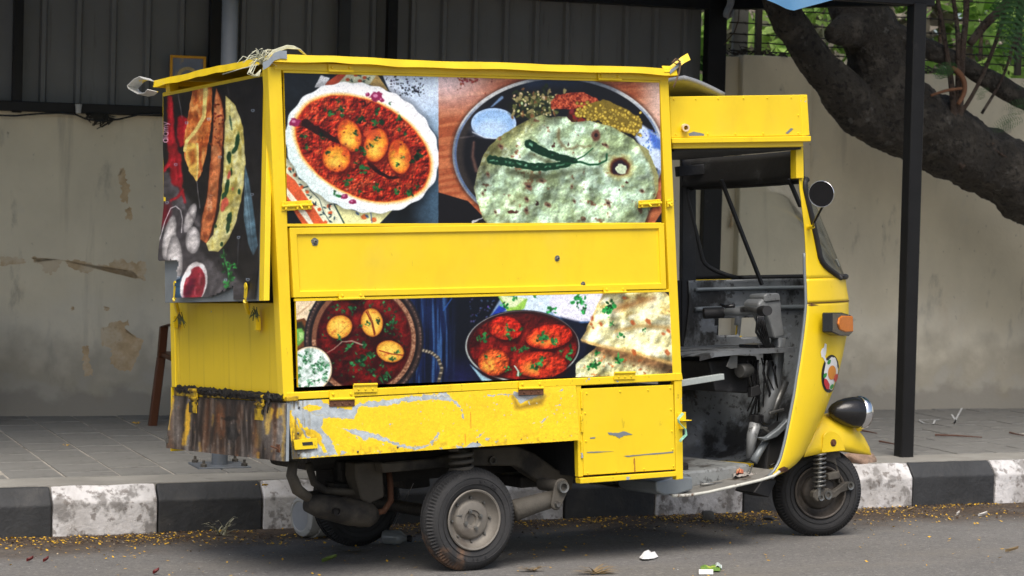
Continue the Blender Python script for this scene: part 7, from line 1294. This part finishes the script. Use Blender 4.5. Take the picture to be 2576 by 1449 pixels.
# ------------------------------------------------------------------ leaning tree in front of the wall
def bark_mat(nm, a, b):
    return M(nm, a, .9, var=.4, vs=5, bump=1., bs=22, bdist=.06, layers=[(b, 9, .48, .64, (1, 1, 1), .8), ((.008, .007, .006), 26, .54, .62, (1, 1, 1), .8), ((.17, .115, .05), 4, .66, .74, (1, 1, 1), .5), ((.15, .145, .13), 14, .62, .70, (1, 1, 1), .6)])
Mt['bark'] = bark_mat('tree_bark', (.040, .034, .027), (.095, .082, .066))
Mt['bark2'] = bark_mat('branch_bark', (.075, .05, .036), (.11, .085, .065))
TO = 1.9
def T(x, y, o=TO): return K(x, y, o)
def rough_tube(mb, pts, rs, n=18, amp=.10, seed=0, sub=6):
    P = []; R = []
    m = len(pts)
    for i in range(m - 1):
        p0, p1, p2, p3 = pts[max(i - 1, 0)], pts[i], pts[i + 1], pts[min(i + 2, m - 1)]
        for k in range(sub):
            t = k / sub; P.append(.5 * ((2 * p1) + (p2 - p0) * t + (2 * p0 - 5 * p1 + 4 * p2 - p3) * t * t + (3 * p1 - p0 - 3 * p2 + p3) * t ** 3)); R.append(rs[i] + (rs[i + 1] - rs[i]) * t)
    P.append(pts[-1]); R.append(rs[-1]); b0 = len(mb.v); mb.tube(P, R, n)
    for i, p in enumerate(P):
        for k in range(n):
            v = mb.v[b0 + i * n + k]; d = (v - p); f = 1 + amp * 2 * nz(v.x * 3.1 + seed, v.y * 3.1, v.z * 3.1) + amp * nz(v.x * 9 + seed, v.y * 9, v.z * 9) + amp * .7 * abs(nz(v.x * 24 + seed, v.y * 24, v.z * 24)); mb.v[b0 + i * n + k] = p + d * f
mpx = lambda o=TO: (K(2300, 300, o) - CAM).dot(FW) / FOC
px = mpx()
tb = KP(8.35, TO, PAVE)
tree = thing('leaning_tree', tb, 'thick dark tree trunk leaning across the wall at the upper right', 'tree')
mb = MB()
rough_tube(mb, [tb - UP * .1, tb + UP * .45 - KT * .12, T(2700, 560), T(2560, 452), T(2430, 380), T(2334, 325), T(2235, 262), T(2212, 170), T(2188, 90), T(2145, -20), T(2100, -240)], [.28, .24, .21, 92 * px, 90 * px, 94 * px, 92 * px, 74 * px, 76 * px, 70 * px, 60 * px], 72, .11, 1, 22)
rough_tube(mb, [T(2225, 300), T(2165, 275, TO - .05), T(2108, 218, TO - .08), T(2056, 156, TO - .1), T(2010, 88, TO - .1), T(1972, 25, TO - .1), T(1890, -160, TO)], [76 * px, 66 * px, 52 * px, 44 * px, 40 * px, 38 * px, 32 * px], 56, .11, 5, 20)
rough_tube(mb, [T(2170, 80), T(2230, 78, TO - .1), T(2300, 108, TO - .12), T(2380, 142, TO - .15), T(2470, 190, TO - .15), T(2560, 240, TO - .15), T(2680, 310, TO - .1)], [40 * px, 30 * px, 24 * px, 23 * px, 24 * px, 26 * px, 28 * px], 36, .10, 9, 20)
rough_tube(mb, [T(2180, 60, TO - .05), T(2130, 78, TO - .10), T(2098, 84, TO - .13), T(2086, 84, TO - .14)], [50 * px, 40 * px, 27 * px, 18 * px], 24, .12, 12)
mb.build('trunk', Mt['bark'], tree, smooth='all')
mb = MB()
for pts, r in (([(2412, 415), (2414, 300), (2420, 150), (2430, 40), (2432, -80)], [11, 10, 9, 8, 8]), ([(2400, 400), (2398, 260), (2380, 120), (2352, -40)], [9, 8, 6, 5]), ([(2405, 300), (2410, 100), (2392, -40)], [6, 6, 5]), ([(2385, 330), (2440, 250), (2480, 170), (2520, 60), (2540, -30)], [6, 6, 5, 5, 4]), ([(2470, 285), (2520, 200), (2550, 110), (2570, 40)], [4, 4, 4, 3]), ([(2415, 420), (2450, 390), (2500, 360)], [8, 6, 3]), ([(2480, 362), (2530, 395), (2570, 420)], [4, 3, 3]), ([(2440, 110), (2480, 60), (2530, 10), (2560, -40)], [10, 12, 13, 14])): rough_tube(mb, [T(x, y, TO - .22) for x, y in pts], [q * px for q in r], 8, .08, pts[0][0], 5)
mb.build('shoot', Mt['bark2'], tree, smooth='all')
mb = MB(); rough_tube(mb, [T(x, y, TO - .3) for x, y in ((2342, 240), (2380, 228), (2420, 222))], [3 * px, 4 * px, 3 * px], 8, .05, 2); rough_tube(mb, [T(x, y, TO - .28) for x, y in ((2395, 170), (2412, 182), (2425, 205), (2425, 235), (2410, 262))], [5 * px, 7 * px, 7 * px, 6 * px, 5 * px], 8, .05, 3); mb.build('aerial_root', M('orange_root', (.17, .075, .035), .8, var=.3, vs=20), tree, smooth='all')
# leaves: feathery twice-cut fronds
def leaf_mat(nm, c, tr=.35):
    m = M(nm, c, .55, var=.35, vs=9, bump=0); nt = m.node_tree; p = nt.nodes['Principled BSDF']; t = nt.nodes.new('ShaderNodeBsdfTranslucent'); mx = nt.nodes.new('ShaderNodeMixShader'); mx.inputs[0].default_value = tr
    nt.links.new(p.inputs['Base Color'].links[0].from_socket, t.inputs['Color']); nt.links.new(p.outputs[0], mx.inputs[1]); nt.links.new(t.outputs[0], mx.inputs[2]); nt.links.new(mx.outputs[0], nt.nodes['Material Output'].inputs['Surface']); return m
Mt['leaf'] = leaf_mat('green_leaf', (.040, .125, .028)); Mt['leafl'] = leaf_mat('light_leaf', (.42, .60, .16), .55); Mt['leafm'] = leaf_mat('mid_leaf', (.24, .40, .09), .5); Mt['leafg'] = leaf_mat('grey_leaf', (.34, .30, .25), .4)
def frond(mb, a, b, side_, W, n=14, m=9):
    """stem a->b with side stalks bearing small leaflets; lies in the plane of side_"""
    ax = (b - a); L = ax.length; ax.normalize()
    for i in range(n):
        t = (i + .7) / n; o = a + (b - a) * t + UP * (-.04 * t * t * L * 4); l = W * math.sin(math.pi * min(1, .15 + t * .85)) ** .7
        for sg in (-1, 1):
            d = (side_ * sg + ax * .45).normalized()
            for j in range(m):
                q = o + d * l * (j + 1) / m + UP * rnd.uniform(-.003, .003); e = (ax * .9 + UP * rnd.uniform(-.3, .3)).normalized() * l / m * 1.4; f = d * l / m * .55; mb.add([q - e * .9, q + f, q + e * .9, q - f], [(0, 1, 2, 3)])
mb = MB(); FO = TO - .5
for a, b, W in (((2590, -60), (2520, 110), .085), ((2560, -40), (2535, 130), .08), ((2610, -10), (2550, 120), .09), ((2540, -60), (2515, 70), .07), ((2576, -20), (2512, 96), .075), ((2620, 20), (2530, 140), .09), ((2560, -60), (2508, 50), .07), ((2640, 60), (2560, 150), .08), ((2600, -40), (2545, 70), .08), ((2560, 290), (2490, 312), .03), ((2576, 300), (2495, 320), .035), ((2600, 255), (2520, 262), .03), ((2590, 275), (2535, 275), .03), ((2620, 190), (2555, 214), .025), ((2410, 165), (2345, 178), .04), ((2400, 175), (2350, 186), .04), ((2490, 225), (2448, 232), .02), ((2480, 240), (2455, 245), .018)):
    A, B = T(*a, FO), T(*b, FO + rnd.uniform(-.1, .1)); frond(mb, A, B, (B - A).normalized().cross(FW).normalized(), W)
r6 = random.Random(4)
for k in range(620):       # crown, over the picture's top edge
    c = KP(r6.uniform(4.4, 11.), r6.uniform(-.6, 2.3), r6.uniform(3.9, 5.4)); d = Vector((r6.uniform(-1, 1), r6.uniform(-1, 1), r6.uniform(-.3, .2))).normalized() * .5; frond(mb, c, c + d, d.normalized().cross(UP).normalized(), .17, 9, 4)
mb.build('crown', Mt['leaf'], tree, fix=False)
# ------------------------------------------------------------------ greenery behind the wall: each shrub a thing
def shrub(name, s, off, h, w, mats, label, n, seed, size=.07, z0=.1):
    base = WP(s, off, z0); sh_ = thing(name, base, label, 'shrub', 'greenery behind the wall'); r = random.Random(seed)
    mb = MB(); tips = []
    for k in range(7):
        a = r.uniform(0, 6.28); e = base + WT * math.cos(a) * w * .5 * r.random() + WN * math.sin(a) * w * .4 * r.random() + UP * h * r.uniform(.6, .95); mid = base.lerp(e, .5) + WT * r.uniform(-.1, .1) * w; rough_tube(mb, [base, mid, e], [.05 + .02 * h / 3, .03, .012], 7, .1, k, 4); tips += [e, mid, base.lerp(e, .75)]
    mb.build('stem', Mt['bark2'], sh_, smooth='all')
    for mi, mt in enumerate(mats):
        mb = MB(); cl = [(tips[r.randrange(len(tips))] + Vector((r.gauss(0, .25) * w * .5, r.gauss(0, .2) * w * .4, r.gauss(0, .16) * h)), r.uniform(.12, .34) * w * .5) for k in range(24)]
        for k in range(n // len(mats)):
            c, rr = cl[r.randrange(len(cl))]; p = c + Vector((r.gauss(0, 1), r.gauss(0, 1), r.gauss(0, .8))) * rr * .6
            if p.z < z0: continue
            nrm = Vector((r.uniform(-1, 1), r.uniform(-1, 1), r.uniform(.1, 1.2))).normalized(); u = nrm.orthogonal().normalized(); v = nrm.cross(u); a = r.uniform(0, 6.28); u2 = u * math.cos(a) + v * math.sin(a); v2 = nrm.cross(u2); l = size * r.uniform(.6, 1.4); mb.add([p - u2 * l, p + v2 * l * .42, p + u2 * l, p - v2 * l * .42], [(0, 1, 2, 3)])
        mb.build('crown', mt, sh_, fix=False)
    return sh_
L_, M_, D_, G_ = Mt['leafl'], Mt['leafm'], Mt['leaf'], Mt['leafg']
k = 0
for s, off, h, w, ms, lb in ((4.6, 2.2, 3.6, 1.9, (L_, M_), 'bright green shrub behind the wall, left of the tree limb'), (6.2, 1.8, 3.4, 1.6, (M_, L_, G_), 'leafy shrub behind the wall between the two tree limbs'), (7.6, 1.6, 3.3, 1.7, (L_, M_), 'light green shrub behind the barbed wire, just right of the black post'), (8.9, 2.4, 3.5, 1.9, (L_, M_, D_), 'yellowish green shrub behind the barbed wire near the right edge'), (10.4, 1.8, 3.6, 1.8, (M_, D_), 'darker green shrub behind the barbed wire at the right edge'), (5.4, 4.6, 4.6, 2.6, (G_, M_), 'grey-green bush further back behind the left part of the wall'), (7.8, 5.0, 4.8, 3.0, (L_, G_), 'pale bush further back behind the barbed wire'), (10.2, 5.6, 5.0, 3.0, (M_, G_), 'tall grey-green bush further back at the right'), (12.6, 4.6, 5.0, 2.8, (D_, M_), 'dark bush behind the wall beyond the right edge'), (6.6, 8.5, 6.5, 4.4, (D_, M_), 'dark tree mass far back behind the wall, left one'), (10.5, 9.0, 6.5, 4.6, (D_, G_), 'dark tree mass far back behind the wall, middle one'), (14.5, 9.5, 6.8, 4.8, (D_, M_), 'dark tree mass far back behind the wall, right one')):
    k += 1; shrub('garden_shrub', s, off, h, w, ms, lb, 2600, k, .085 if off < 4 else .16 if off < 8 else .26)
# ------------------------------------------------------------------ barbed wire on the right part of the wall
bw = M('rusty_wire', (.018, .014, .012), .7, .3, var=.3); fence = thing('barbed_wire_fence', WP(7.5, .1, zt2), 'rusty barbed wire strands on steel angles along the top of the wall', 'fence')
for i, yy in enumerate((6, 52, 86, 118, 137, 156)):
    mb = MB(); n = 40; y0 = yy; P = [WL(1835 + 780 * t / n, yy - 34 + 42 * t / n + (i % 3) * 2 + 2 * nz(t * .3, i), .10) for t in range(n + 1)]; mb.tube(P, .0048, 5)
    for q in range(2, n, 3): c = P[q]; mb.tube([c - WT * .012 + UP * .012, c + WT * .012 - UP * .012], .002, 4); mb.tube([c - WN * .012 + UP * .010, c + WN * .012 - UP * .01], .002, 4)
    mb.build('wire_strand', bw, fence, smooth='all')
for x in (1905, 2560): a = WL(x, 170, .10); MB().box(a + UP * .32, (.04, .04, .75), WT, WN).build('wire_post', M('angle_post', (.05, .04, .03), .8, var=.3), fence, .002)
a = WL(1862, 60, .12); MB().box(a, (.11, .04, .6), WT, WN).build('concrete_post', Mt['concrete'], fence, .006)
# dead leaves caught on the wall's coping
mb = MB(); r7 = random.Random(9)
for k in range(420):
    s = r7.uniform(s_end, s_p1 + 1.2); c = WP(s, r7.uniform(-.06, .18), (zt1 if s < s_p1 else zt2) + .014 + abs(r7.gauss(0, .022))); d = Vector((r7.uniform(-1, 1), r7.uniform(-1, 1), r7.uniform(-.6, .5))).normalized() * r7.uniform(.015, .06); e = d.orthogonal().normalized() * .008; mb.add([c - d, c + e, c + d, c - e], [(0, 1, 2, 3)])
tag(mb.build('coping_leaf_litter', M('coping_litter', (.035, .028, .018), .95, var=.5, vs=40), base=WP(s_p0, 0, zt1), fix=False), 'dead leaves and twigs heaped on top of the wall', None, None, 'stuff')
for o in list(bpy.data.objects):
    if '_at' in o: del o['_at']
